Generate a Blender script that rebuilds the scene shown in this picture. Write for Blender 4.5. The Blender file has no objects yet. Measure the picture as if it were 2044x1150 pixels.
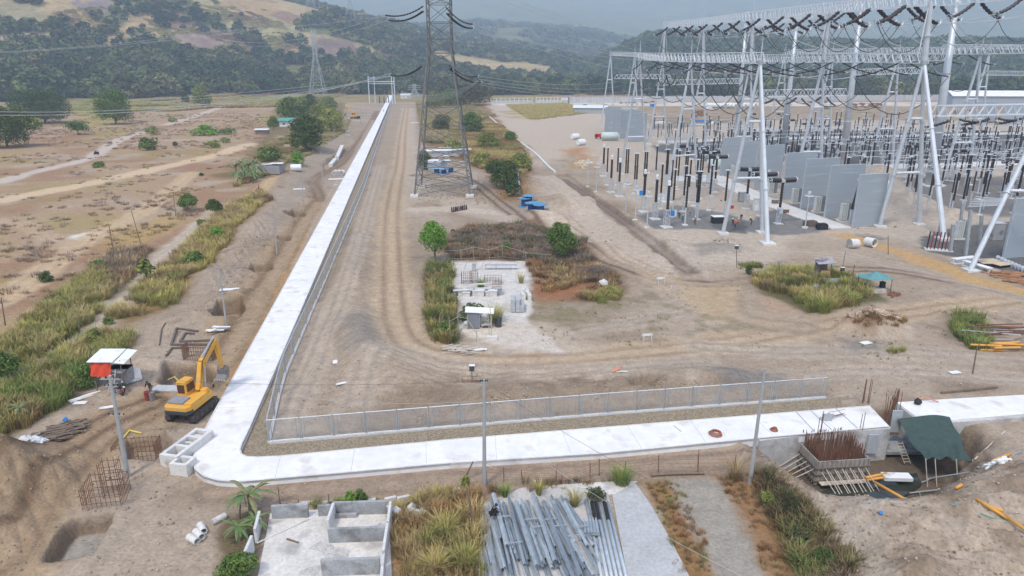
import bpy, math, random
import numpy as np
from mathutils import Vector, Matrix
random.seed(7); RNG = np.random.default_rng(11)
S = bpy.context.scene; COL = S.collection
# ---------------- camera, sky, sun, exposure ----------------
PITCH = 17.8; FPX = 1363.0; CH = 31.0
cd = bpy.data.cameras.new('camera'); cam = bpy.data.objects.new('camera', cd); COL.objects.link(cam)
cam.location = (0, 0, CH); cam.rotation_euler = (math.radians(90-PITCH), 0, 0)
cd.lens = 24.0; cd.sensor_width = 36.0; cd.clip_start = 0.5; cd.clip_end = 30000
S.camera = cam
SUN_EL, SUN_AZ = 58.0, -35.0       # sun high, behind left of the camera
w = bpy.data.worlds.new("World"); S.world = w; w.use_nodes = True
nt = w.node_tree; nt.nodes.clear()
sky = nt.nodes.new('ShaderNodeTexSky'); sky.sky_type = 'NISHITA'; sky.sun_disc = False
sky.sun_elevation = math.radians(SUN_EL); sky.sun_rotation = math.radians(180+SUN_AZ)
sky.air_density = 1.0; sky.dust_density = 1.5; sky.ozone_density = 1.0
bg = nt.nodes.new('ShaderNodeBackground'); bg.inputs['Strength'].default_value = 0.14
wo = nt.nodes.new('ShaderNodeOutputWorld')
nt.links.new(sky.outputs[0], bg.inputs[0]); nt.links.new(bg.outputs[0], wo.inputs[0])
sl = bpy.data.lights.new('sun', 'SUN'); sl.energy = 1.4; sl.angle = math.radians(10); sl.color = (1.0, 0.93, 0.82)
so = bpy.data.objects.new('sun', sl); COL.objects.link(so)
so.rotation_euler = (math.radians(90-SUN_EL), 0, math.radians(SUN_AZ))
S.view_settings.view_transform = 'Standard'; S.view_settings.look = 'None'
S.view_settings.exposure = 0.98; S.view_settings.gamma = 1.0
S.render.engine = 'CYCLES'
S.cycles.max_bounces = 5; S.cycles.diffuse_bounces = 2; S.cycles.glossy_bounces = 2
S.cycles.transparent_max_bounces = 12; S.cycles.volume_bounces = 1; S.cycles.transmission_bounces = 2

# ---------------- projection helpers (photo pixel -> place on the ground) ----------------
_s, _c = math.sin(math.radians(PITCH)), math.cos(math.radians(PITCH))
def G(px, py, z=0.0):
    v = (py-575.0)/FPX; u = (px-1022.0)/FPX
    t = (CH-z)/(_s+v*_c)
    return (u*t, t*(_c-v*_s))
def G3(px, py, z=0.0): 
    a = G(px, py, z); return Vector((a[0], a[1], z))
def W(px, py, Y):
    v = (py-575.0)/FPX; u = (px-1022.0)/FPX
    t = Y/(_c-v*_s)
    return Vector((u*t, Y, CH-t*(_s+v*_c)))
def HZ(Y, py): return W(1022, py, Y).z
def GP(pts, z=0.0): return [G(a, b, z) for a, b in pts]

# ---------------- object helpers ----------------
def setp(o, label=None, cat=None, group=None, kind=None):
    if label: o['label'] = label
    if cat: o['category'] = cat
    if group: o['group'] = group
    if kind: o['kind'] = kind
    return o
def thing(name, label, cat, loc=(0,0,0), rz=0.0, group=None):
    o = bpy.data.objects.new(name, None); COL.objects.link(o); o.empty_display_size = 0.3
    o.location = loc; o.rotation_euler = (0, 0, rz)
    return setp(o, label, cat, group)
def dup(root, loc, rz=0.0, label=None, group=None, scale=None):
    r = root.copy(); COL.objects.link(r); r.location = loc; r.rotation_euler = (0, 0, rz)
    if scale: r.scale = scale
    if label: r['label'] = label
    if group: r['group'] = group
    for ch in list(root.children):
        c = ch.copy(); COL.objects.link(c); c.parent = r
        for g in ch.children:
            d = g.copy(); COL.objects.link(d); d.parent = c
    return r
class MB:
    def __init__(s): s.v = []; s.f = []
    def add(s, vs, fs):
        o = len(s.v); s.v.extend([tuple(p) for p in vs]); s.f.extend([tuple(i+o for i in f) for f in fs]); return s
    def box(s, c, d, rz=0.0, taper=1.0):
        hx, hy, hz = d[0]/2, d[1]/2, d[2]/2; vs = []
        cr, sr = math.cos(rz), math.sin(rz)
        for z, k in ((-hz, 1.0), (hz, taper)):
            for x, y in ((-hx,-hy),(hx,-hy),(hx,hy),(-hx,hy)):
                x *= k; y *= k
                vs.append((c[0]+x*cr-y*sr, c[1]+x*sr+y*cr, c[2]+z))
        return s.add(vs, [(0,3,2,1),(4,5,6,7),(0,1,5,4),(1,2,6,5),(2,3,7,6),(3,0,4,7)])
    def beam(s, a, b, w=0.1, h=None, w2=None):
        h = h or w; a = Vector(a); b = Vector(b); d = b-a
        if d.length < 1e-5: return s
        d.normalize(); up = Vector((0,0,1)) if abs(d.z) < 0.95 else Vector((0,1,0))
        x = d.cross(up).normalized(); y = x.cross(d).normalized()
        k = (w2/w) if w2 else 1.0
        vs = [a+x*sx*w/2+y*sy*h/2 for sx, sy in ((-1,-1),(1,-1),(1,1),(-1,1))]+[b+x*sx*w/2*k+y*sy*h/2*k for sx, sy in ((-1,-1),(1,-1),(1,1),(-1,1))]
        return s.add(vs, [(0,3,2,1),(4,5,6,7),(0,1,5,4),(1,2,6,5),(2,3,7,6),(3,0,4,7)])
    def tube(s, a, b, r0, r1=None, n=8, caps=True):
        r1 = r0 if r1 is None else r1; a = Vector(a); b = Vector(b); d = (b-a)
        if d.length < 1e-5: return s
        d.normalize(); up = Vector((0,0,1)) if abs(d.z) < 0.95 else Vector((0,1,0))
        x = d.cross(up).normalized(); y = x.cross(d).normalized(); vs = []
        for p, r in ((a, r0), (b, r1)):
            for i in range(n):
                t = 2*math.pi*i/n; vs.append(p+x*r*math.cos(t)+y*r*math.sin(t))
        fs = [(i, (i+1)%n, n+(i+1)%n, n+i) for i in range(n)]
        if caps: fs += [tuple(range(n-1,-1,-1)), tuple(range(n, 2*n))]
        return s.add(vs, fs)
    def path(s, pts, r, n=5):
        for i in range(len(pts)-1):
            ra = r[i] if isinstance(r, (list, tuple)) else r; rb = r[i+1] if isinstance(r, (list, tuple)) else r
            s.tube(pts[i], pts[i+1], ra, rb, n, caps=(i in (0, len(pts)-2)))
        return s
    def lathe(s, prof, c=(0,0,0), n=12, axis=None):
        vs = []; m = len(prof)
        c = Vector(c)
        if axis is None: X, Y, Z = Vector((1,0,0)), Vector((0,1,0)), Vector((0,0,1))
        else:
            Z = Vector(axis).normalized(); up = Vector((0,0,1)) if abs(Z.z) < 0.95 else Vector((0,1,0))
            X = Z.cross(up).normalized(); Y = Z.cross(X).normalized()
        for r, z in prof:
            for i in range(n):
                t = 2*math.pi*i/n; vs.append(c+X*r*math.cos(t)+Y*r*math.sin(t)+Z*z)
        fs = []
        for j in range(m-1):
            for i in range(n):
                fs.append((j*n+i, j*n+(i+1)%n, (j+1)*n+(i+1)%n, (j+1)*n+i))
        fs += [tuple(range(n-1,-1,-1)), tuple(range((m-1)*n, m*n))]
        return s.add(vs, fs)
    def ring(s, c, R, r, axis=(0,0,1), n=14, k=5):
        Z = Vector(axis).normalized(); up = Vector((0,0,1)) if abs(Z.z) < 0.95 else Vector((0,1,0))
        X = Z.cross(up).normalized(); Y = Z.cross(X).normalized(); c = Vector(c); vs = []; fs = []
        for i in range(n):
            t = 2*math.pi*i/n; d = X*math.cos(t)+Y*math.sin(t)
            for j in range(k):
                q = 2*math.pi*j/k; vs.append(c+d*(R+r*math.cos(q))+Z*r*math.sin(q))
        for i in range(n):
            for j in range(k): fs.append((i*k+j, ((i+1)%n)*k+j, ((i+1)%n)*k+(j+1)%k, i*k+(j+1)%k))
        return s.add(vs, fs)
    def prism(s, poly, z0, z1):
        n = len(poly)
        a = sum(poly[i][0]*poly[(i+1)%n][1]-poly[(i+1)%n][0]*poly[i][1] for i in range(n))
        if a < 0: poly = poly[::-1]
        vs = [(p[0], p[1], z0) for p in poly]+[(p[0], p[1], z1) for p in poly]
        return s.add(vs, [tuple(range(n-1,-1,-1)), tuple(range(n, 2*n))]+[(i, (i+1)%n, n+(i+1)%n, n+i) for i in range(n)])
    def slab(s, a, b, c, d, t):
        a, b, c, d = map(Vector, (a, b, c, d)); nn = (b-a).cross(d-a).normalized()*t
        return s.add([a,b,c,d,a+nn,b+nn,c+nn,d+nn], [(0,3,2,1),(4,5,6,7),(0,1,5,4),(1,2,6,5),(2,3,7,6),(3,0,4,7)])
    def rock(s, c, r, rnd=random, flat=0.8):
        vs = []
        for p in _ico_v:
            k = r*rnd.uniform(0.72, 1.18); vs.append((c[0]+p[0]*k, c[1]+p[1]*k, c[2]+p[2]*k*flat))
        return s.add(vs, _ico_f)
    def build(s, name, m, parent=None, loc=None, rz=0.0, smooth=False, label=None, cat=None, group=None, kind=None, bevel=0.0):
        me = bpy.data.meshes.new(name); me.from_pydata(s.v, [], s.f)
        if smooth: me.polygons.foreach_set('use_smooth', [True]*len(me.polygons))
        me.materials.append(m); me.update()
        o = bpy.data.objects.new(name, me); COL.objects.link(o)
        if parent: o.parent = parent
        if loc is not None: o.location = loc; o.rotation_euler = (0, 0, rz)
        if bevel:
            b = o.modifiers.new('bevel', 'BEVEL'); b.width = bevel; b.segments = 2; b.limit_method = 'ANGLE'
        if smooth and hasattr(me, 'shade_smooth'): pass
        return setp(o, label, cat, group, kind)
_t = (1+5**0.5)/2
_ico_v = [Vector(p).normalized() for p in [(-1,_t,0),(1,_t,0),(-1,-_t,0),(1,-_t,0),(0,-1,_t),(0,1,_t),(0,-1,-_t),(0,1,-_t),(_t,0,-1),(_t,0,1),(-_t,0,-1),(-_t,0,1)]]
_ico_f = [(0,11,5),(0,5,1),(0,1,7),(0,7,10),(0,10,11),(1,5,9),(5,11,4),(11,10,2),(10,7,6),(7,1,8),(3,9,4),(3,4,2),(3,2,6),(3,6,8),(3,8,9),(4,9,5),(2,4,11),(6,2,10),(8,6,7),(9,8,1)]

def mat(name, col, rough=0.85, scale=1.5, amt=0.18, bump=0.0, metal=0.0, attr=None, fine=None, dirt=None, spec=0.3, stretch=None, bdist=0.05):
    """procedural paint: base colour broken up by two noises, optional vertex colours, dirt tint and bump"""
    m = bpy.data.materials.new(name); m.use_nodes = True; n = m.node_tree.nodes; L = m.node_tree.links
    b = n['Principled BSDF']; b.inputs['Roughness'].default_value = rough; b.inputs['Metallic'].default_value = metal
    b.inputs['Specular IOR Level'].default_value = spec
    geo = n.new('ShaderNodeNewGeometry'); src = geo.outputs['Position']
    if stretch:
        mp = n.new('ShaderNodeMapping'); mp.inputs['Scale'].default_value = stretch; L.new(src, mp.inputs[0]); src = mp.outputs[0]
    n1 = n.new('ShaderNodeTexNoise'); n1.inputs['Scale'].default_value = scale; n1.inputs['Detail'].default_value = 6; L.new(src, n1.inputs['Vector'])
    n1.inputs['Roughness'].default_value = 0.62
    if attr:
        at = n.new('ShaderNodeAttribute'); at.attribute_name = attr; base = at.outputs['Color']
    else:
        rgb = n.new('ShaderNodeRGB'); rgb.outputs[0].default_value = (*col, 1); base = rgb.outputs[0]
    mr = n.new('ShaderNodeMapRange'); mr.inputs['From Min'].default_value = 0.25; mr.inputs['From Max'].default_value = 0.75
    mr.inputs['To Min'].default_value = 1-amt; mr.inputs['To Max'].default_value = 1+amt; L.new(n1.outputs['Fac'], mr.inputs['Value'])
    mx = n.new('ShaderNodeVectorMath'); mx.operation = 'SCALE'; L.new(base, mx.inputs[0]); L.new(mr.outputs[0], mx.inputs['Scale'])
    out = mx.outputs[0]; n2o = None
    if fine:
        n2 = n.new('ShaderNodeTexNoise'); n2.inputs['Scale'].default_value = fine[0]; n2.inputs['Detail'].default_value = 3; L.new(src, n2.inputs['Vector'])
        m2 = n.new('ShaderNodeMapRange'); m2.inputs['From Min'].default_value = 0.3; m2.inputs['From Max'].default_value = 0.7
        m2.inputs['To Min'].default_value = 1-fine[1]; m2.inputs['To Max'].default_value = 1+fine[1]; L.new(n2.outputs['Fac'], m2.inputs['Value'])
        m3 = n.new('ShaderNodeVectorMath'); m3.operation = 'SCALE'; L.new(out, m3.inputs[0]); L.new(m2.outputs[0], m3.inputs['Scale']); out = m3.outputs[0]
        n2o = n2.outputs['Fac']
    if dirt:
        nd = n.new('ShaderNodeTexNoise'); nd.inputs['Scale'].default_value = dirt[1]; nd.inputs['Detail'].default_value = 5; L.new(src, nd.inputs['Vector'])
        cr = n.new('ShaderNodeMapRange'); cr.inputs['From Min'].default_value = dirt[2]; cr.inputs['From Max'].default_value = dirt[2]+0.15; L.new(nd.outputs['Fac'], cr.inputs['Value'])
        md = n.new('ShaderNodeMixRGB'); L.new(cr.outputs[0], md.inputs[0]); L.new(out, md.inputs[1]); md.inputs[2].default_value = (*dirt[0], 1); out = md.outputs[0]
    L.new(out, b.inputs['Base Color'])
    if bump:
        bp = n.new('ShaderNodeBump'); bp.inputs['Strength'].default_value = bump; bp.inputs['Distance'].default_value = bdist
        L.new(n2o if n2o else n1.outputs['Fac'], bp.inputs['Height']); L.new(bp.outputs[0], b.inputs['Normal'])
    return m
def leafmat(name, amt=0.25, trans=0.25):
    m = mat(name, (0,0,0), 0.6, 2.0, amt, attr='Col', spec=0.2)
    b = m.node_tree.nodes['Principled BSDF']
    n = m.node_tree.nodes; L = m.node_tree.links; tr = n.new('ShaderNodeBsdfTranslucent'); mx = n.new('ShaderNodeMixShader'); mx.inputs[0].default_value = trans
    L.new(b.inputs['Base Color'].links[0].from_socket, tr.inputs[0]); L.new(b.outputs[0], mx.inputs[1]); L.new(tr.outputs[0], mx.inputs[2])
    L.new(mx.outputs[0], n['Material Output'].inputs[0])
    return m

# ---------------- numpy noise ----------------
def _hash(ix, iy, seed):
    h = (ix.astype(np.int64)*374761393+iy.astype(np.int64)*668265263+seed*1442695041) & 0xffffffff
    h = ((h ^ (h >> 13))*1274126177) & 0xffffffff
    return ((h ^ (h >> 16)) & 0xffff)/65535.0
def vnoise(x, y, seed=0):
    ix = np.floor(x); iy = np.floor(y); fx = x-ix; fy = y-iy
    fx = fx*fx*(3-2*fx); fy = fy*fy*(3-2*fy)
    a = _hash(ix, iy, seed); b = _hash(ix+1, iy, seed); c = _hash(ix, iy+1, seed); d = _hash(ix+1, iy+1, seed)
    return (a+(b-a)*fx)*(1-fy)+(c+(d-c)*fx)*fy
def fbm(x, y, sc, oct=4, seed=0, gain=0.5):
    r = 0; a = 1.0; t = 0; x = np.asarray(x, float)/sc; y = np.asarray(y, float)/sc
    for i in range(oct):
        r = r+a*vnoise(x*2**i+i*17.3, y*2**i-i*9.1, seed+i); t += a; a *= gain
    return r/t          # 0..1
def sstep(a, b, x):
    t = np.clip((x-a)/(b-a), 0, 1); return t*t*(3-2*t)
def sd_poly(x, y, P):
    """signed distance, negative inside"""
    P = np.array(P, float); n = len(P); d = np.full(x.shape, 1e18); ins = np.zeros(x.shape, bool)
    for i in range(n):
        a = P[i]; b = P[(i+1) % n]; e = b-a; wx = x-a[0]; wy = y-a[1]
        t = np.clip((wx*e[0]+wy*e[1])/max(e@e, 1e-9), 0, 1)
        d = np.minimum(d, (wx-e[0]*t)**2+(wy-e[1]*t)**2)
        c = ((a[1] > y) != (b[1] > y)) & (x < (b[0]-a[0])*(y-a[1])/((b[1]-a[1]) if b[1] != a[1] else 1e-9)+a[0])
        ins ^= c
    d = np.sqrt(d); return np.where(ins, -d, d)
def sd_line(x, y, P):
    """distance, signed side distance, along-length to an open polyline"""
    P = np.array(P, float); best = np.full(x.shape, 1e18); sd = np.zeros(x.shape); al = np.zeros(x.shape); acc = 0.0
    for i in range(len(P)-1):
        a = P[i]; b = P[i+1]; e = b-a; l = math.hypot(*e); wx = x-a[0]; wy = y-a[1]
        t = np.clip((wx*e[0]+wy*e[1])/(l*l), 0, 1); dd = (wx-e[0]*t)**2+(wy-e[1]*t)**2
        m = dd < best; best = np.where(m, dd, best)
        sg = np.sign(e[0]*wy-e[1]*wx)
        sd = np.where(m, np.sqrt(dd)*sg, sd); al = np.where(m, acc+t*l, al); acc += l
    return np.sqrt(best), sd, al
def smooth_line(P, k=3):
    P = [np.array(p, float) for p in P]
    for _ in range(k):
        Q = [P[0]]
        for i in range(len(P)-1): Q += [P[i]*0.75+P[i+1]*0.25, P[i]*0.25+P[i+1]*0.75]
        Q.append(P[-1]); P = Q
    return P
# ---------------- terrain: heights ----------------
SKY_A = [(-900,235),(0,235),(250,230),(400,195),(500,172),(620,156),(700,140),(850,100),(1000,72),(1200,38),(1330,0),(3000,0)]
SKY_B = [(-900,0),(1080,0),(1180,40),(1290,104),(1420,100),(1500,92),(1700,84),(2044,78),(3000,80)]
SKY_D = [(-900,0),(500,0),(640,60),(800,185),(950,200),(1050,190),(1150,170),(1300,120),(1600,90),(3000,60)]
def pxdir(x, y):   # photo column in which a far bearing lies
    return 1022+FPX*x/np.maximum(y*_c, 1.0)
def ridge(tab, px): return np.interp(px, [a for a, b in tab], [b for a, b in tab])
def hills_z(x, y):
    r = np.hypot(x, y); px = np.where(y > 1, pxdir(x, y), 5000.0)
    wob = (fbm(x, y, 400, 4, 3)-0.5)
    a = ridge(SKY_A, px)*sstep(0, 1, (r-820+wob*260-np.clip((px-700)*0.35, 0, 400))/(980))**1.25
    a = a*(0.80+0.40*fbm(x, y, 260, 5, 21))
    a2 = ridge(SKY_A, px)*0.45*sstep(1750, 2600, r)*(0.6+0.8*fbm(x, y, 500, 4, 8))
    b = ridge(SKY_B, px)*sstep(0, 1, (r-1150+wob*200)/650)*(0.88+0.2*fbm(x, y, 150, 4, 31))
    d = ridge(SKY_D, px)*sstep(1900, 3100, r)*(0.75+0.5*fbm(x, y, 420, 5, 41))
    rid = 1-np.abs(2*fbm(x, y, 1900, 5, 52)-1)
    m = sstep(3000, 7600, r)*(640+200*fbm(x, y, 2600, 3, 50))*(0.66+0.36*rid)
    return np.where(y > 1, np.maximum.reduce([a+a2, b, d])+m, 0.0)
PITS = []     # (polygon, depth, edge softness)
MOUNDS = []   # (centre x, y, radius x, radius y, rotation, height)
def pit(pts, d, s=0.8, z=0): PITS.append((GP(pts, z), d, s))
def mound(px, py, w, dpt, h, rot=0.0): 
    a = G(px, py); MOUNDS.append((a[0], a[1], w, dpt, rot, h))
pit([(82,1122),(128,1052),(150,1038),(225,1028),(222,1045),(185,1112),(100,1126)], 1.15, 0.35)
pit([(312,765),(335,736),(415,732),(432,750),(415,772),(330,775)], 1.5, 0.7)
pit([(244,912),(255,880),(330,868),(348,885),(310,922),(255,922)], 0.9, 0.4)
pit([(418,634),(436,612),(480,607),(492,620),(476,637),(430,643)], 1.3, 0.45)
pit([(490,542),(505,528),(542,528),(546,540),(522,549)], 1.2, 0.5)
pit([(542,480),(556,471),(582,472),(580,481),(556,485)], 1.1, 0.5)
pit([(568,432),(586,423),(612,426),(610,433),(584,437)], 1.1, 0.5)
pit([(606,394),(618,391),(632,392),(628,396)], 1.0, 0.9)
pit([(1516,886),(1545,868),(1624,853),(1700,845),(1745,822),(1790,815),(1826,828),(1896,834),(1975,885),(1945,935),(1905,955),(1860,985),(1790,1000),(1700,1000),(1640,985),(1560,930)], 2.9, 2.2)
pit([(1250,770),(1285,760),(1310,770),(1300,785),(1262,787)], 0.7, 1.0)
pit([(1130,345),(1290,460),(1400,545),(1370,545),(1270,475),(1110,350)], 0.6, 1.2)
pit([(640,330),(690,295),(700,292),(668,330),(650,340)], 0.9, 1.0)
mound(290, 735, 4.2, 2.6, 1.1)
mound(15, 960, 5.0, 5.5, 2.0); mound(60, 985, 3.5, 3.5, 0.8)
mound(1080, 440, 8, 6, 2.2); mound(1130, 410, 9, 9, 2.8); mound(1065, 375, 6, 10, 2.5); mound(1170, 500, 8, 5, 1.2)
mound(1745, 655, 5.2, 3.6, 1.9); mound(1940, 640, 4.5, 4, 1.0)
mound(1335, 488, 4, 3, .6); mound(1450, 496, 3.2, 3, .9)
mound(1905, 437, 5.5, 5, 2.0); mound(1813, 402, 6, 7, 2.2); mound(1755, 300, 0.1, 0.1, 0); mound(1920, 392, 5, 5, 1.6); mound(1760, 340, 5, 8, 1.6); mound(1970, 345, 7, 8, 1.4)
mound(1180, 313, 9, 14, 2.2); mound(1225, 320, 6, 10, 1.6); mound(1165, 330, 6, 8, 1.1)
for a in [(470,600,5,5,1.4),(430,560,5,6,1.6),(505,500,5,8,1.7),(520,450,6,10,1.8),(545,420,6,10,1.6),(390,640,5,4,1.2),(560,365,6,12,1.6),(585,335,6,14,1.6),(640,300,7,18,1.8),(620,320,6,14,1.4)]: mound(*a)
MRID = smooth_line(GP([(715,480),(700,560),(700,650),(720,720),(880,800),(1100,800),(1330,770),(1450,760)]), 2)
FURROW = [(GP([(690,560),(770,520),(770,640),(700,760),(660,700)]), 2.3, .28), (GP([(760,700),(980,735),(960,790),(740,800)]), 1.2, .2), (GP([(1000,735),(1330,740),(1330,775),(1000,790)]), 1.9, .22), (GP([(400,540),(520,440),(540,470),(430,600)]), .6, .3), (GP([(0,1000),(200,870),(260,900),(60,1150),(0,1150)]), .75, .14), (GP([(1180,470),(1400,560),(1330,560),(1200,520)]), 2.2, .25)]
LSLOPE = GP([(0,930),(60,900),(110,960),(60,1060),(0,1100),(-200,1150),(-200,930)])
RSLOPE = GP([(1500,890),(1560,945),(1640,1000),(1740,1018),(1850,1000),(1960,940),(2300,850),(2600,1150),(2300,1300),(1720,1300),(1680,1120),(1590,1040),(1500,975)])
def subset(x, y, P, pad):
    P = np.array(P); return (x > P[:,0].min()-pad) & (x < P[:,0].max()+pad) & (y > P[:,1].min()-pad) & (y < P[:,1].max()+pad)
def height(x, y, full=True):
    x = np.atleast_1d(np.asarray(x, float)); y = np.atleast_1d(np.asarray(y, float)); r = np.hypot(x, y)
    z = hills_z(x, y)
    nearm = r < 900
    z = z+np.where(nearm, (fbm(x, y, 14, 4, 61)-0.5)*0.25, 0)
    nm = (r < 170) & (r > 30)
    if nm.any(): z[nm] += (fbm(x[nm], y[nm], 2.4, 4, 63, .6)-0.5)*0.34*(0.35+1.3*sstep(.4, .65, fbm(x[nm], y[nm], 13, 2, 64)))
    for P_, an, am in FURROW:
        m = subset(x, y, P_, 3)
        if m.any():
            d = sd_poly(x[m], y[m], P_); q = x[m]*math.cos(an)+y[m]*math.sin(an); z[m] += sstep(1, -1.5, d)*am*(np.abs(np.sin(q*2.6+2*fbm(x[m], y[m], 4, 2, 65)))-.5)*(.4+1.2*fbm(x[m], y[m], 3, 3, 66))
    for cx, cy, a, b, rot, h in MOUNDS:
        if h <= 0: continue
        R = max(a, b)*1.6; m = (np.abs(x-cx) < R) & (np.abs(y-cy) < R)
        if not m.any(): continue
        dx = x[m]-cx; dy = y[m]-cy; q = np.hypot(dx/a, dy/b)+(fbm(x[m], y[m], 2.2, 3, 71)-0.5)*0.35
        z[m] += h*np.clip(1-q/1.15, 0, 1)**0.9*1.15
    P = np.array(MRID); m = subset(x, y, P, 9)
    if m.any():
        d, sd, al = sd_line(x[m], y[m], MRID); k = fbm(x[m], y[m], 6, 4, 81)
        z[m] += 1.5*np.exp(-(d/3.2)**2)*(0.3+k)+0.35*(k-.5)*np.exp(-(d/6)**2)
    m = subset(x, y, RSLOPE, 8)
    if m.any():
        d = sd_poly(x[m], y[m], RSLOPE); k = sstep(1.5, -5, d)
        z[m] += k*(0.1+1.6*fbm(x[m], y[m], 9, 5, 91, 0.58)+2.1*(1-np.abs(2*fbm(x[m]+y[m]*.5, y[m]*1.6, 5, 4, 97, .55)-1))+0.6*fbm(x[m], y[m], 1.6, 4, 92, .6))
    m = subset(x, y, LSLOPE, 5)
    if m.any():
        d = sd_poly(x[m], y[m], LSLOPE); z[m] += sstep(1, -3, d)*(.6+1.6*fbm(x[m], y[m], 5, 4, 98))
    for P in FLAT:      # level pads keep the soil just under the slabs
        m = subset(x, y, P, 6)
        if m.any():
            d = sd_poly(x[m], y[m], P); k = sstep(2.5, 0.3, d); z[m] = z[m]*(1-k)+(-0.05)*k
    for P, dep, s in PITS:
        m = subset(x, y, P, 4)
        if not m.any(): continue
        d = sd_poly(x[m], y[m], P)+(fbm(x[m], y[m], 1.6, 3, 95)-0.5)*0.9*s
        k = sstep(0.35*s, -0.8*s, d)
        z[m] = z[m]*(1-k)-dep*k+0.28*np.exp(-((d-0.9*s)/0.8)**2)*(0.4+fbm(x[m], y[m], 1.5, 2, 96))
    return z
def hz(x, y): return float(height(np.array([x]), np.array([y]))[0])
def at(px, py):
    """place on the soil seen at this pixel"""
    z = 0.0
    for _ in range(4):
        a = G(px, py, z); z = hz(*a)
    return Vector((a[0], a[1], z))

# ---- the culvert road outline ----
RZ = 0.45
def P2(px, py, z): return G(px, py, z)
road_in = [(785,190),(778,205),(703,380),(620,575),(540,760),(497,858),(484,885),(480,897),(483,906),(493,911),(515,912),(560,910),(900,877),(1200,853),(1500,829),(1736,810)]
road_out = [(1775,852),(1520,875),(1200,906),(900,925),(700,943),(540,957),(480,962),(435,960),(405,951),(388,937),(383,918),(393,885),(430,815),(500,690),(586,535),(672,380),(769,205),(776,190)]
ROAD = [G(a, b, RZ) for a, b in road_in+road_out]
ROAD2 = [G(a, b, RZ+.1) for a, b in [(1790,803),(1832,834),(1896,839),(2044,826),(2500,795),(2500,757),(2044,788),(1900,796)]]
fence_l = [(786,190),(725,380),(660,535),(564,760),(537,885)]
fence_r = [(537,885),(900,854),(1200,829),(1648,795)]
GRAVEL = [G(a, b, 0) for a, b in [(785,190),(780,205),(705,382),(622,577),(543,762),(500,860),(485,890),(482,903),(490,914),(520,915),(900,880),(1500,833),(1736,813),(1690,792),(1648,797),(1200,831),(900,856),(534,889),(561,760),(657,535),(722,380),(784,190)]]
FLAT = [ROAD, GRAVEL]
RUIN_FLOOR = GP([(515,1150),(500,1300),(790,1300),(775,1010),(540,1025)])
PAD = GP([(960,1300),(960,985),(1000,965),(1270,962),(1300,1020),(1400,1300)])
FLAT += [RUIN_FLOOR, PAD]
YARD = GP([(898,522),(1048,520),(1062,560),(1055,640),(1010,690),(905,690),(912,610),(902,560)])
FLAT.append(YARD)

# ---------------- terrain: colours (soil, dry grass, gravel beds, tracks) ----------------
def lin(r, g, b):
    return np.array([((c/255.0)/12.92 if c <= 10 else (((c/255.0)+0.055)/1.055)**2.4) for c in (r, g, b)])
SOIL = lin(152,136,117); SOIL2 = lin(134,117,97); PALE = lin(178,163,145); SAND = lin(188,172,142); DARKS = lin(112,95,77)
PINK = lin(178,164,147); FIELD = lin(160,136,108); FIELD2 = lin(144,112,88); FYEL = lin(154,140,90); GRN = lin(96,98,52)
GRAV = lin(98,98,96); OCHRE = lin(180,146,98); WHITE = lin(196,190,180); GRAVB = lin(140,127,106); OLIVE = lin(88,84,52)
class Paint:
    def __init__(s, x, y):
        s.x = x; s.y = y; s.c = np.tile(SOIL, (len(x), 1)); s.bumpy = np.zeros(len(x))
    def mix(s, m, k, col):
        k = np.clip(k, 0, 1)[:, None]; s.c[m] = s.c[m]*(1-k)+col*k
    def poly(s, pts, col, soft=1.5, warp=2.0, wsc=6.0, op=1.0, seed=5, world=False, patch=0.0):
        P = pts if world else GP(pts); m = subset(s.x, s.y, P, soft+warp)
        if not m.any(): return
        x = s.x[m]; y = s.y[m]; d = sd_poly(x, y, P)+(fbm(x, y, wsc, 4, seed)-0.5)*2*warp
        k = sstep(soft, -soft, d)*op
        if patch: k = k*sstep(patch-0.12, patch+0.12, fbm(x, y, wsc*0.8, 5, seed+7))
        s.mix(m, k, col)
    def track(s, pts, w, col, op=0.8, rut=0.35, seed=3, rutcol=None):
        P = smooth_line(GP(pts), 2); m = subset(s.x, s.y, P, w*1.5)
        if not m.any(): return
        x = s.x[m]; y = s.y[m]; d, sd, al = sd_line(x, y, P)
        d2 = d+(fbm(x, y, 5, 3, seed)-0.5)*w*0.5
        s.mix(m, sstep(w*0.75, w*0.3, d2)*op, col)
        st = vnoise(sd/0.45+50, al/14.0, seed)*0.6+vnoise(sd/0.2, al/7.0, seed+4)*0.4
        two = np.exp(-((np.abs(sd)-w*0.24)/(w*0.10))**2)
        s.mix(m, np.clip(two*rut*(0.35+st*1.5), 0, 1), rutcol if rutcol is not None else col*0.68)
        s.mix(m, sstep(w*0.6, w*0.35, d)*(st-0.5)*0.5, col*1.15)
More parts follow.
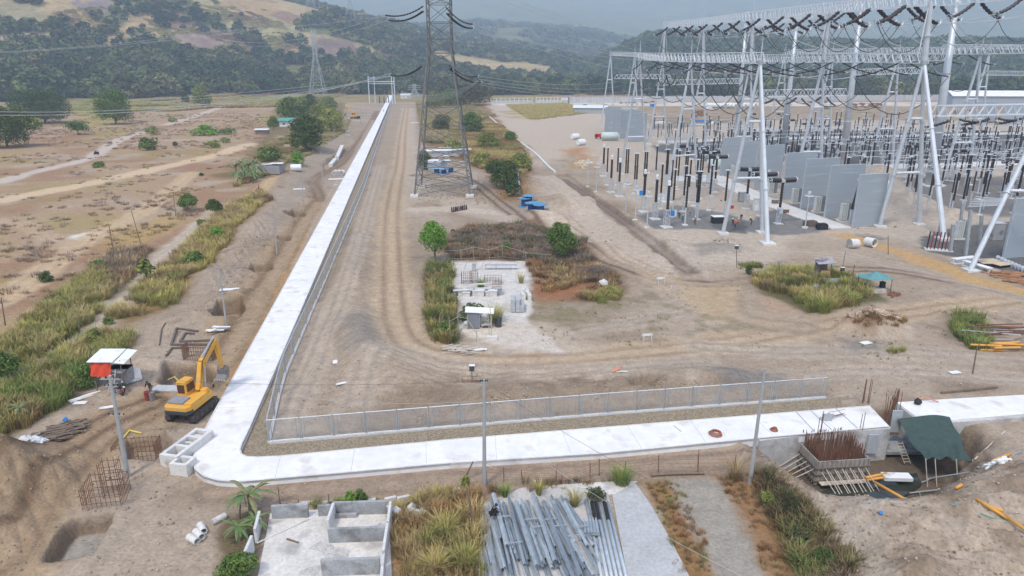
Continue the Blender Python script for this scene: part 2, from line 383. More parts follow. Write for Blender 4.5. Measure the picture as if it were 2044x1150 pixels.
def ground_colors(x, y):
    p = Paint(x, y); r = np.hypot(x, y)
    A = np.ones(len(x), bool)
    p.mix(A, (fbm(x, y, 22, 5, 101)-0.35)*1.3, PALE); p.mix(A, (fbm(x, y, 11, 5, 102)-0.5)*2.2, SOIL2)
    p.mix(A, (fbm(x, y, 3.5, 4, 103)-0.62)*2.5, DARKS*1.1)
    # far plain and dry field, left
    p.poly([(-900,140),(0,150),(560,165),(740,182),(700,195),(640,215),(575,290),(545,345),(515,390),(440,430),(360,500),(290,560),(200,640),(60,740),(0,775),(-900,1300)], FIELD, 3, 6, 20)
    p.poly([(-900,140),(560,165),(700,190),(575,290),(515,390),(290,560),(60,740),(-900,1300)], FIELD2, 6, 8, 24, .75, 13, patch=.52)
    p.poly([(-900,140),(560,165),(700,190),(575,290),(515,390),(290,560),(60,740),(-900,1300)], FYEL*.95, 6, 8, 30, .6, 17, patch=.60)
    p.poly([(-900,140),(560,165),(700,190),(575,290),(515,390),(290,560),(60,740),(-900,1300)], PALE*.9, 4, 5, 12, .6, 23, patch=.62)
    p.poly([(120,178),(560,168),(700,188),(560,214),(420,216),(240,204)], FYEL, 10, 20, 40, .8, 19)
    p.poly([(150,222),(230,230),(240,250),(150,255)], FYEL, 8, 8, 20, .8, 29)
    p.poly([(500,245),(560,215),(575,222),(540,250)], FYEL, 6, 6, 20, .8, 29)
    p.poly([(140,470),(200,462),(205,472),(160,478),(138,476)], WHITE*1.1, .8, 1.2, 3)
    p.poly([(200,478),(330,430),(350,450),(260,500),(215,495)], lin(168,142,92), 3, 4, 8, .7, 31)
    # tracks over the field
    p.track([(0,364),(60,345),(130,330),(190,312),(215,292),(245,275),(290,264)], 5.5, lin(186,172,158), .95, .12)
    p.track([(330,250),(400,228),(462,207)], 6, lin(186,172,158), .95, .1)
    p.track([(0,400),(150,372),(300,340),(420,313),(500,288)], 7, lin(196,172,140), .95, .1)
    p.track([(0,606),(80,545),(170,480),(250,440),(300,415),(380,345)], 5, lin(188,164,132), .8, .25)
    p.track([(0,440),(60,450),(140,500)], 4, lin(180,156,128), .6, .2)
    p.track([(15,760),(60,730),(130,685),(200,640),(262,575),(310,530),(380,470),(432,424)], 5.0, lin(182,168,150), .95, .3)
    p.track([(432,424),(480,402),(510,390),(545,362)], 3.5, lin(178,152,116), .9, .35)
    # overgrown banks
    p.poly([(-300,900),(0,690),(60,640),(150,570),(230,500),(300,500),(260,565),(200,625),(130,680),(60,730),(0,760)], OLIVE, 2, 3, 6, .85)
    p.poly([(205,640),(300,560),(380,480),(440,420),(520,380),(545,400),(470,470),(400,550),(345,620),(260,650)], lin(128,104,66), 1.5, 2, 5, .9)
    p.poly([(-300,1150),(0,780),(60,745),(140,700),(200,665),(270,672),(260,700),(180,760),(110,820),(60,850),(0,900)], OLIVE, 1, 1.5, 4, .9)
    p.poly([(560,190),(600,180),(690,200),(690,250),(640,290),(590,300),(560,270),(520,330),(470,360),(440,350),(520,290)], lin(112,98,64), 3, 5, 10, .8)
    # haul tracks left of the culvert
    p.track([(0,1110),(60,1010),(160,900),(240,845),(330,800),(400,770),(450,720),(520,600),(600,455),(640,400)], 7.5, lin(158,136,108), .9, .75, 7, lin(118,98,76))
    p.track([(0,1050),(90,930),(190,850),(300,805)], 5, lin(150,128,102), .8, .9, 9, lin(108,88,68))
    p.poly([(455,760),(560,560),(660,385),(676,380),(590,530),(500,692),(432,812)], lin(172,138,98), .5, 1.0, 4, .75)
    p.track([(640,400),(632,378),(620,365),(634,350),(680,330),(712,292),(740,250),(752,222)], 4, lin(128,108,88), .8, .5)
    p.poly([(95,1112),(150,1062),(195,1052),(190,1080),(165,1105)], lin(140,136,128), .4, .3, 2)
    p.poly([(440,540),(500,500),(560,400),(600,330),(650,290),(690,240),(700,270),(650,330),(610,370),(570,430),(520,500),(450,580),(330,640)], lin(150,136,120), 2, 3, 5, .7)
    # centre: strip right of fence, loop track
    p.poly([(770,210),(800,210),(810,420),(790,560),(700,700),(760,790),(600,860),(560,870),(640,640),(740,370)], SOIL*1.02, 1, 2, 6, .7)
    p.poly([(800,215),(830,215),(835,360),(1000,420),(1200,420),(1180,520),(1000,450),(850,400),(800,420)], PINK, 2, 4, 10, .6)
    p.poly([(660,660),(790,640),(790,700),(700,720)], GRAV*1.25, 1.5, 2, 4, .5)
    p.poly([(690,470),(730,465),(735,490),(690,495)], GRAV*1.3, 1.5, 2, 4, .5)
    p.track([(812,215),(803,270),(800,330),(790,370),(782,420),(781,500),(784,600),(790,650),(812,690),(880,712),(1000,722),(1200,712),(1400,690),(1560,665),(1800,625),(2100,590)], 5.4, lin(178,156,128), .8, .5, 12, lin(120,102,84))
    p.track([(830,420),(900,415),(1000,425),(1100,440),(1150,460)], 5, PINK*1.1, .7, .15, 14)
    p.track([(830,350),(900,348),(950,365),(1000,410),(1080,460),(1150,495),(1250,535),(1330,560),(1420,570),(1500,560),(1600,540),(1750,535),(1900,560),(2100,600)], 5, lin(150,132,114), .85, 1, 15, lin(104,90,78))
    p.track([(1150,440),(1230,500),(1330,560),(1420,600),(1500,640)], 6, lin(176,156,130), .7, .3, 16)
    for T_, w_ in (([(560,860),(640,700),(700,560),(730,440),(760,330)], 3.2), ([(700,860),(720,760),(760,690),(900,735),(1100,745),(1400,720)], 3.6), ([(1000,560+140),(1150,660),(1300,640),(1420,600)], 3.4), ([(1120,430),(1250,520),(1330,545)], 4), ([(1400,690),(1560,700),(1740,700),(2100,720)], 4), ([(1380,500),(1600,500),(1760,520),(2060,600)], 4), ([(1500,760),(1700,740),(2100,760)], 3.5), ([(590,560),(640,430),(700,330),(745,240)], 2.5)): p.track(T_, w_, PALE, .5, .8, int(w_*9))
    p.track([(1500,555),(1440,590),(1470,640),(1600,655)], 7, lin(160,142,120), .6, .5, 26)
    p.poly([(1380,575),(1480,570),(1470,620),(1430,635),(1370,600)], lin(172,150,118), 1.5, 2, 6, .7)
    p.poly([(560,880),(800,790),(1300,775),(1640,770),(1640,795),(1200,828),(800,862)], SOIL2*.95, 1.5, 2, 6, .7)
    p.poly([(1430,745),(1560,745),(1570,770),(1450,785)], GRAV*1.15, 1, 2, 3, .6)
    p.poly([(640,800),(900,745),(1300,745),(1340,775),(900,820)], DARKS*1.12, 1.5, 2.5, 4, .45, patch=.5)
    p.poly([(1040,640),(1180,620),(1320,560),(1340,600),(1500,650),(1300,690),(1080,680)], lin(112,104,72), 2, 3, 2.5, .5, 37, patch=.58)
    p.poly([(1040,590),(1180,590),(1240,600),(1200,640),(1050,640)], lin(120,112,78), 2, 3, 3, .6, 38, patch=.5)
    # compound: white sand floor and brown scrub
    p.poly([(885,475),(940,455),(1060,450),(1160,480),(1190,530),(1240,560),(1230,600),(1170,600),(1080,590),(1050,520),(900,520),(880,500)], lin(104,78,56), 1.5, 2.5, 5, .95)
    p.poly([(1060,560),(1180,560),(1200,590),(1080,600)], lin(150,106,76), 1.5, 2, 5, .8)
    p.poly([(860,520),(900,520),(905,600),(905,690),(870,680),(855,640)], lin(92,84,54), 1, 1, 3, .9)
    p.poly([(898,522),(1048,520),(1062,560),(1055,640),(1120,700),(1010,690),(960,680),(905,650),(912,610),(902,560)], lin(200,195,188), .8, 1.5, 4, .95)
    p.poly([(1000,640),(1080,640),(1180,700),(960,705),(940,680)], PALE*1.1, 2, 2, 5, .6)
    p.poly([(930,655),(1000,655),(1000,675),(930,675)], lin(202,190,172), .6, .6, 3, .8)
    # between tower and substation
    p.poly([(830,180),(930,180),(985,215),(1020,280),(1060,330),(1040,400),(1010,400),(960,340),(930,330),(900,300),(845,290)], lin(128,98,62), 3, 5, 10, .9)
    p.poly([(935,240),(1000,250),(1060,320),(1030,330),(960,320)], lin(140,112,60), 3, 5, 10, .6, patch=.45)
    p.poly([(970,210),(1250,205),(1300,230),(1450,300),(1300,300),(1160,300),(1080,330)], PALE*1.02, 3, 5, 12, .9)
    p.poly([(1000,222),(1130,207),(1180,225),(1060,240),(1010,232)], FYEL, 4, 10, 14, .8, patch=.45)
    p.poly([(1130,203),(2300,203),(2300,250),(1500,250),(1250,240)], FYEL*.9, 3, 6, 16, .7, 73, patch=.58); p.poly([(1250,206),(2300,206),(2300,258),(1300,258)], DARKS*1.2, 2, 4, 9, .7, 74, patch=.6)
    for hx, hy, hr in ((1905,440,6),(1813,404,6.5),(1335,490,3.5),(1450,497,3.2),(1920,394,5.5),(1970,347,8),(1760,342,6),(1225,322,7),(1640,300,5),(1740,470,3)):
        q = G(hx, hy); m = (np.abs(p.x-q[0]) < 14) & (np.abs(p.y-q[1]) < 14); p.mix(m, sstep(hr*1.05, hr*.8, np.hypot(p.x[m]-q[0], p.y[m]-q[1])+(fbm(p.x[m], p.y[m], 2, 3, 5)-.5)*2)*.9, GRAV*1.15)
    p.poly([(1300,240),(2300,240),(2300,560),(1700,460),(1300,420)], GRAV*1.25, 2, 3, 9, .8, 71, patch=.36); p.poly([(1590,300),(2300,290),(2300,400),(1990,395),(1800,360),(1600,335)], GRAV*1.05, 2, 3, 7, .9, 75, patch=.3); p.poly([(1180,200),(2300,200),(2300,262),(1250,262)], lin(150,130,108), 3, 5, 22, .7, 72, patch=.5)
    p.poly([(1120,352),(1290,460),(1420,550),(1330,545),(1180,470),(1060,350)], PINK*1.02, 1.5, 2, 6, .7)
    p.track([(1125,355),(1200,405),(1290,470),(1380,545)], 3.0, lin(122,106,94), .9, .5, 22)
    p.poly([(1110,300),(1160,293),(1215,303),(1230,318),(1160,322)], lin(170,128,88), 3, 4, 8, .8)
    p.poly([(1130,322),(1190,318),(1190,335),(1140,338)], lin(160,134,100), 2, 2, 2, .8)
    # substation yard
    p.poly([(1165,300),(1300,260),(1500,240),(2300,240),(2300,640),(2044,560),(1880,500),(1740,470),(1620,470),(1500,545),(1390,530),(1290,455)], PINK, 3, 4, 9, .85)
    p.poly([(1270,432),(1350,410),(1440,425),(1500,440),(1590,400),(1690,450),(1640,463),(1560,470),(1480,462),(1395,458),(1300,457)], GRAV*1.35, .9, 1.2, 3, .92)
    p.poly([(1300,290),(1440,282),(1450,330),(1400,320),(1310,302)], GRAV*1.0, 1.5, 2, 6, .95)
    p.poly([(1480,262),(2300,262),(2300,330),(1600,330),(1440,300)], GRAV*.95, 3, 3, 8, .93)
    p.poly([(1800,355),(2300,350),(2300,420),(1990,435),(1840,400)], GRAV*1.05, 2, 2, 6, .8)
    p.poly([(1830,478),(1900,455),(2050,440),(2300,440),(2300,640),(2044,556),(1930,520),(1850,500)], GRAV*.92, .8, 1.2, 3, .95)
    p.poly([(1430,360),(1560,330),(1700,450),(1560,380)], PINK*.9, 1, 1, 4, .8)
    p.poly([(1380,485),(1480,485),(1500,500),(1400,510)], GRAV*1.2, 1.5, 2, 3, .5)
    p.poly([(1410,440),(1490,442),(1490,466),(1440,462)], GRAV*.85, .5, 1, 3, .8)
    p.poly([(1640,466),(1700,468),(1760,486),(1850,510),(1960,552),(2060,582),(2300,665),(2300,690),(2060,594),(1930,566),(1800,516),(1700,478)], OCHRE, .8, 1.8, 5, .85)
    p.poly([(1500,540),(1620,530),(1740,560),(1770,600),(1700,615),(1610,625),(1510,585)], OLIVE, 1, 1.5, 4, .9)
    p.poly([(1510,590),(1560,600),(1600,628),(1540,625)], lin(166,140,116), 1, 1, 4, .8)
    p.poly([(1680,650),(1745,630),(1800,655),(1740,675)], lin(124,96,68), 1, 1.5, 3, .8)
    p.poly([(1900,640),(1960,650),(1980,700),(1940,690),(1900,665)], lin(98,90,54), 1, 1.5, 3, .9)
    p.poly([(1690,680),(1760,685),(1770,705),(1700,700)], GRAV*1.1, 1, 1.5, 3, .5)
    p.poly([(1860,755),(2010,770),(1990,785),(1860,785)], DARKS*1.1, 1, 1, 3, .6)
    # bottom
    p.poly([(350,975),(1500,905),(1520,960),(1290,975),(960,975),(500,1005),(330,1020)], SOIL2*1.02, 1, 1.5, 5, .7)
    p.poly([(1560,930),(1700,1020),(1850,1010),(2300,900),(2300,1300),(1740,1300)], DARKS*1.15, 1.5, 2, 3, .6, 57, patch=.52)
    p.track([(420,985),(700,972),(960,955),(1250,935),(1480,915)], 4.2, lin(156,136,116), .7, .6, 41)
    p.poly([(780,1020),(850,985),(955,975),(960,1300),(770,1300)], lin(140,108,62), .6, .8, 3, .95)
    p.poly([(795,1030),(835,1020),(850,1150),(800,1300),(780,1300)], lin(150,116,78), .5, .6, 2, .7)
    p.poly([(1280,960),(1350,960),(1420,1080),(1480,1300),(1380,1300),(1330,1060)], lin(138,106,68), .6, .8, 2.5, .95)
    p.poly([(1340,965),(1440,960),(1510,1050),(1620,1300),(1460,1300),(1410,1100)], lin(148,142,130), .6, 1, 3, .9)
    p.poly([(1430,950),(1500,950),(1600,1060),(1720,1300),(1600,1300),(1500,1080)], lin(140,106,72), .6, .8, 3, .9)
    p.poly([(1500,955),(1540,960),(1640,1070),(1720,1180),(1720,1300),(1640,1300),(1560,1090)], lin(98,80,50), .5, .8, 2.5, .9)
    p.poly([(1560,1000),(1700,1040),(1900,1060),(2300,1100),(2300,1300),(1740,1300),(1680,1130)], PALE*.95, 1.5, 2, 3, .6, 55, patch=.45)
    p.poly([(1620,1010),(1760,1030),(1830,1090),(1700,1110)], lin(172,160,150), 1, 2, 2.5, .7, 56, patch=.5)
    p.poly([(1600,930),(1880,930),(1900,965),(1790,995),(1640,985)], lin(84,72,58), 1, 1, 3, .8)
    p.poly([(440,1030),(520,1010),(520,1060),(500,1150),(430,1300)], lin(92,80,54), .5, .6, 2, .85)
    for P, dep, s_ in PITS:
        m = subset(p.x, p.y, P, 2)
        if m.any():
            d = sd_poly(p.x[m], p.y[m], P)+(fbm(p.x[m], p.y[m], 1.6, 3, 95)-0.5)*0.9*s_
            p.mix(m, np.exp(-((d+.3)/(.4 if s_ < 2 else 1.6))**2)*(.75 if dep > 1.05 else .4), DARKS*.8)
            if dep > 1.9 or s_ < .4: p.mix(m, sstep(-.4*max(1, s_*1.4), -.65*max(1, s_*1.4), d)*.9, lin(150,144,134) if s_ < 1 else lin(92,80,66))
    return p.c
def hill_colors(x, y, z):
    c = np.tile(lin(104,106,70), (len(x), 1)); A = np.ones(len(x), bool); p = Paint(x, y); p.c = c
    n1 = fbm(x, y, 160, 5, 201); n2 = fbm(x, y, 60, 4, 202)
    p.mix(A, (n2-0.4)*2, lin(74,84,50))
    r = np.hypot(x, y); px = pxdir(x, np.maximum(y, 1)); near = (r < 2600)
    p.mix(A, sstep(0.47, 0.56, n1)*near*0.9, lin(168,146,108))
    p.mix(A, sstep(0.62, 0.68, fbm(x, y, 110, 5, 207))*near*0.9, lin(128,100,84))
    p.mix(A, (r < 900)*1.0, FIELD*0.9)
    flat = sstep(18, 6, z)*(r < 1500)*(px < 1100); p.mix(A, flat*.7, lin(136,126,84))
    return p.c

# ---------------- the terrain mesh ----------------
def grid_mesh(name, R, T, zf, cf, m, closed=True):
    nr, nth = len(R), len(T); RR, TT = np.meshgrid(R, T, indexing='ij')
    x = (RR*np.sin(TT)).ravel(); y = (RR*np.cos(TT)).ravel(); z = zf(x, y); c = cf(x, y, z)
    me = bpy.data.meshes.new(name); me.vertices.add(len(x))
    me.vertices.foreach_set('co', np.stack([x, y, z], 1).astype(np.float32).ravel())
    i = np.arange(nr-1)[:, None]; j = np.arange(nth if closed else nth-1)[None, :]; j2 = (j+1) % nth
    q = np.stack([i*nth+j, i*nth+j2, (i+1)*nth+j2, (i+1)*nth+j], -1).reshape(-1, 4)[:, ::-1]
    me.loops.add(q.size); me.polygons.add(len(q))
    me.loops.foreach_set('vertex_index', q.astype(np.int32).ravel())
    me.polygons.foreach_set('loop_start', (np.arange(len(q))*4).astype(np.int32)); me.polygons.foreach_set('loop_total', np.full(len(q), 4, np.int32))
    me.polygons.foreach_set('use_smooth', np.ones(len(q), bool)); me.update(calc_edges=True)
    at_ = me.color_attributes.new('Col', 'FLOAT_COLOR', 'POINT')
    at_.data.foreach_set('color', np.concatenate([c, np.ones((len(c), 1))], 1).astype(np.float32).ravel())
    me.materials.append(m); o = bpy.data.objects.new(name, me); COL.objects.link(o); return o
QUICK = False
half = math.radians(43); nT = 1000
T = np.concatenate([np.linspace(-half, half, nT), np.linspace(half, 2*math.pi-half, 60)[1:-1]])
RMID = 700.0
Rn = np.concatenate([[0.6, 8, 20], np.geomspace(33, RMID, 900)])
M_soil = mat('soil', (0,0,0), 0.95, 0.9, 0.2, bump=0.8, attr='Col', fine=(4.0, 0.15), bdist=0.13, spec=0.1)
M_hill = mat('hill_soil', (0,0,0), 0.95, 0.02, 0.2, attr='Col', fine=(0.12, 0.25), spec=0.0)
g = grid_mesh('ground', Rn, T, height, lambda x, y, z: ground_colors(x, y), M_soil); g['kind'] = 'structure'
T2 = np.concatenate([np.linspace(-half, half, 700), np.linspace(half, 2*math.pi-half, 60)[1:-1]])
def height_h(x, y):   # meets the ground sheet at RMID
    return height(x, y)-np.where(np.hypot(x, y) < RMID+1, 0.02, 0)
hl = grid_mesh('hills', np.geomspace(RMID-3, 11500, 420), T2, height_h, hill_colors, M_hill); hl['kind'] = 'structure'

# ---------------- the culvert road, kerb, gravel bed ----------------
M_conc_road = mat('road_concrete', (0.74,0.725,0.70), 0.85, 0.25, 0.09, fine=(1.2, 0.06), dirt=((0.58,0.54,0.49), 0.5, 0.56), bump=0.15)
M_conc = mat('old_concrete', (0.44,0.44,0.43), 0.9, 0.8, 0.2, fine=(5, 0.12), dirt=((0.25,0.24,0.22), 0.5, 0.60), bump=0.3)
M_conc_lt = mat('pale_concrete', (0.62,0.61,0.58), 0.9, 0.8, 0.12, fine=(5, 0.1), dirt=((0.36,0.34,0.31), 0.7, 0.62), bump=0.3)
M_gravel = mat('gravel_bed', tuple(GRAVB), 0.95, 1.2, 0.12, fine=(7.0, 0.42), bump=0.8, bdist=0.08)
m_ = MB(); m_.prism(ROAD, -0.3, RZ); rd = m_.build('concrete_road', M_conc_road, kind='structure')
m_ = MB(); m_.prism(ROAD2, -2.4, RZ+.1); m_.build('concrete_road', M_conc_road, kind='structure')
def along(P, step):
    P = [Vector((a[0], a[1])) for a in P]; out = []; acc = 0.0; nxt = 0.0
    for i in range(len(P)-1):
        l = (P[i+1]-P[i]).length
        while nxt <= acc+l and l > 0:
            t = (nxt-acc)/l; d = (P[i+1]-P[i]).normalized(); out.append((P[i].lerp(P[i+1], t), d)); nxt += step
        acc += l
    return out
# raised edge lips and expansion joints
def lip(P, off, wd, z0, z1, m):
    b = MB(); n = len(P)
    for i in range(n-1):
        a = Vector(P[i]); c = Vector(P[i+1]); d = (c-a); l = d.length
        if l < 1e-4: continue
        d /= l; nn = Vector((-d.y, d.x))*off
        b.beam((a.x+nn.x, a.y+nn.y, (z0+z1)/2), (c.x+nn.x+d.x*.02, c.y+nn.y+d.y*.02, (z0+z1)/2), wd, z1-z0)
    return b
IN = [G(a, b, RZ) for a, b in road_in]; OUT = [G(a, b, RZ) for a, b in road_out]
lip(IN, -0.06, 0.12, RZ-.2, RZ+0.035, None).build('road_kerb', M_conc_lt, kind='structure')
lip(OUT, -0.06, 0.12, RZ-.2, RZ+0.035, None).build('road_kerb', M_conc_lt, kind='structure')
M_joint = mat('joint', (0.42,0.42,0.41), 0.9)
jm = MB()
inn = along(IN[1:6], 6.0); 
for p, d in inn:
    nrm = Vector((-d.y, d.x)); 
    if p.y > 320: continue
    wdt = 5.4
    q = p+nrm*(-0.0); 
    # reach the outer edge
    best = min((((Vector(OUT[k]).lerp(Vector(OUT[k+1]), t))-p).length, (Vector(OUT[k]).lerp(Vector(OUT[k+1]), t))) for k in range(9, len(OUT)-1) for t in (0,.1,.2,.3,.4,.5,.6,.7,.8,.9))[1]
    jm.beam((p.x, p.y, RZ+.002), (best.x, best.y, RZ+.002), 0.03, 0.012)
for p, d in along(IN[11:], 6.0):
    best = min((((Vector(OUT[k]).lerp(Vector(OUT[k+1]), t))-p).length, (Vector(OUT[k]).lerp(Vector(OUT[k+1]), t))) for k in range(0, 7) for t in (0,.05,.1,.15,.2,.25,.3,.35,.4,.45,.5,.55,.6,.65,.7,.75,.8,.85,.9,.95))[1]
    jm.beam((p.x, p.y, RZ+.002), (best.x, best.y, RZ+.002), 0.03, 0.012)
jm.build('road_joints', M_joint, kind='structure')
m_ = MB(); m_.prism(GRAVEL, -0.2, 0.05); m_.build('gravel_strip', M_gravel, kind='structure')
# roads of the substation
M_yroad = mat('yard_road', (0.60,0.58,0.54), 0.9, 0.4, 0.1, fine=(2, .08), dirt=((.42,.38,.33), .3, .6), bump=.2)
def strip(name, pts, z=0.15, m=None):
    b = MB(); b.prism(GP(pts), -0.2, z); return b.build(name, m or M_yroad, kind='structure')
strip('yard_road', [(1345,352),(1440,350),(1480,368),(1560,405),(1700,455),(1660,458),(1590,435),(1500,400),(1425,366),(1350,362)])
strip('yard_road', [(1310,282),(1440,277),(1700,272),(2300,258),(2300,262),(1700,276),(1440,282),(1312,286)], .14)
strip('yard_road', [(1720,328),(1850,327),(2000,322),(2300,312),(2300,322),(2000,331),(1850,336),(1715,339)], .14)
strip('yard_road', [(980,206),(1450,204),(1900,204),(1900,212),(1450,212),(980,211)], .05, mat('dry_ground', (.52,.46,.38), .95, .05, .15, spec=0.0))
# pale concrete floors at the bottom of the picture
M_slabp = mat('slab_pale', (0.60,0.57,0.52), 0.92, 0.35, 0.16, fine=(4, 0.12), dirt=((0.36,0.34,0.31), 0.45, 0.56), bump=0.25)
b = MB(); b.prism(RUIN_FLOOR, -.3, .06); b.build('concrete_floor', M_slabp, kind='structure')
b = MB(); b.prism(GP([(948,1300),(960,1010),(1040,975),(1130,968),(1215,990),(1245,1150),(1260,1300)]), -.3, .05); b.build('concrete_pad', mat('pad_beige', (0.48,0.45,0.41), .92, .4, .12, fine=(4,.1), bump=.2), kind='structure')
b = MB(); b.prism(GP([(1222,990),(1268,965),(1300,1010),(1345,1090),(1385,1170),(1400,1300),(1264,1300),(1252,1150)]), -.3, .045); b.build('concrete_pad', mat('pad_grey', (0.42,0.42,0.41), .92, .5, .14, fine=(4,.1), bump=.2), kind='structure')
b = MB(); b.prism(GP([(1130,968),(1215,962),(1272,961),(1262,968),(1226,988),(1216,988)]), -.3, .04); b.build('concrete_pad', M_slabp, kind='structure')
# ---------------- vegetation ----------------
M_leaf = leafmat('foliage'); M_grass = leafmat('grass_blades', 0.2, 0.3); M_far = mat('far_foliage', (0,0,0), 0.9, 0.05, 0.35, attr='Col', fine=(0.5, 0.4), spec=0.03)
M_bark = mat('bark', (0.16,0.13,0.10), 0.95, 3, 0.3, bump=0.4)
def np_mesh(name, V, Q, C, m, **kw):
    k = Q.shape[1]
    me = bpy.data.meshes.new(name); me.vertices.add(len(V)); me.vertices.foreach_set('co', V.astype(np.float32).ravel())
    me.loops.add(Q.size); me.polygons.add(len(Q)); me.loops.foreach_set('vertex_index', Q.astype(np.int32).ravel())
    me.polygons.foreach_set('loop_start', (np.arange(len(Q))*k).astype(np.int32)); me.polygons.foreach_set('loop_total', np.full(len(Q), k, np.int32))
    me.update(calc_edges=True)
    a = me.color_attributes.new('Col', 'FLOAT_COLOR', 'POINT'); a.data.foreach_set('color', np.concatenate([C, np.ones((len(C), 1))], 1).astype(np.float32).ravel())
    me.materials.append(m); o = bpy.data.objects.new(name, me); COL.objects.link(o)
    par = kw.pop('parent', None)
    if par: o.parent = par
    if 'loc' in kw: o.location = kw.pop('loc')
    return setp(o, **kw)
def scatter(name, protos, pos, sc, col, m, tilt=0.0, **kw):
    """one mesh out of many turned and scaled copies; protos = [(V, Q, brightness per vertex)]"""
    N = len(pos); which = RNG.integers(0, len(protos), N); rot = RNG.uniform(0, 2*np.pi, N)
    sc = np.asarray(sc, float); sc = sc if sc.ndim == 2 else np.repeat(sc[:, None], 3, 1)
    VV, QQ, CC = [], [], []; off = 0
    for k, (V, Q, B) in enumerate(protos):
        i = np.where(which == k)[0]
        if not len(i): continue
        c, s = np.cos(rot[i]), np.sin(rot[i]); v = V[None]*sc[i][:, None, :]
        x = v[..., 0]*c[:, None]-v[..., 1]*s[:, None]; y = v[..., 0]*s[:, None]+v[..., 1]*c[:, None]
        P = np.stack([x, y, v[..., 2]], -1)+pos[i][:, None, :]
        VV.append(P.reshape(-1, 3)); nv = len(V)
        QQ.append((Q[None]+(np.arange(len(i))*nv)[:, None, None]+off).reshape(-1, Q.shape[1])); off += len(i)*nv
        B3 = B if B.ndim == 2 else np.repeat(B[:, None], 3, 1)
        CC.append((col[i][:, None, :]*B3[None]).reshape(-1, 3))
    return np_mesh(name, np.concatenate(VV), np.concatenate(QQ), np.concatenate(CC), m, **kw)
def leaf_cloud(blobs, n, size, rng, droop=0.0, aspect=1.6, inner=0.55):
    b = np.array(blobs, float); a = (b[:, 3]*b[:, 4]+b[:, 3]*b[:, 5]+b[:, 4]*b[:, 5]); i = rng.choice(len(b), n, p=a/a.sum())
    d = rng.normal(size=(n, 3)); d /= np.linalg.norm(d, axis=1)[:, None]
    d[:, 2] = np.where(d[:, 2] < -0.75, -d[:, 2], d[:, 2])
    rr = np.clip(1.05-np.abs(rng.normal(0, 0.22, n)), inner, 1.15)
    P = b[i, :3]+d*b[i, 3:]*rr[:, None]
    nrm = d+rng.normal(0, 0.55, (n, 3)); nrm[:, 2] += 0.25; nrm /= np.linalg.norm(nrm, axis=1)[:, None]
    t = np.cross(nrm, rng.normal(size=(n, 3))); t /= np.linalg.norm(t, axis=1)[:, None]; u = np.cross(nrm, t)
    t[:, 2] -= droop
    s = size*rng.uniform(0.55, 1.3, n)[:, None]
    V = np.stack([P-t*s*aspect*.5, P+u*s*.42, P+t*s*aspect*.5, P-u*s*.42], 1).reshape(-1, 3)
    Q = np.arange(4*n).reshape(n, 4)
    cl = 0.72+0.5*vnoise(P[:, 0]/(size*4)+P[:, 2], P[:, 1]/(size*4)+P[:, 2]*.7, 5)
    B = np.repeat(cl*rng.uniform(0.75, 1.25, n), 4)
    return V, Q, B
def grass_proto(n, h, spread, rng, width=0.05, lean=0.5):
    V, B = [], []
    for k in range(n):
        a = rng.uniform(0, 2*np.pi); r = spread*rng.random()**0.5*0.5; x, y = r*np.cos(a), r*np.sin(a)
        hh = h*rng.uniform(0.55, 1.1); la = a+rng.normal(0, 0.6); l = hh*lean*rng.uniform(0.2, 1.2); w = width*rng.uniform(.7, 1.4)
        wx, wy = -np.sin(la)*w, np.cos(la)*w
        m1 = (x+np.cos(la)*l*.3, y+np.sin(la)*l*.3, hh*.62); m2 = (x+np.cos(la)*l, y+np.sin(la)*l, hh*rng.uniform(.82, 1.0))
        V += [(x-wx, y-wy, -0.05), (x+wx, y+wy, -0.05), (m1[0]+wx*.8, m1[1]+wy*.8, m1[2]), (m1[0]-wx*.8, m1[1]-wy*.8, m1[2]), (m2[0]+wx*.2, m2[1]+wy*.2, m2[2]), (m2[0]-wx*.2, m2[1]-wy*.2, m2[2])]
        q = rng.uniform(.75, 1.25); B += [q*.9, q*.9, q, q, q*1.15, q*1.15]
    V = np.array(V); i = np.arange(n)*6
    Q = np.concatenate([np.stack([i, i+1, i+2, i+3], 1), np.stack([i+3, i+2, i+4, i+5], 1)])
    return V, Q, np.array(B)
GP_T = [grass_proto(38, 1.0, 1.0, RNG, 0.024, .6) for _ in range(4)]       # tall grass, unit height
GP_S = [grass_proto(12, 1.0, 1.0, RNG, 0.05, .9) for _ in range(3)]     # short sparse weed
SHRUBP = [leaf_cloud([(0,0,.45,.5,.5,.45),(.3,.1,.35,.35,.35,.35),(-.25,.2,.5,.35,.3,.35),(0,-.3,.3,.35,.3,.3)], 150, 0.16, RNG) for _ in range(3)]
TWIG = []
for _ in range(3):
    b_ = MB()
    TW = [grass_proto(22, 1.0, .5, RNG, .018, 1.1)]
    TWIG += TW
C_GREEN = lin(150,152,88); C_LUSH = lin(126,146,78); C_STRAW = lin(190,170,120); C_BROWN = lin(156,130,98); C_DARK = lin(88,98,64); C_YEL = lin(190,178,104); C_PURP = lin(156,138,124); C_RUST = lin(166,126,86)
def rand_in(P, dens, patch=None, psc=4.0, seed=1, cap=20000):
    P = np.array(P); x0, y0 = P.min(0); x1, y1 = P.max(0); n = int((x1-x0)*(y1-y0)*dens); n = max(1, min(n, 400000))
    x = RNG.uniform(x0, x1, n); y = RNG.uniform(y0, y1, n); d = sd_poly(x, y, P)
    ok = d < 0.6*(fbm(x, y, 2.0, 2, seed)-0.5)*2
    if patch is not None: ok &= fbm(x, y, psc, 4, seed+3) > patch
    x, y = x[ok], y[ok]
    if len(x) > cap: x, y = x[:cap], y[:cap]
    return x, y
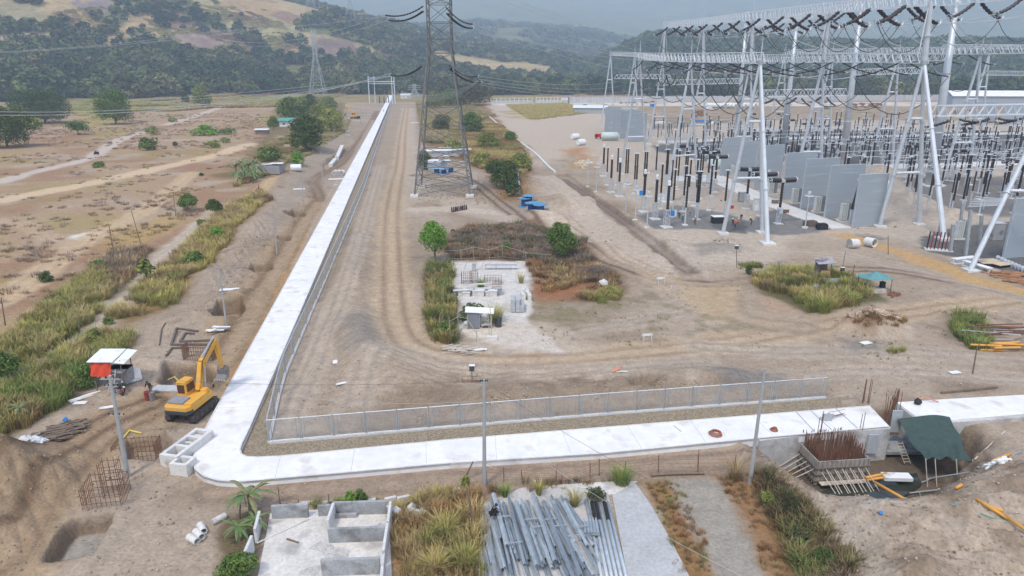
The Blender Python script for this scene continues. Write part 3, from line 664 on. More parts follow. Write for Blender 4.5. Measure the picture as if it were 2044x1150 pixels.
def palette(x, y, cols, sc=5.0, seed=9, jit=0.16):
    f = np.clip((fbm(x, y, sc, 3, seed)-0.28)/0.44, 0, 0.999)*(len(cols)-1)+RNG.normal(0, 0.28, len(x)); f = np.clip(f, 0, len(cols)-1.001)
    i = f.astype(int); t = (f-i)[:, None]; cc = np.array(cols); c = cc[i]*(1-t)+cc[np.minimum(i+1, len(cols)-1)]*t
    return c*RNG.uniform(1-jit, 1+jit, (len(x), 1))
def grass_area(pts, dens, h, cols, name='tall_grass', label=None, protos=None, patch=None, sc=5.0, seed=1, wide=1.0, psc=4.0, hj=(.6, 1.3), m=None):
    x, y = rand_in(GP(pts), dens, patch, psc, seed)
    if not len(x): return
    z = height(x, y); s = h*RNG.uniform(hj[0], hj[1], len(x)); pos = np.stack([x, y, z], 1)
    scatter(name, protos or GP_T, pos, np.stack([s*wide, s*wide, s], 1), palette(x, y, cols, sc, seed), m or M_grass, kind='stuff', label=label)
CL, CLU, ST, BR, DK, YL, PU, RU = C_GREEN, C_LUSH, C_STRAW, C_BROWN, C_DARK, C_YEL, C_PURP, C_RUST
grass_area([(-160,900),(0,690),(60,640),(130,585),(200,530),(215,545),(225,590),(200,622),(130,680),(60,728),(0,758)], 3.4, 1.3, [YL,BR,CL,ST,CL,YL,DK,CLU], sc=4, patch=.37, psc=5)
grass_area([(150,575),(230,500),(300,500),(268,555),(215,595),(200,560)], 1.6, 1.3, [BR,ST,PU,BR], sc=5, seed=2, name='dry_grass')
grass_area([(212,634),(300,560),(340,520),(400,505),(395,545),(345,612),(262,640)], 3.0, 1.3, [YL,CL,BR,ST,YL], sc=5, seed=3, patch=.36)
grass_area([(340,520),(390,475),(440,425),(520,383),(540,398),(470,465),(400,545),(380,530)], 1.8, 1.4, [BR,ST,YL,BR], sc=6, seed=4, name='dry_grass')
grass_area([(-200,1000),(0,780),(60,748),(140,704),(200,668),(268,674),(258,698),(180,756),(110,815),(60,846),(0,888)], 5, 1.3, [CLU,CL,BR,YL,CLU,ST], sc=3, seed=5, patch=.32)
grass_area([(858,530),(895,530),(905,600),(910,690),(870,680),(852,640)], 5.5, 1.3, [CL,DK,YL,BR,CLU], sc=2.5, seed=6, patch=.36, psc=3, hj=(.35,1.4))
grass_area([(885,475),(940,455),(1060,450),(1160,480),(1180,520),(1120,540),(1050,518),(900,517)], 2.6, 1.1, [BR,PU,DK,BR], sc=4, seed=7, name='dry_scrub', wide=1.2)
grass_area([(1050,520),(1180,525),(1240,560),(1235,600),(1170,605),(1150,580),(1080,585)], 2.2, 0.9, [RU,BR,ST,RU], sc=4, seed=8, name='dry_scrub', wide=1.2, patch=.35)
grass_area([(1160,590),(1240,575),(1240,600),(1190,610)], 3, .9, [CL,YL], seed=9)
grass_area([(1506,562),(1540,545),(1620,540),(1700,555),(1738,590),(1700,612),(1610,625),(1580,590),(1515,577)], 3.8, 1.15, [CL,YL,CLU,BR,YL,ST], sc=4, seed=10, patch=.33, psc=4, hj=(.35,1.5))
grass_area([(1900,636),(1950,645),(1985,690),(1945,702),(1905,668)], 4.5, 1.1, [CLU,CL,CLU], seed=11)
grass_area([(782,1022),(850,985),(955,975),(956,1300),(790,1300)], 7, .75, [ST,YL,BR,ST,RU], sc=3, seed=12, name='dry_grass', patch=.36, psc=3)
grass_area([(860,1010),(950,1000),(956,1300),(850,1300)], 4, 1.1, [YL,ST,CL], sc=3, seed=13, name='dry_grass', patch=.5, psc=3)
grass_area([(1508,968),(1545,972),(1640,1068),(1718,1150),(1720,1300),(1650,1300),(1570,1095)], 6, .8, [DK,BR,CLU,BR,PU], sc=2.5, seed=14, wide=1.3, name='low_hedge')
grass_area([(1440,950),(1500,950),(1560,1010),(1640,1130),(1720,1300),(1600,1300),(1500,1080)], 6, .35, [RU,BR,ST], sc=3, seed=15, name='dry_grass', patch=.42, psc=2)
grass_area([(1282,960),(1345,960),(1415,1080),(1470,1300),(1390,1300),(1335,1060)], 8, .3, [RU,BR,CL,ST], sc=2.5, seed=16, name='dry_grass', patch=.38, psc=2)
grass_area([(900,300),(935,240),(1000,250),(1060,320),(1045,350),(960,338)], 0.9, 1.3, [ST,YL,BR,RU,CL], sc=10, seed=17, name='dry_grass', wide=1.5)
grass_area([(832,200),(900,195),(985,230),(930,250),(905,290),(850,285)], .5, 1.6, [BR,CL,ST,PU], sc=12, seed=18, name='dry_grass', wide=1.8)
grass_area([(1010,210),(1130,206),(1180,226),(1060,240)], .3, 1.2, [YL,ST], sc=12, seed=19, name='dry_grass', wide=1.8)
grass_area([(120,180),(560,169),(700,188),(560,214),(420,216),(150,240)], .12, 1.8, [YL,CL,ST,BR], sc=60, seed=20, name='field_grass', wide=2.5, patch=.42, psc=50)
grass_area([(0,250),(200,230),(500,225),(560,240),(500,330),(300,420),(0,640)], 0.07, .6, [PU,BR,PU,ST], sc=20, seed=21, name='field_grass', wide=2.6, patch=.5, psc=12, m=M_grass)
grass_area([(0,420),(300,400),(420,360),(440,400),(300,480),(200,540),(60,640),(0,660)], .35, .6, [PU,BR,ST,PU], sc=10, seed=22, name='field_grass', wide=1.8, patch=.52, psc=8)
grass_area([(520,300),(600,255),(700,240),(690,262),(640,295),(600,330),(540,350),(470,375)], .8, 1.2, [BR,CL,ST,PU], sc=8, seed=23, name='dry_grass', wide=1.4, patch=.42, psc=8)
grass_area([(1040,590),(1180,595),(1330,590),(1400,600),(1300,690),(1080,690)], 1.2, .22, [CL,DK,BR], sc=4, seed=24, name='ground_weeds', protos=GP_S, patch=.6, psc=2.2)
grass_area([(1640,575),(1800,620),(1980,600),(1990,700),(1760,720),(1690,690)], 1.0, .25, [CL,DK,BR], sc=4, seed=25, name='ground_weeds', protos=GP_S, patch=.62, psc=2.2)
grass_area([(1480,530),(1518,522),(1520,535),(1470,538)], 4, .7, [CL,DK], seed=26, name='ground_weeds')
grass_area([(1765,700),(1805,700),(1808,708),(1770,710)], 5, .6, [CL,YL], seed=27, name='ground_weeds')
grass_area([(1690,655),(1745,640),(1808,655),(1800,668),(1720,668)], 3.5, .6, [BR,RU,CL], seed=28, name='dry_grass')
grass_area([(600,1005),(670,998),(765,992),(770,1004),(690,1012),(610,1018)], 5, .5, [DK,CL,CLU], seed=29, name='ground_weeds', patch=.4, psc=2)
grass_area([(975,970),(1130,962),(1250,955),(1256,968),(1130,974),(980,985)], 4, .5, [CL,DK,BR], seed=30, name='ground_weeds', patch=.42, psc=2)
grass_area([(850,290),(1060,290),(1065,420),(1010,420),(830,400)], .5, .35, [CL,BR,ST], seed=31, name='ground_weeds', protos=GP_S, patch=.5, psc=5)
grass_area([(1140,530),(1230,548),(1230,565),(1150,560)], 4, .8, [PU,BR,DK], seed=32, name='brushwood', protos=TWIG, wide=1.6)

# ---- trees as things ----
def tree(px, py, top, wpx, col, name='broadleaf_tree', label='', cat='tree', group=None, trunk=0.25, n=None, lobes=7, seed=0, shape=1.0, leaf=None, z=None):
    p = at(px, py); t = math.hypot(p.y*_c, 0)*1.0
    dist = p.y*_c+(CH-p.z)*_s; H = max(1.0, W(px, top, p.y+0.0).z-p.z); Wd = wpx*dist/FPX
    rng = np.random.default_rng(seed+int(px*7+py)); rd = random.Random(seed+int(px*13+py))
    root = thing(name, label, cat, p, 0, group)
    th = H*trunk; R = Wd/2; ch = H-th*0.6; lo = th*.55; ch = H-lo; blobs = [(0, 0, lo+ch*.48, R*.68, R*.68, ch*.46)]
    if trunk < .13: blobs.append((0, 0, ch*.34, R*.86, R*.86, ch*.3))
    for k in range(lobes):
        a = 2*math.pi*k/lobes+rd.uniform(-.4, .4); rr = R*rd.uniform(.42, .62); zz = lo+ch*rd.uniform(.2 if trunk < .2 else .3, .7)
        s = R*rd.uniform(.34, .5); blobs.append((math.cos(a)*rr, math.sin(a)*rr, zz, s, s, min(s, ch*.32)*shape))
    for k in range(3):
        a = rd.uniform(0, 6.28); s = R*rd.uniform(.28, .42); blobs.append((math.cos(a)*R*.25, math.sin(a)*R*.25, lo+ch*.8, s, s, min(s, ch*.18)))
    pxa = wpx*(py-top)*0.25
    n = n or int(np.clip(pxa*2.2, 500, 6000)); ls = leaf or max(0.12 if py > 900 else 0.14, 2.5*math.sqrt(Wd*H/n))
    V, Q, B = leaf_cloud(blobs, n, ls, rng)
    C = np.array(col)[None]*B[:, None]; C = C*(1+0.12*rng.normal(size=(len(V)//4, 1)).repeat(4, 0))
    C[:, 0] *= np.repeat(rng.uniform(.8, 1.3, len(V)//4), 4)
    np_mesh('crown', V, Q, np.clip(C, 0.003, 1), M_leaf, parent=root)
    b = MB(); r = max(0.06, H*.028); b.path([(0,0,-.2), (r*.4,0,th*.5), (0,r*.3,th), (r*.3,0,lo+ch*.45)], [r*1.3, r, r*.8, r*.3], 7)
    for k in range(4):
        a = k*1.57+rd.uniform(-.5, .5); q = blobs[1+k]; b.path([(0,0,th*.9), (q[0]*.4, q[1]*.4, th*.7+q[2]*.3), (q[0]*.9, q[1]*.9, q[2])], [r*.55, r*.4, r*.12], 5)
    b.build('trunk', M_bark, parent=root); return root
def shrub(px, py, top, wpx, col, label, name='shrub', group=None, n=None, seed=0):
    return tree(px, py, top, wpx, col, name, label, 'shrub', group, .05, n, 5, seed)
GD = lin(82,100,52); GM = lin(100,124,62); GB = lin(116,156,66); GO = lin(132,142,76); GY = lin(148,156,84); GX = lin(76,98,60)
FT = 'trees standing on the dry field'
tree(14,294,208,112,GD,label='big dark round tree cut off by the left edge',group=FT,trunk=.08,lobes=12,n=10000)
tree(90,246,178,117,GX,label='widest dark round tree on the upper left field',group=FT,trunk=.08,lobes=14,n=12000)
tree(231,248,176,72,GM,label='tall round tree with a leaning lower crown right of the widest one',group=FT,trunk=.08,lobes=11,n=9000)
tree(405,215,166,42,GO,label='light green upright tree standing alone on the yellow field',group=FT,trunk=.1,n=2500)
tree(156,269,243,46,GM,label='small flat tree with a thin trunk below the dark round trees',group=FT,trunk=.4,n=900)
shrub(66,258,233,42,GY,'yellowish bush beside the dark round trees')
shrub(297,300,274,42,GM,'bright green bush beside the dirt road bend')
shrub(410,270,249,60,GB,'wide bright green bush in the middle of the dry field')
shrub(455,268,256,40,GM,'low green bush right of the wide bright bush')
shrub(303,267,252,30,GO,'olive bush beside the pale road'); shrub(345,244,234,20,GO,'small bush above the pale road')
shrub(197,334,322,28,GM,'low bush below the motorcycles on the pale road'); shrub(368,188,178,18,GX,'small dark bush at the far edge of the yellow field')
shrub(350,292,282,12,GD,'tiny dark bush in the dry field'); shrub(402,351,346,11,GX,'tiny dark bush beside the dirt track fork')
shrub(425,295,280,36,GO,'olive bush left of the farm shelter'); shrub(450,285,274,24,GO,'pale bush behind the olive bush')
CT = 'trees around the green roofed house'
for a in [(584,246,191,62,GM,'round tree behind the green roofed house'),(618,232,187,44,GD,'darkest tall tree of the clump behind the house'),(652,222,191,52,GO,'pale rounded tree at the back of the clump'),(612,304,226,74,GD,'large dark tree right of the green roofed house'),(661,266,214,58,GY,'olive tree at the right end of the clump'),(640,250,205,50,GO,'olive tree in the middle of the clump'),(546,258,232,26,GM,'small tree left of the green roofed house')]:
    tree(*a[:5], label=a[5], group=CT, trunk=.12, n=3000)
shrub(594,328,302,34,GB,'bright bush below the large dark tree'); shrub(538,322,293,54,GM,'green bush beside the scrap shack')
tree(375,421,388,46,GM,label='small tree standing between dry field and side track',trunk=.3,n=1600)
tree(430,430,396,36,GD,label='small dark tree on the bank above the side track',trunk=.3,n=1300)
shrub(434,478,452,38,GB,'bright leafy bush in the dry grass bank'); shrub(389,532,501,46,GM,'dark leafy bush at the edge of the soil bank')
tree(402,452,438,20,GM,label='tiny tree beside the side track',trunk=.4,n=400)
tree(294,566,514,38,GO,label='thin sapling in the middle of the side track',trunk=.4,n=500)
shrub(199,538,518,34,GM,'green bush at the top of the left grass bank'); shrub(93,562,542,32,GD,'dark round bush on the dry field slope')
tree(18,768,704,58,GM,label='leafy young tree at the left edge beside the side track',trunk=.4,n=1500)
shrub(178,772,726,54,GM,'dense green bush left of the red tarp shack')
shrub(216,648,634,24,GM,'little bush on the track edge'); shrub(190,690,655,40,GO,'olive bush at the top of the green bank'); 
tree(868,522,441,64,GB,label='bright green tree at the corner of the small compound',trunk=.25,n=5000)
tree(1120,520,442,66,GM,label='dark green round tree right of the compound scrub',trunk=.15,n=5000)
BT = 'trees growing behind the lattice tower'
for a in [(938,210,166,104,lin(84,84,52),'wide spreading brownish tree behind the lattice tower'),(900,214,176,52,GM,'green tree between the tower legs'),(868,218,180,40,GO,'pale tree left inside the tower legs'),(941,266,223,58,GM,'round dark green tree right of the tower'),(975,296,262,52,GO,'olive bush like tree below the round green one'),(1019,284,262,30,GM,'small tree at the edge of the culvert wall'),(1008,376,318,72,GD,'dark dense tree beside the rubble wall'),(985,345,318,40,GD,'lower dark tree touching the dense one'),(880,262,228,44,lin(96,100,62),'olive tree seen through the tower')]:
    tree(*a[:5], label=a[5], group=BT, trunk=.12, n=3000)
shrub(848,338,300,34,GD,'dark bush behind the left tower leg'); shrub(1022,392,350,34,GX,'dark ivy like bush below the dense tree'); shrub(905,300,280,50,GY,'yellow green bush behind the tower')
shrub(1040,340,305,50,GO,'yellow green bush above the rubble wall'); shrub(960,330,305,44,GY,'dry yellow bush behind the blue reels')
shrub(940,640,606,56,GD,'dark bush behind the bamboo shelter'); shrub(885,670,640,36,GM,'green bush at the left edge of the compound'); shrub(1010,505,484,24,GM,'small bush at the bamboo fence')
shrub(722,1004,976,30,GM,'right leafy plant on the ruin wall',n=500); shrub(700,1006,980,28,GB,'left leafy plant on the ruin wall',n=500)
shrub(475,1152,1106,86,GM,'dense green bush below the banana plants',n=3000)
shrub(1190,998,976,44,lin(84,92,60),'flat spreading weed on the pale pad',n=700)

shrub(930,975,948,22,GO,'climbing weed on the fence post',n=400)
shrub(1590,1082,1052,44,lin(92,98,64),'dull green bush on the hedge line',n=1500); shrub(1640,1128,1098,48,GD,'dark green bush at the lower end of the hedge line',n=1500); shrub(1530,1006,982,34,GO,'olive bush at the top of the hedge line',n=1200)
shrub(1495,548,527,18,GD,'small dark bush on the sandy mound')

def tuft(px, py, h, w_, cols, label, n=110):
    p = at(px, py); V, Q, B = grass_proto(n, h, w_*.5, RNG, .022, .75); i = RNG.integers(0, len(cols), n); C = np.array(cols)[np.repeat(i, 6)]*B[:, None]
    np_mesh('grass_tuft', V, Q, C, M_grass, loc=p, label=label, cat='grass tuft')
for a in [(1146,1012,1.5,1.0,[YL,ST,CL],'straw coloured grass tuft behind the steel stack'),(1008,994,1.2,.5,[CL,GB],'small bright weed above the steel stack'),(1076,990,1.3,.5,[YL,CL],'yellow weed between the tips of the steel angles'),(1466,960,2.0,1.4,[ST,BR],'dry straw tuft beside the leaning pole'),(888,1072,1.8,2.6,[YL,ST,CL],'big tuft of long dry grass in the middle of the dry strip'),(925,1130,1.5,2.4,[YL,CL],'yellow grass tuft beside the steel stack'),(868,1140,1.3,2.4,[YL,ST],'lower yellow grass tuft in the dry strip'),(1640,622,2.6,4.5,[YL,CL,CLU],'round clump of long grass at the front of the grass island'),(988,642,2.4,3.5,[YL,CL],'yellow green grass clump behind the shelter'),(960,574,1.8,2.0,[CL,CLU],'green tuft on the white sand floor'),(1040,565,1.8,1.2,[YL,ST],'thin yellow tuft at the right side of the sand floor'),(1240,966,1.4,2.4,[CLU,CL],'long green grass at the fence line of the pad')]: tuft(*a[:5], a[5], 260 if a[3] > 2 else 110)
# banana plants
def banana(px, py, h, label, n=8, seed=0, grp=None):
    rd = random.Random(seed+int(px)); p = at(px, py); root = thing('banana_plant', label, 'plant', p, 0, grp)
    b = MB(); b.path([(0,0,-.1),(0.05,0,h*.3),(0,.05,h*.55)], [h*.045, h*.035, h*.025], 8); b.build('stem', mat_get('banana_stem', (.20,.20,.09)), parent=root)
    for k in range(n+4):
        a = k*2.4+rd.uniform(-.3,.3); L = h*rd.uniform(.5,.7); up = rd.uniform(.25,1.0); V = []; F = []; m = 7
        for i in range(m+1):
            t = i/m; r = L*t*(0.9); z = h*.5+L*(up*t-0.85*t*t*(1.3-up*.5)); w = h*.048*math.sin(math.pi*min(1, t*.93+.07))**.6
            c = Vector((math.cos(a)*r, math.sin(a)*r, z)); s = Vector((-math.sin(a), math.cos(a), 0))
            V += [c-s*w+Vector((0,0,-w*.35)), c, c+s*w+Vector((0,0,-w*.35))]
            if i: j = 3*i; F += [(j-3,j-2,j+1,j),(j-2,j-1,j+2,j+1)]
        b = MB(); b.add(V, F); b.build('leaf', M_ban[rd.randrange(3)], parent=root)
    return root
_mc = {}
def mat_get(name, col, rough=.85, **kw):
    if name not in _mc: _mc[name] = mat(name, col, rough, **kw)
    return _mc[name]
M_ban = [mat('banana_leaf', c, .5, 3, .25, spec=.3) for c in ((.10,.17,.05),(.14,.20,.07),(.20,.19,.08))]
banana(500,1030,3.5,'tall banana plant at the corner of the ruin',9); banana(478,1080,2.3,'shorter banana plant below the tall one',7); banana(512,1062,2.0,'broken banana plant against the ruin wall',6)
banana(45,838,2.4,'bright banana plant in the green bank at the left edge',7)
for i, (a, b_, h) in enumerate([(472,352,6),(485,346,6.5),(498,350,6),(510,344,6),(490,362,5.5),(515,356,5.5),(475,366,5),(505,365,5),(524,348,5),(620,292,5),(632,296,5)]):
    banana(a, b_, h, ['leftmost','second left','tall middle','tallest','front','front right','lowest left','lowest middle','rightmost','left','right'][i]+(' banana plant of the grove beside the scrap shack' if i < 9 else ' banana plant under the large dark tree'), 8, i, 'banana plants beside the scrap shack' if i < 9 else 'banana plants under the dark tree')

# ---- woods on the plain and the hills ----
def proj(x, y, z):
    dz = CH-z; dep = y*_c+dz*_s; return 1022+FPX*x/dep, 575+FPX*(dz*_c-y*_s)/dep
BARE = [([(190,95),(240,55),(283,26),(305,28),(314,50),(275,52),(255,80),(232,100)],lin(166,142,106)),([(360,-20),(420,-10),(440,35),(560,40),(610,58),(560,78),(548,112),(500,70),(430,48)],lin(150,142,102)),
        ([(318,100),(350,62),(400,52),(450,62),(520,105),(440,125),(400,115)],lin(136,116,106)),([(-20,0),(60,10),(120,40),(60,50),(-20,40)],lin(140,130,100)),([(60,60),(120,70),(160,100),(110,106),(60,90)],lin(150,136,100)),([(400,20),(470,0),(520,-10),(560,20),(500,40)],lin(160,136,100)),([(640,72),(700,80),(725,112),(640,125),(615,100)],lin(122,104,92)),([(540,110),(560,75),(600,90),(570,125)],lin(150,126,96)),
        ([(140,5),(220,0),(235,22),(180,30)],lin(128,116,112)),([(250,78),(288,68),(300,92),(262,98)],lin(178,164,140)),([(326,88),(370,82),(368,100),(335,104)],lin(178,162,140)),([(0,70),(60,68),(62,82),(0,84)],lin(170,150,128)),
        ([(200,100),(250,95),(300,108),(260,118),(210,112)],lin(118,128,74))]
def paint_hills():
    me = hl.data; n = len(me.vertices); co = np.empty(n*3, np.float32); me.vertices.foreach_get('co', co); co = co.reshape(-1, 3)
    a = me.color_attributes['Col']; c = np.empty(n*4, np.float32); a.data.foreach_get('color', c); c = c.reshape(-1, 4)
    m = (co[:, 1] > 600) & (np.hypot(co[:, 0], co[:, 1]) < 2600)
    u, v = proj(co[m, 0].astype(float), co[m, 1].astype(float), co[m, 2].astype(float)); cm = c[m]
    for P, col in BARE:
        d = sd_poly(u, v, P)+(fbm(u, v, 14, 4, 77)-.5)*16; k = sstep(3, -3, d)[:, None]; cm[:, :3] = cm[:, :3]*(1-k)+col*k*(0.85+.3*fbm(u, v, 9, 3, 78))[:, None]
    c[m] = cm; a.data.foreach_set('color', c.ravel())
paint_hills()
def lump(rng, sub=1):
    V = [Vector(p) for p in _ico_v]; F = list(_ico_f)
    for _ in range(sub):
        mid = {}; F2 = []
        def md(a, b):
            k = (min(a, b), max(a, b))
            if k not in mid: mid[k] = len(V); V.append(((V[a]+V[b])/2).normalized())
            return mid[k]
        for a, b, c in F: x, y, z = md(a, b), md(b, c), md(c, a); F2 += [(a,x,z),(b,y,x),(c,z,y),(x,y,z)]
        F = F2
    P = np.array([tuple(p) for p in V]); k = rng.uniform(.62, 1.2, len(P)); P = P*k[:, None]*np.array([.5, .5, .42]); P[:, 2] += .40
    return P, np.array(F), (0.82+.36*rng.random(len(P)))
LUMPS = [lump(RNG, 0) for _ in range(6)]
MINI = [leaf_cloud([(0,0,.45,.42,.42,.34),(.2,.1,.42,.26,.26,.26),(-.18,.15,.55,.25,.25,.22)], 44, .27, RNG) for _ in range(8)]
CROWNS = [leaf_cloud([(0,0,.42,.44,.44,.38),(.22,.1,.45,.26,.26,.25),(-.2,.18,.5,.27,.27,.26),(0,-.24,.42,.25,.25,.22),(.05,.05,.75,.24,.24,.2)], 300, .12, RNG) for _ in range(6)]
FOLC = [lin(54,72,46), lin(74,88,54), lin(104,112,68), lin(62,76,52), lin(126,122,86), lin(60,78,48)]
FOLC = [c*np.array([.84,.86,.74]) for c in FOLC]
def wood(r0, r1, px0, px1, n, size, protos, name, label, keep=None, cols=FOLC, sizej=(.5, 1.5)):
    r = np.sqrt(RNG.uniform(r0**2, r1**2, n)); px = RNG.uniform(px0, px1, n); th = np.arctan((px-1022)*_c/FPX)
    x = r*np.sin(th); y = r*np.cos(th); z = height(x, y); u, v = proj(x, y, z); ok = np.ones(n, bool)
    for P, col in BARE: ok &= ~((sd_poly(u, v, P)+(fbm(u, v, 14, 4, 77)-.5)*16 < 0) & (RNG.random(n) < .93))
    if keep is not None: ok &= keep(x, y, z, r, px)
    x, y, z = x[ok], y[ok], z[ok]; s = size*RNG.uniform(sizej[0], sizej[1], len(x))
    pos = np.stack([x, y, z-s*.06], 1); sc3 = np.stack([s*1.15, s*1.15, s*RNG.uniform(.8, 1.1, len(x))], 1)
    scatter(name, protos, pos, sc3, palette(x, y, cols, 60, 5, .42), M_far, kind='stuff', label=label)
def edge(x, y): return fbm(x, y, 120, 4, 301)
# front belt of the wood behind the field (left) and behind the boundary wall (right)
wood(815, 1180, -250, 480, 1900, 20, CROWNS, 'woodland', 'dark woodland belt behind the left field', lambda x,y,z,r,px: (r > 830+60*edge(x,y)+np.clip((px-300)*.6,0,160)) & (edge(x,y) > .28))
wood(900, 1300, 480, 860, 900, 16, CROWNS, 'woodland', 'broken woodland behind the end of the road', lambda x,y,z,r,px: edge(x,y) > .42)
wood(835, 1300, 860, 2400, 3600, 17, CROWNS, 'woodland', 'dense woodland belt behind the boundary wall', lambda x,y,z,r,px: (r > 850+40*edge(x,y)) & ((edge(x,y) > .36)|(px<1250)))
wood(1180, 2600, -250, 1250, 17000, 14, MINI, 'hill_woodland', 'woodland covering the left hills', lambda x,y,z,r,px: (fbm(x,y,160,5,201) < .53) & (fbm(x,y,70,3,333) > .36))
wood(1150, 2300, 1100, 2500, 14000, 15, MINI, 'hill_woodland', 'dark woodland covering the low right hill', cols=[lin(54,72,40), lin(66,84,44), lin(84,96,52)])
wood(1900, 3600, 450, 1500, 9000, 22, MINI, 'hill_woodland', 'hazy woodland on the far foothills', lambda x,y,z,r,px: fbm(x,y,160,4,205) > .4)
# ---------------- common materials ----------------
def bw(mb, name, m, root, smooth=False, **kw):     # mesh written in world coordinates, hung under its thing
    o = root.location; mb.v = [(x-o.x, y-o.y, z-o.z) for x, y, z in mb.v]; return mb.build(name, m, parent=root, smooth=smooth, **kw)
def solo(mb, name, m, label, cat, loc, group=None, smooth=False):
    mb.v = [(x-loc[0], y-loc[1], z-loc[2]) for x, y, z in mb.v]
    return mb.build(name, m, loc=loc, label=label, cat=cat, group=group, smooth=smooth)
M_galv = mat('galvanised_steel', (0.56,0.59,0.61), 0.5, 0.6, 0.12, metal=0.35, fine=(6,.08), spec=.4)
M_galvd = mat('dull_galvanised', (0.40,0.42,0.43), 0.6, 0.8, 0.2, metal=0.3)
M_tower = mat('weathered_tower_steel', (0.17,0.17,0.165), 0.7, 0.5, 0.25, metal=0.3)
M_pole = mat('pole_concrete', (0.36,0.36,0.35), 0.9, 1, 0.12)
M_wood = mat('weathered_wood', (0.20,0.15,0.11), 0.9, 3, 0.3, stretch=(1,1,.2))
M_plank = mat('pale_planks', (0.52,0.46,0.38), 0.9, 2, 0.25)
M_white = mat('white_paint', (0.74,0.74,0.72), 0.6, 1, 0.08, dirt=((.45,.42,.38), .9, .6))
M_black = mat('black_rubber', (0.025,0.025,0.025), 0.6, 2, 0.3)
M_rust = mat('rusty_steel', (0.20,0.10,0.06), 0.9, 3, 0.35)
M_orange = mat('orange_pipe_plastic', (0.66,0.33,0.07), 0.5, 1, 0.15)
M_blue = mat('blue_plastic', (0.03,0.22,0.55), 0.5, 1, 0.15)
M_yel = mat('excavator_yellow', (0.70,0.36,0.05), 0.6, 1.5, 0.15, dirt=((.42,.33,.20), 1.5, .55))
M_wire = mat('conductor', (0.45,0.46,0.47), 0.6, 1, 0.1, metal=0.3)
M_wired = mat('dark_cable', (0.08,0.08,0.08), 0.7, 1, 0.1)
M_skin = mat('skin', (0.28,0.15,0.09), 0.6, 5, 0.1)
M_glass = mat('dark_glass', (0.03,0.04,0.05), 0.15, 1, 0.1, spec=.6)
M_rubble = mat('rubble', (0.50,0.48,0.45), 0.95, 2, 0.25, bump=.3)
def chainlink():
    m = bpy.data.materials.new('chain_link'); m.use_nodes = True; n = m.node_tree.nodes; L = m.node_tree.links; b = n['Principled BSDF']
    b.inputs['Base Color'].default_value = (.48,.49,.50,1); b.inputs['Roughness'].default_value = .5
    tr = n.new('ShaderNodeBsdfTransparent'); mx = n.new('ShaderNodeMixShader'); g = n.new('ShaderNodeNewGeometry'); mth = []
    sp = n.new('ShaderNodeSeparateXYZ'); L.new(g.outputs['Position'], sp.inputs[0])
    hs = n.new('ShaderNodeMath'); hs.operation = 'ADD'; L.new(sp.outputs[0], hs.inputs[0]); L.new(sp.outputs[1], hs.inputs[1])
    res = []
    for op in ('ADD', 'SUBTRACT'):
        a = n.new('ShaderNodeMath'); a.operation = op; L.new(hs.outputs[0], a.inputs[0]); L.new(sp.outputs[2], a.inputs[1])
        q = n.new('ShaderNodeMath'); q.operation = 'MULTIPLY'; q.inputs[1].default_value = 11; L.new(a.outputs[0], q.inputs[0])
        f = n.new('ShaderNodeMath'); f.operation = 'FRACT'; L.new(q.outputs[0], f.inputs[0])
        l = n.new('ShaderNodeMath'); l.operation = 'LESS_THAN'; l.inputs[1].default_value = .12; L.new(f.outputs[0], l.inputs[0]); res.append(l)
    mm = n.new('ShaderNodeMath'); mm.operation = 'MAXIMUM'; L.new(res[0].outputs[0], mm.inputs[0]); L.new(res[1].outputs[0], mm.inputs[1])
    L.new(mm.outputs[0], mx.inputs[0]); L.new(tr.outputs[0], mx.inputs[1]); L.new(b.outputs[0], mx.inputs[2]); L.new(mx.outputs[0], n['Material Output'].inputs[0])
    return m
M_chain = chainlink()

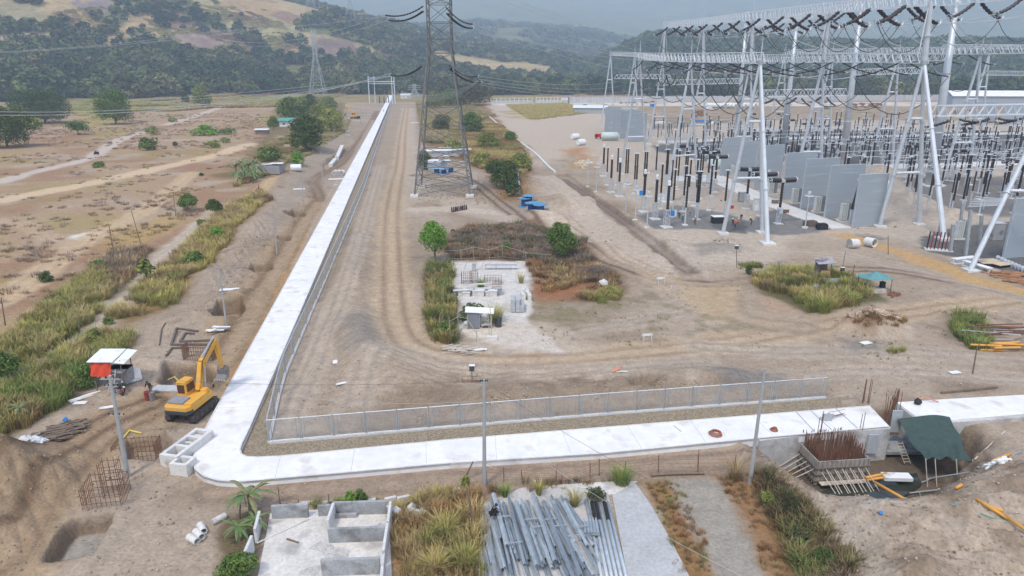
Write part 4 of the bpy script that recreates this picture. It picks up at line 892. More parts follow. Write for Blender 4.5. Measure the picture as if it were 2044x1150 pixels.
# ---------------- chain-link fences ----------------
def fence(name, label, P, n, H=2.2):
    P = [Vector(a) for a in P]; L = sum((P[i+1]-P[i]).length for i in range(len(P)-1)); step = L/n
    pts = [p for p, d in along(P, step-1e-4)][:n+1]
    if len(pts) < n+1: pts.append(P[-1])
    root = thing(name, label, 'fence', (pts[0].x, pts[0].y, 0.05))
    b = MB(); w_ = MB(); l = step-.12; k = .06
    pb = MB()
    for x0 in (k, l-k*0): pb.tube((x0,0,0), (x0,0,H), .05, n=5)
    for x0 in (k+.26, l-.26): pb.tube((x0,0,.15), (x0,0,H), .035, n=4)
    b.tube((0,0,H), (l,0,H), .05, n=5); b.tube((0,0,.18), (l,0,.18), .03, n=4)
    w_.add([(k,0,.15),(l,0,.15),(l,0,H),(k,0,H)], [(0,1,2,3)])
    proto = None; rest = MB(); restw = MB()
    for i in range(n):
        a = pts[i]; d = pts[i+1]-a; ang = math.atan2(d.y, d.x); loc = (a.x-pts[0].x, a.y-pts[0].y, 0.0)
        if i < 95:
            if proto is None:
                fp = b.build('fence_panel', M_galvd if False else M_galv, parent=root); w_.build('wire_mesh', M_chain, parent=fp); pb.build('panel_posts', M_galvd, parent=fp); proto = fp
            else:
                fp = proto.copy(); COL.objects.link(fp); fp.parent = root
                for q_ in proto.children: wm = q_.copy(); COL.objects.link(wm); wm.parent = fp
            fp.location = loc; fp.rotation_euler = (0, 0, ang)
        else:
            c, s = math.cos(ang), math.sin(ang)
            for src, dst in ((b, rest), (w_, restw), (pb, rest)):
                dst.add([(x*c-y*s+loc[0], x*s+y*c+loc[1], z) for x, y, z in src.v], src.f)
    if rest.v:
        rest.build('fence_panel', M_galv, parent=root, kind='stuff'); restw.build('wire_mesh', M_chain, parent=root, kind='stuff')
    kb = MB()
    for i in range(n): kb.beam((pts[i].x-pts[0].x, pts[i].y-pts[0].y, .02), (pts[i+1].x-pts[0].x, pts[i+1].y-pts[0].y, .02), .22, .24)
    kb.build('fence_base', M_conc_lt, parent=root)
    return root
fence('chain_link_fence', 'long galvanised chain link fence beside the concrete road running to the gantry', list(reversed([G(a, b) for a, b in fence_l])), 170)
fence('chain_link_fence', 'galvanised chain link fence across the foreground with a free right end', [G(a, b) for a, b in fence_r], 19)

# ---------------- poles ----------------
def pole(px, py, tx, ty, label, r=.16, name='utility_pole', cat='pole', m=None, arms=None, box=False, lamp=False, group=None):
    p = at(px, py); t = W(tx, ty, p.y); root = thing(name, label, cat, p, 0, group)
    b = MB(); b.tube(p+Vector((0,0,-.4)), t, r, r*.62, 8); bw(b, 'pole_shaft', m or M_pole, root)
    d = (t-p); H = d.length
    if arms:
        for k, (f, l) in enumerate(arms):
            c = p+d*f; b = MB(); b.beam(c+Vector((-l/2,-.05,0)), c+Vector((l/2,-.05,0)), .08, .08); bw(b, 'cross_arm', M_galvd, root)
            for s in (-.48, -.2, .2, .48): b = MB(); b.lathe([(.03,0),(.06,.05),(.03,.09),(.06,.13),(.02,.18)], c+Vector((s*l,-.05,.04)), 6); bw(b, 'insulator', M_ins, root)
    if box: b = MB(); b.box(p+d*box+Vector((0,-.15,0)), (.5,.35,.55)); bw(b, 'junction_box', mat_get('dark_box', (.07,.07,.07)), root); b = MB(); b.box(p+d*box+Vector((0,-.15,.3)), (.6,.42,.05)); bw(b, 'box_lid', M_white, root)
    if lamp: b = MB(); b.ring(t+Vector((0,-.1,0)), .28, .05, (0,1,.3), 10); b.box(t, (.3,.3,.12)); bw(b, 'lamp_head', M_galvd, root)
    return root
M_ins = mat('insulator_porcelain', (0.022,0.014,0.013), 0.45, 2, 0.2, spec=.5)
M_insl = mat('pale_insulator', (0.55,0.56,0.56), 0.4, 2, 0.1)
pole(255,951,219,750,'tall concrete pole with cross arms left of the box culvert blocks',.2,arms=[(.97,1.6),(.9,1.0),(.62,1.2)])
pole(967,968,966,758,'tall concrete pole in the wire fence beside the steel stack',.17,arms=[(.98,.5)])
pole(1497,964,1527,735,'leaning concrete pole at the top of the hedge bank',.17)
UP = 'concrete poles standing along the culvert road'
for a in [(452,652,437,528,'nearest bare pole left of the road, beside the collapsed white panels'),(553,508,545,413,'second bare pole left of the road'),(606,423,602,345,'third bare pole left of the road beside a round pit'),(645,367,640,303,'fourth bare pole left of the road inside the haul track bend'),(672,322,666,258,'fifth bare pole beside the long drain pipe'),(691,286,688,236,'sixth bare pole behind the drain pipe trench'),(705,280,706,225,'seventh bare pole near the small excavator'),(720,246,719,208,'eighth bare pole left of the road'),(731,234,729,196,'farthest bare pole left of the road')]:
    pole(*a[:4], a[4], .13, group=UP)
for a in [(230,520,217,450,'left thin dark wooden pole at the edge of the dry field'),(281,486,262,421,'right thin dark wooden pole at the edge of the dry field'),(351,432,345,384,'thin wooden pole near the small tree of the side track'),(10,650,2,594,'thin wooden pole at the left edge of the picture'),(184,748,180,694,'bare stick pole in the green bank'),(1942,746,1951,692,'leaning wooden pole beside a little heap on the right'),(1696,592,1706,528,'thin dark pole in the grass island'),(1774,508,1773,470,'thin pole beside the ochre road'),(1562,572,1564,540,'thin post behind the grass island')]:
    pole(*a[:4], a[4], .09, 'wooden_pole', 'pole', M_wood)
pole(1471,534,1470,492,'thin lamp post with a dark box on top, standing in the sandy ring',.07,'lamp_post','lamp post',M_wood,box=.97)
pole(1555,556,1556,522,'small lamp post with a round head left of the patched hut',.06,'lamp_post','lamp post',M_wood,lamp=True)
pole(1676,562,1688,502,'leaning post with a dark box right of the patched hut',.07,'lamp_post','lamp post',M_wood,box=.42)
pole(1627,608,1628,572,'short lamp post inside the grass island',.06,'lamp_post','lamp post',M_wood,lamp=True)
pole(942,766,942,728,'short post with a box and a wire frame behind the fence',.06,'lamp_post','lamp post',M_wood,box=.85)
pole(1394,948,1395,898,'thin steel post above the small gravel heap',.04,'steel_post','post',M_rust)
b = MB(); p = at(942,766); 
for q in ((-1,0),(1,.3)): b.beam(p+Vector((q[0],q[1],.1)), p+Vector((-q[0],q[1],.15)), .05)
b.beam(p+Vector((-1,0,.1)), p+Vector((-1,.3,.6)), .05); b.beam(p+Vector((-1,.3,.6)), p+Vector((1,.3,.6)), .04); solo(b,'wire_stand',M_rust,'small bent wire frame around the foot of the boxed post','frame',p)

# ---------------- excavator ----------------
def excavator(px, py, rz, label, s=1.0, loc=None, knee=((1.0,2.0),(2.5,4.9),(5.0,6.4)), arm=((5.0,6.4),(5.5,2.5))):
    p = loc or at(px, py); root = thing('excavator', label, 'excavator', p, rz); root.scale = (s, s, s)
    def B(mb, n, m, par=root, **k): return mb.build(n, m, parent=par, **k)
    # x to the right, y forward
    for sx in (-1, 1):
        b = MB(); prof = [(-2.0,.25),(-1.75,0),(1.75,0),(2.0,.25),(2.0,.6),(1.7,.85),(-1.7,.85),(-2.0,.6)]
        vs = [(sx*1.15+dx, y, z) for dx in (-.28, .28) for y, z in prof]; n = len(prof)
        b.add(vs, [tuple(range(n)), tuple(range(2*n-1, n-1, -1))]+[(i, n+i, n+(i+1)%n, (i+1)%n) for i in range(n)])
        for k in range(13): b.box((sx*1.15, -1.8+k*.3, .87), (.6,.1,.06)); b.box((sx*1.15, -1.8+k*.3, .0), (.6,.1,.06))
        tr = B(b, 'track', mat_get('track_steel', (.07,.06,.055), .8, scale=4, amt=.4))
        w_ = MB()
        for k in range(5): w_.lathe([(.02,-.31),(.2,-.31),(.2,.31),(.02,.31)], (sx*1.15, -1.5+k*.75, .42), 10, (1,0,0))
        B(w_, 'rollers', mat_get('roller', (.12,.10,.08)), tr)
    b = MB(); b.lathe([(.75,.7),(.75,1.05)], (0,0,0), 14); B(b, 'turntable', M_black)
    P = [(-1.25,-2.0),(-1.0,-2.35),(1.0,-2.35),(1.25,-2.0),(1.25,1.5),(-1.25,1.5)]
    b = MB(); b.prism(P, 1.05, 1.75); h = B(b, 'upper_body', M_yel, bevel=.06)
    b = MB(); b.prism([(-1.27,-2.02),(-1.02,-2.42),(1.02,-2.42),(1.27,-2.02),(1.27,-1.6),(-1.27,-1.6)], 1.0, 1.38); B(b, 'counterweight', mat_get('counterweight_dark', (.05,.055,.06), .5), bevel=.05)
    b = MB(); b.box((-.35,-1.2,1.87), (1.5,1.2,.22)); B(b, 'engine_cover', mat_get('engine_grey', (.25,.26,.27), .6), bevel=.05)
    b = MB(); b.box((.85,-.5,1.82), (.75,2.6,.14)); b.box((.85,.9,1.95), (.6,.5,.35)); B(b, 'side_tank', M_yel, bevel=.03)
    b = MB(); b.box((-.75,.55,2.35), (.95,1.5,1.3), taper=.92); cb = B(b, 'cab', M_yel, bevel=.07)
    g_ = MB(); g_.box((-.75,.55,2.42), (1.0,1.05,.75)); g_.box((-.75,.55,2.42), (.68,1.54,.8)); B(g_, 'window', mat_get('cab_glass', (.10,.05,.04), .2), cb)
    b = MB(); b.box((-.75,.5,3.04), (.9,1.35,.08)); B(b, 'cab_roof', M_yel, cb, bevel=.03)
    def arm_(pts, w0, w1, nm, hts):
        b = MB()
        for i in range(len(pts)-1):
            a = Vector((.25, pts[i][0], pts[i][1])); c = Vector((.25, pts[i+1][0], pts[i+1][1]))
            d = (c-a).normalized(); up = Vector((1,0,0)).cross(d); h0, h1 = hts[i], hts[i+1]
            vs = []
            for q, hh in ((a, h0), (c+d*.1, h1)):
                for sx, sz in ((-1,-1),(1,-1),(1,1),(-1,1)): vs.append(q+Vector((sx*w0/2,0,0))+up*(sz*hh/2))
            b.add(vs, [(0,3,2,1),(4,5,6,7),(0,1,5,4),(1,2,6,5),(2,3,7,6),(3,0,4,7)])
        return B(b, nm, M_yel, bevel=.03)
    bm = arm_(knee, .42, .3, 'boom', [.5,.75,.4]); am = arm_(arm, .3, .25, 'stick', [.55,.3])
    chrome = mat_get('hydraulic_steel', (.55,.56,.57), .3, metal=.6)
    b = MB(); 
    for sx in (-.05, .55): b.tube((sx, 1.4, 1.6), (sx, knee[1][0]-.1, knee[1][1]-.35), .09, n=6)
    B(b, 'hydraulic_cylinder', chrome, bm)
    b = MB(); b.tube((.25, knee[1][0]+.1, knee[1][1]+.5), (.25, knee[2][0]-.15, knee[2][1]+.42), .1, n=6); B(b, 'hydraulic_cylinder', chrome, bm)
    b = MB(); b.path([(.42,1.1,2.2),(.5,knee[1][0]-.2,knee[1][1]+.3),(.5,knee[2][0]-.5,knee[2][1]+.25)], .04, 5); B(b, 'hose', M_black, bm)
    y, z = arm[1]; b = MB(); pr = [(.15,.1),(.35,-.5),(.1,-1.05),(-.45,-1.2),(-.6,-1.1),(-.1,-.8),(-.05,-.3)]
    vs = [(.25+dx, y+a, z+c) for dx in (-.55, .55) for a, c in pr]; n = len(pr)
    b.add(vs, [(i, n+i, n+(i+1)%n, (i+1)%n) for i in range(n)]+[tuple(range(n)), tuple(range(2*n-1, n-1, -1))])
    bk = B(b, 'bucket', mat_get('bucket_steel', (.22,.21,.20), .5, metal=.5))
    b = MB()
    for k in range(5): b.box((.25-.5+k*.25, y-.68, z-1.14), (.09,.2,.07))
    B(b, 'bucket_teeth', M_galv, bk)
    b = MB(); b.path([(1.2,1.3,1.8),(1.35,1.5,2.1)], .02, 4); b.box((1.38,1.52,2.15), (.06,.2,.3)); B(b, 'mirror', M_black)
    return root
pe = at(386,824)
excavator(0,0,math.radians(-9),'yellow excavator with raised boom standing beside the culvert road',loc=pe,s=1.02,knee=((.9,1.9),(1.9,4.2),(4.4,5.5)),arm=((4.4,5.5),(4.9,2.5)))
excavator(0,0,math.radians(75),'small orange excavator working far down the left roadside',loc=at(709,237),s=1.3)
for n_ in bpy.data.objects[-1:]: pass

# ---------------- people ----------------
def skinmesh(name, joints, edges, radii, m, parent, sub=1):
    me = bpy.data.meshes.new(name); me.from_pydata([tuple(j) for j in joints], edges, []); me.materials.append(m)
    o = bpy.data.objects.new(name, me); COL.objects.link(o); o.parent = parent
    s = o.modifiers.new('skin', 'SKIN'); s.use_smooth_shade = True
    for i, r in enumerate(radii):
        me.skin_vertices[0].data[i].radius = (r, r) if not isinstance(r, tuple) else r
    me.skin_vertices[0].data[0].use_root = True
    if sub: u = o.modifiers.new('sub', 'SUBSURF'); u.levels = sub; u.render_levels = sub
    return o
def person(loc, rz, label, shirt, trousers, hat=None, pose='stand', vest=None, group=None, s=1.0):
    root = thing('person', label, 'person', loc, rz, group); root.scale = (s, s, s)
    # joints: pelvis waist chest neck head | shoulder elbow wrist hand | hip knee ankle toe, facing +y
    J = dict(pel=(0,0,.95), wai=(0,0,1.12), che=(0,.01,1.35), nek=(0,.01,1.5), hed=(0,.03,1.66))
    L = dict(sh=(.19,0,1.42), el=(.24,-.02,1.13), wr=(.25,.1,.90), ha=(.25,.15,.82), hi=(.1,0,.92), kn=(.12,.03,.5), an=(.13,-.02,.09), to=(.14,.15,.04))
    R = {k: (-v[0], v[1], v[2]) for k, v in L.items()}
    if pose in ('bend', 'work'):
        k = .38 if pose == 'bend' else .15
        J.update(wai=(0,.06*k*3,1.11), che=(0,.35*k*1.6,1.31), nek=(0,.5*k*1.6,1.42), hed=(0,.62*k*1.6,1.53))
        for D, sx in ((L,1),(R,-1)): D.update(sh=(.19*sx,.42*k*1.6,1.36), el=(.25*sx,.45*k*1.6+.12,1.1), wr=(.14*sx,.45*k*1.6+.32,1.02), ha=(.12*sx,.45*k*1.6+.4,.98))
        R.update(kn=(-.13,.14,.5), an=(-.14,.10,.09), to=(-.14,.27,.04))
    if pose == 'crouch':
        J = dict(pel=(0,-.15,.32), wai=(0,-.06,.46), che=(0,.1,.66), nek=(0,.18,.78), hed=(0,.26,.90))
        for D, sx in ((L,1),(R,-1)): D.update(sh=(.19*sx,.12,.72), el=(.26*sx,.3,.5), wr=(.16*sx,.48,.4), ha=(.14*sx,.55,.36), hi=(.1*sx,-.12,.31), kn=(.2*sx,.28,.48), an=(.17*sx,.02,.09), to=(.18*sx,.18,.04))
    if pose == 'ride':
        J = dict(pel=(0,-.1,.8), wai=(0,-.08,.96), che=(0,0,1.18), nek=(0,.04,1.32), hed=(0,.08,1.47))
        for D, sx in ((L,1),(R,-1)): D.update(sh=(.19*sx,.02,1.25), el=(.3*sx,.22,1.05), wr=(.28*sx,.45,1.0), ha=(.28*sx,.52,1.0), hi=(.1*sx,-.08,.78), kn=(.22*sx,.3,.62), an=(.2*sx,.12,.25), to=(.2*sx,.3,.2))
    js = [J['pel'],J['wai'],J['che'],J['nek'],J['hed'],tuple(a+b for a, b in zip(J['hed'],(0,.02,.1)))]; ed = [(0,1),(1,2),(2,3),(3,4),(4,5)]; ra = [(.13,.1),(.12,.09),(.15,.1),.055,(.085,.1),.07]
    for D in (L, R):
        i = len(js); js += [D['sh'],D['el'],D['wr'],D['ha'],D['hi'],D['kn'],D['an'],D['to']]
        ed += [(2,i),(i,i+1),(i+1,i+2),(i+2,i+3),(0,i+4),(i+4,i+5),(i+5,i+6),(i+6,i+7)]; ra += [.06,.045,.032,.035,.09,.06,.042,.04]
    skinmesh('body', js, ed, ra, M_skin, root, 1)
    i = [J['pel'],J['wai'],J['che'],tuple(a+b for a,b in zip(J['nek'],(0,0,-.04)))]; e = [(0,1),(1,2),(2,3)]; r = [(.155,.125),(.145,.12),(.175,.13),.08]
    for D in (L, R): k = len(i); i += [D['sh'],D['el'],tuple((a*.4+b*.6) for a,b in zip(D['el'],D['wr']))]; e += [(2,k),(k,k+1),(k+1,k+2)]; r += [.08,.065,.05]
    skinmesh('shirt', i, e, r, shirt, root, 1)
    i = [J['pel']]; e = []; r = [(.16,.13)]
    for D in (L, R): k = len(i); i += [D['hi'],D['kn'],tuple(a*.85+b*.15 for a,b in zip(D['an'],D['kn']))]; e += [(0,k),(k,k+1),(k+1,k+2)]; r += [.11,.08,.065]
    skinmesh('trousers', i, e, r, trousers, root, 1)
    h = J['hed']
    if vest:
        c, p_ = J['che'], J['wai']; skinmesh('safety_vest', [p_, c, tuple(a*.5+b*.5 for a,b in zip(c,J['nek']))], [(0,1),(1,2)], [(.17,.15),(.2,.16),(.15,.11)], vest, root, 1)
    b = MB()
    if hat: b.lathe([(.17,0),(.13,.02),(.125,.08),(.09,.14),(.02,.165)], (h[0],h[1],h[2]+.06), 10); b.build('hard_hat', hat, parent=root, smooth=True)
    else: b.lathe([(.08,-.06),(.105,0),(.11,.06),(.08,.12),(.02,.15)], (h[0],h[1]-.015,h[2]+.02), 8); b.build('hair', M_black, parent=root, smooth=True)
    b = MB(); b.box((h[0],h[1]+.098,h[2]+.0), (.03,.04,.045)); b.box((h[0]-.035,h[1]+.09,h[2]+.03), (.025,.02,.014)); b.box((h[0]+.035,h[1]+.09,h[2]+.03), (.025,.02,.014)); b.box((h[0],h[1]+.088,h[2]-.045), (.05,.02,.012)); b.build('face', mat_get('face_dark', (.16,.08,.05)), parent=root)
    for D in (L, R):
        a = Vector(D['wr']); q = Vector(D['ha']); d = (q-a).normalized(); b = MB(); sd_ = Vector((0,0,1)).cross(d); sd_ = sd_.normalized() if sd_.length > .01 else Vector((1,0,0))
        for f, ln in ((-1.5,.06),(-.5,.075),(.5,.07),(1.5,.055)): b.path([q+sd_*f*.018, q+sd_*f*.02+d*ln*.6, q+sd_*f*.019+d*ln+Vector((0,0,-.02))], [.009,.0085,.006], 5)
        b.path([q-sd_*.03-d*.03, q-sd_*.06+d*.01, q-sd_*.055+d*.04], [.011,.009,.007], 5); b.build('fingers', M_skin, parent=root)
    return root
cl = lambda n, c: mat_get('cloth_'+n, c, .9)
BLK, NAVY, ORG, GRNV, GREY, JEAN = cl('black',(.015,.015,.02)), cl('navy',(.02,.03,.09)), cl('orange',(.75,.18,.04)), cl('green',(.03,.22,.12)), cl('grey',(.2,.2,.2)), cl('jeans',(.06,.08,.14))
HW, HY, HO = cl('hat_white',(.7,.7,.7)), cl('hat_yellow',(.75,.55,.05)), cl('hat_orange',(.75,.25,.05))
person(at(303,788), math.radians(170), 'person in black shirt leaning over a red drum beside the dirt track', BLK, GREY, None, 'bend')
pm = G3(984,1032,.75); person(pm, math.radians(-70), 'person in black crouching on the stacked steel angles', BLK, BLK, None, 'crouch')
for i, (px, py, rz, lab, sh, tr, hat, pose, ve) in enumerate([
 (1356,437,40,'person in navy shirt and white hard hat beside the blue drums',NAVY,JEAN,HW,'work',None),(1362,444,200,'person in green vest among the front insulator posts',GRNV,JEAN,HY,'work',GRNV),(1377,432,90,'person in orange hard hat and pale shirt on the gravel',cl('pale',(.5,.45,.38)),GREY,HO,'work',None),
 (1387,449,0,'person in grey standing beside the post base',GREY,cl('maroon',(.25,.05,.05)),HW,'stand',None),(1463,452,30,'left person in dark shirt of the group by the steel column',BLK,JEAN,HW,'work',None),(1467,456,180,'person with orange vest in the middle of the group by the steel column',ORG,JEAN,HY,'stand',ORG),
 (1472,452,300,'right person in orange of the group by the steel column',ORG,GREY,HW,'work',None),(1479,442,0,'person with yellow hard hat standing behind the group',BLK,GREY,HY,'stand',None),(1500,450,80,'person in dark clothes bending right of the group',BLK,JEAN,HW,'bend',None),(1519,457,200,'person in orange vest beside the white column leg',ORG,GREY,HW,'stand',ORG)]):
    person(at(px, py), math.radians(rz), lab, sh, tr, hat, pose, ve)
person(at(766,224), 0, 'left distant person in dark clothes on the far concrete road', BLK, BLK, None, 'stand', None); person(at(773,225), 0, 'right distant person in dark clothes on the far concrete road', BLK, JEAN, None, 'stand', None)

# ---------------- motorcycles ----------------
def motorcycle(loc, rz, label, col, group=None, cart=False):
    root = thing('motorcycle', label, 'motorcycle', loc, rz, group)
    for y in (-.65, .65):
        b = MB(); b.ring((0,y,.3), .26, .055, (1,0,0), 14, 6)
        for k in range(6): a = k*math.pi/3; b.beam((0,y,.3), (0,y+.24*math.cos(a),.3+.24*math.sin(a)), .02)
        b.build('wheel', M_black, parent=root)
    b = MB(); b.path([(0,.65,.3),(0,.45,.75),(0,.38,.98)], .035, 6); b.path([(0,.4,.8),(0,-.1,.55),(0,-.65,.3)], .03, 6); b.box((0,0,.42), (.25,.4,.3)); b.build('frame', M_galvd, parent=root)
    b = MB(); b.box((0,.15,.78), (.28,.45,.2), taper=.8); b.build('tank', col, parent=root, bevel=.03)
    b = MB(); b.box((0,-.35,.78), (.25,.65,.1)); b.build('seat', M_black, parent=root, bevel=.03)
    b = MB(); b.path([(-.35,.3,1.02),(0,.4,1.0),(.35,.3,1.02)], .018, 5); b.build('handlebar', M_galv, parent=root)
    b = MB(); b.lathe([(.02,0),(.09,.02),(.09,.1)], (0,.5,.88), 8, (0,1,0)); b.build('headlight', M_white, parent=root)
    for my in (.68, -.72): b = MB(); b.box((0,my,.61), (.15,.45,.04)); b.build('mudguard', col, parent=root)
    if cart:
        b = MB(); b.box((.8,-.1,.75), (.9,1.5,.7)); b.build('sidecar', BLK, parent=root, bevel=.05); b = MB(); b.box((.4,0,1.45), (1.7,1.7,.06)); 
        for x, y in ((1.2,-.7),(1.2,.6)): b.beam((x,y,1.0), (x,y,1.45), .04)
        b.build('canopy', BLK, parent=root)
    return root
RED = mat_get('red_paint', (.5,.03,.03), .4)
motorcycle(at(236,787), math.radians(60), 'dark red motorcycle parked behind the tall pole', RED); motorcycle(at(247,778), math.radians(35), 'white and black motorcycle parked in front of the red tarp shack', M_white)
m1 = at(192,309); motorcycle(m1, math.radians(-40), 'dark motorcycle with sidecar riding on the pale road', BLK, cart=True); person(m1, math.radians(-40), 'person in dark clothes riding the motorcycle with sidecar', BLK, BLK, None, 'ride')
m2 = at(219,286); motorcycle(m2, math.radians(-30), 'pale motorcycle following on the road bend', M_white); person(m2, math.radians(-30), 'person in white riding the pale motorcycle', M_white, GREY, None, 'ride')
m3 = at(517,380); motorcycle(m3, math.radians(-60), 'yellow and black motorcycle on the side track below the shack', mat_get('yellow_paint', (.6,.4,.05))); person(m3, math.radians(-60), 'person in brown riding the motorcycle on the side track', cl('brown',(.2,.12,.07)), BLK, None, 'ride')

# ---------------- lattice tower ----------------
def lattice_tower(name, label, base, Wb, Wt, H, Hc, panels, m, leg=.2, br=.1, arms=(), foot=1.3, group=None, horn=0, rot=0):
    root = thing(name, label, 'pylon', base, rot, group)
    def wid(z): return Wb+(Wt-Wb)*min(1, z/Hc)
    C = lambda z, k: Vector(((wid(z)/2)*(-1,1,1,-1)[k], (wid(z)/2)*(-1,-1,1,1)[k], z))
    for k in range(4):
        b = MB(); zs = [0, Hc, H] if Hc < H else [0, H]
        for a, c in zip(zs, zs[1:]): b.beam(C(a, k), C(c, k), leg*(1 if a == 0 else .8))
        b.build('leg', m, parent=root)
        if foot: f = MB(); q = C(0, k); f.box((q.x, q.y, -.25), (foot, foot, 1.1)); f.build('footing', M_conc_lt, parent=root, bevel=.04)
    for k in range(4):      # the bracing of each face
        b = MB(); j = (k+1) % 4
        for i in range(len(panels)-1):
            z0, z1 = panels[i], panels[i+1]; A0, B0, A1, B1 = C(z0, k), C(z0, j), C(z1, k), C(z1, j); big = (z1-z0) > 6
            mid = (A0+B0+A1+B1)/4; b.beam(A1, B1, br*1.1)
            b.beam(A0, B1, br); b.beam(B0, A1, br)
            if big:
                for P0, P1 in ((A0, A1), (B0, B1)):
                    q = (P0+P1)/2; b.beam(q, (P0+mid)/2, br*.55); b.beam(q, (P1+mid)/2, br*.55); b.beam(q, mid, br*.5)
                    b.beam(P0*.75+P1*.25, P0*.72+mid*.28, br*.5); b.beam(P0*.25+P1*.75, P1*.72+mid*.28, br*.5)
                b.beam((A0+mid)/2, (B0+mid)/2, br*.5); b.beam((A1+mid)/2, (B1+mid)/2, br*.5)
        b.build('bracing', m, parent=root)
    for z, L, hh in arms:
        b = MB(); w = wid(z)/2
        for sx in (-1, 1):
            tip = Vector((sx*(w+L), 0, z))
            for y in (-w, w): b.beam((sx*w, y, z), tip, br); b.beam((sx*w, y, z+hh), tip, br*.8)
            for t in (.25, .5, .75):
                for y in (-w, w): b.beam(Vector((sx*w,y,z)).lerp(tip, t), Vector((sx*w,y,z+hh)).lerp(tip, t-.1), br*.5)
        b.build('cross_arm', m, parent=root)
    return root
BL = at(828,396); BR = at(936,390); wb = (BR-BL).length; tb = (BL+BR)/2+Vector((0,wb/2,0)); tb.z = .35
def Ht(py, Y): return HZ(Y, py)-tb.z
Yf = tb.y
pan = [0, 2.6] + [Ht(y, Yf) for y in (328, 300, 255, 212, 128, 106, 78, 45, 8)]
for i in range(1, len(pan)):
    if pan[i] <= pan[i-1]: pan[i] = pan[i-1]+1
zt = pan[-1]; wt = (W(892,12,Yf)-W(846,12,Yf)).x*1.0
lattice_tower('lattice_tower', 'big weathered steel lattice tower rising out of the top of the picture', tb, wb, wt, zt+12, Ht(100,Yf), pan+[zt+2, zt+7, zt+12], M_tower, .36, .13, foot=2.0)
def cat(a, b, sag, n=14):
    a = Vector(a); b = Vector(b); return [a.lerp(b, i/n)+Vector((0,0,-4*sag*(i/n)*(1-i/n))) for i in range(n+1)]
def cable(a, b, sag, label, r=.03, m=None, name='power_line', group=None, n=14, bundle=0):
    b_ = MB(); a = Vector(a); b = Vector(b); offs = [(0,0,0)] if not bundle else [(-bundle,0,0),(bundle,0,0)]
    for o in offs: b_.path(cat(a+Vector(o), b+Vector(o), sag, n), r, 4)
    return solo(b_, name, m or M_wire, label, 'cable', a, group)
def ins_string(a, b, label, r=.16, sag=.4, group=None, m=None, n=26, twin=0):
    a = Vector(a); b = Vector(b); root = thing('insulator_string', label, 'insulator', a, 0, group)
    P = cat(a, b, sag, n); mb = MB()
    perp = (b-a).cross(Vector((0,0,1))); perp = perp.normalized() if perp.length > .01 else Vector((1,0,0))
    for s in ((-twin, twin) if twin else (0,)):
        Q = [p+perp*s for p in P]; rr = [r if i % 2 else r*.55 for i in range(n+1)]; rr[0] = rr[-1] = r*.3
        mb.path(Q, rr, 7)
    bw(mb, 'insulator_discs', m or M_ins, root)
    h = MB(); d = (b-a).normalized(); h.ring(b, r*2.3, r*.28, d, 10, 4); h.beam(b-perp*(twin+.1), b+perp*(twin+.1), .1); bw(h, 'end_fitting', M_galv, root); return root
def X(px, py, Y): return W(px, py, Y)
gT = 'insulator strings hanging from the lattice tower'
for (ax, ay, bx, by, dy, lab) in [(845,12,768,30,-6,'upper left front insulator string of the lattice tower'),(845,22,776,40,4,'upper left rear insulator string of the lattice tower'),(890,14,945,48,-4,'upper right front insulator string of the lattice tower'),(892,26,943,56,5,'upper right rear insulator string of the lattice tower'),
    (842,132,780,150,3,'lower left insulator string of the lattice tower'),(896,130,955,152,-3,'lower right front insulator string of the lattice tower'),(897,136,960,165,4,'lower right rear insulator string of the lattice tower')]:
    ins_string(X(ax,ay,Yf-wt/2), X(bx,by,Yf+dy), lab, .2, 1.0, gT, twin=.22)
gL = 'conductors hanging from the lattice tower'
E = lambda px, py, Y: W(px, py, Y)
for i, (a, Ya, b, Yb, sg, lab) in enumerate([((768,30),Yf-6,(430,75),330,4,'upper conductor leaving the tower to the left'),((776,40),Yf+4,(430,82),340,4,'second conductor leaving the tower to the left'),
    ((955,152),Yf-3,(1235,162),385,2,'upper conductor from the tower to the far gantry'),((955,158),Yf-3,(1235,172),385,2,'second conductor from the tower to the far gantry'),((960,165),Yf+4,(1300,176),342,2.5,'third conductor from the tower to the gantry'),((960,170),Yf+4,(1300,187),342,2.5,'lowest conductor from the tower to the gantry'),
    ((945,48),Yf-4,(1275,120),207,1.5,'conductor from the upper right string to the first column'),((943,56),Yf+5,(1330,150),300,2,'conductor from the rear right string down to the yard'),
    ((780,150),Yf+3,(-60,222),150,3,'lower conductor crossing the left field'),((780,152),Yf+3,(-60,229),150,3,'lowest conductor crossing the left field'),((780,146),Yf+3,(300,205),200,3,'inner conductor crossing the left field')]):
    cable(E(*a,Ya), E(*b,Yb), sg, lab, .045, group=gL, bundle=.0, n=20)
for k in range(4): cable(E(955,160+k,Yf-2), E(800,182+k*1.5,Yf+3), 2.2+k*.3, ['top','second','third','lowest'][k]+' loop of jumper wire under the lower tower arm', .035, group='jumper wires of the lattice tower', n=12)
for i, (a, b, lab) in enumerate([((-40,105),(430,62),'upper overhead wire in front of the left hills'),((-40,107),(520,58),'second overhead wire in front of the left hills'),((430,62),(845,20),'overhead wire between the hills and the tower'),((-40,213),(620,172),'upper overhead wire over the big trees'),((-40,219),(620,178),'lower overhead wire over the big trees')]):
    cable(W(a[0],a[1],420), W(b[0],b[1],470), 2, lab, .07, group='overhead wires over the left field', n=20)
for i, (a, b) in enumerate([((1000,0),(1150,45)),((1010,-5),(1280,75)),((1150,45),(1270,100)),((975,40),(1225,108)),((1020,60),(1400,130))]):
    cable(W(a[0],a[1],200), W(b[0],b[1],330), 1, ['leftmost','upper','right','lowest','middle'][i]+' thin conductor rising from the yard toward the upper left', .04, group='thin conductors in front of the far mountain', n=10)
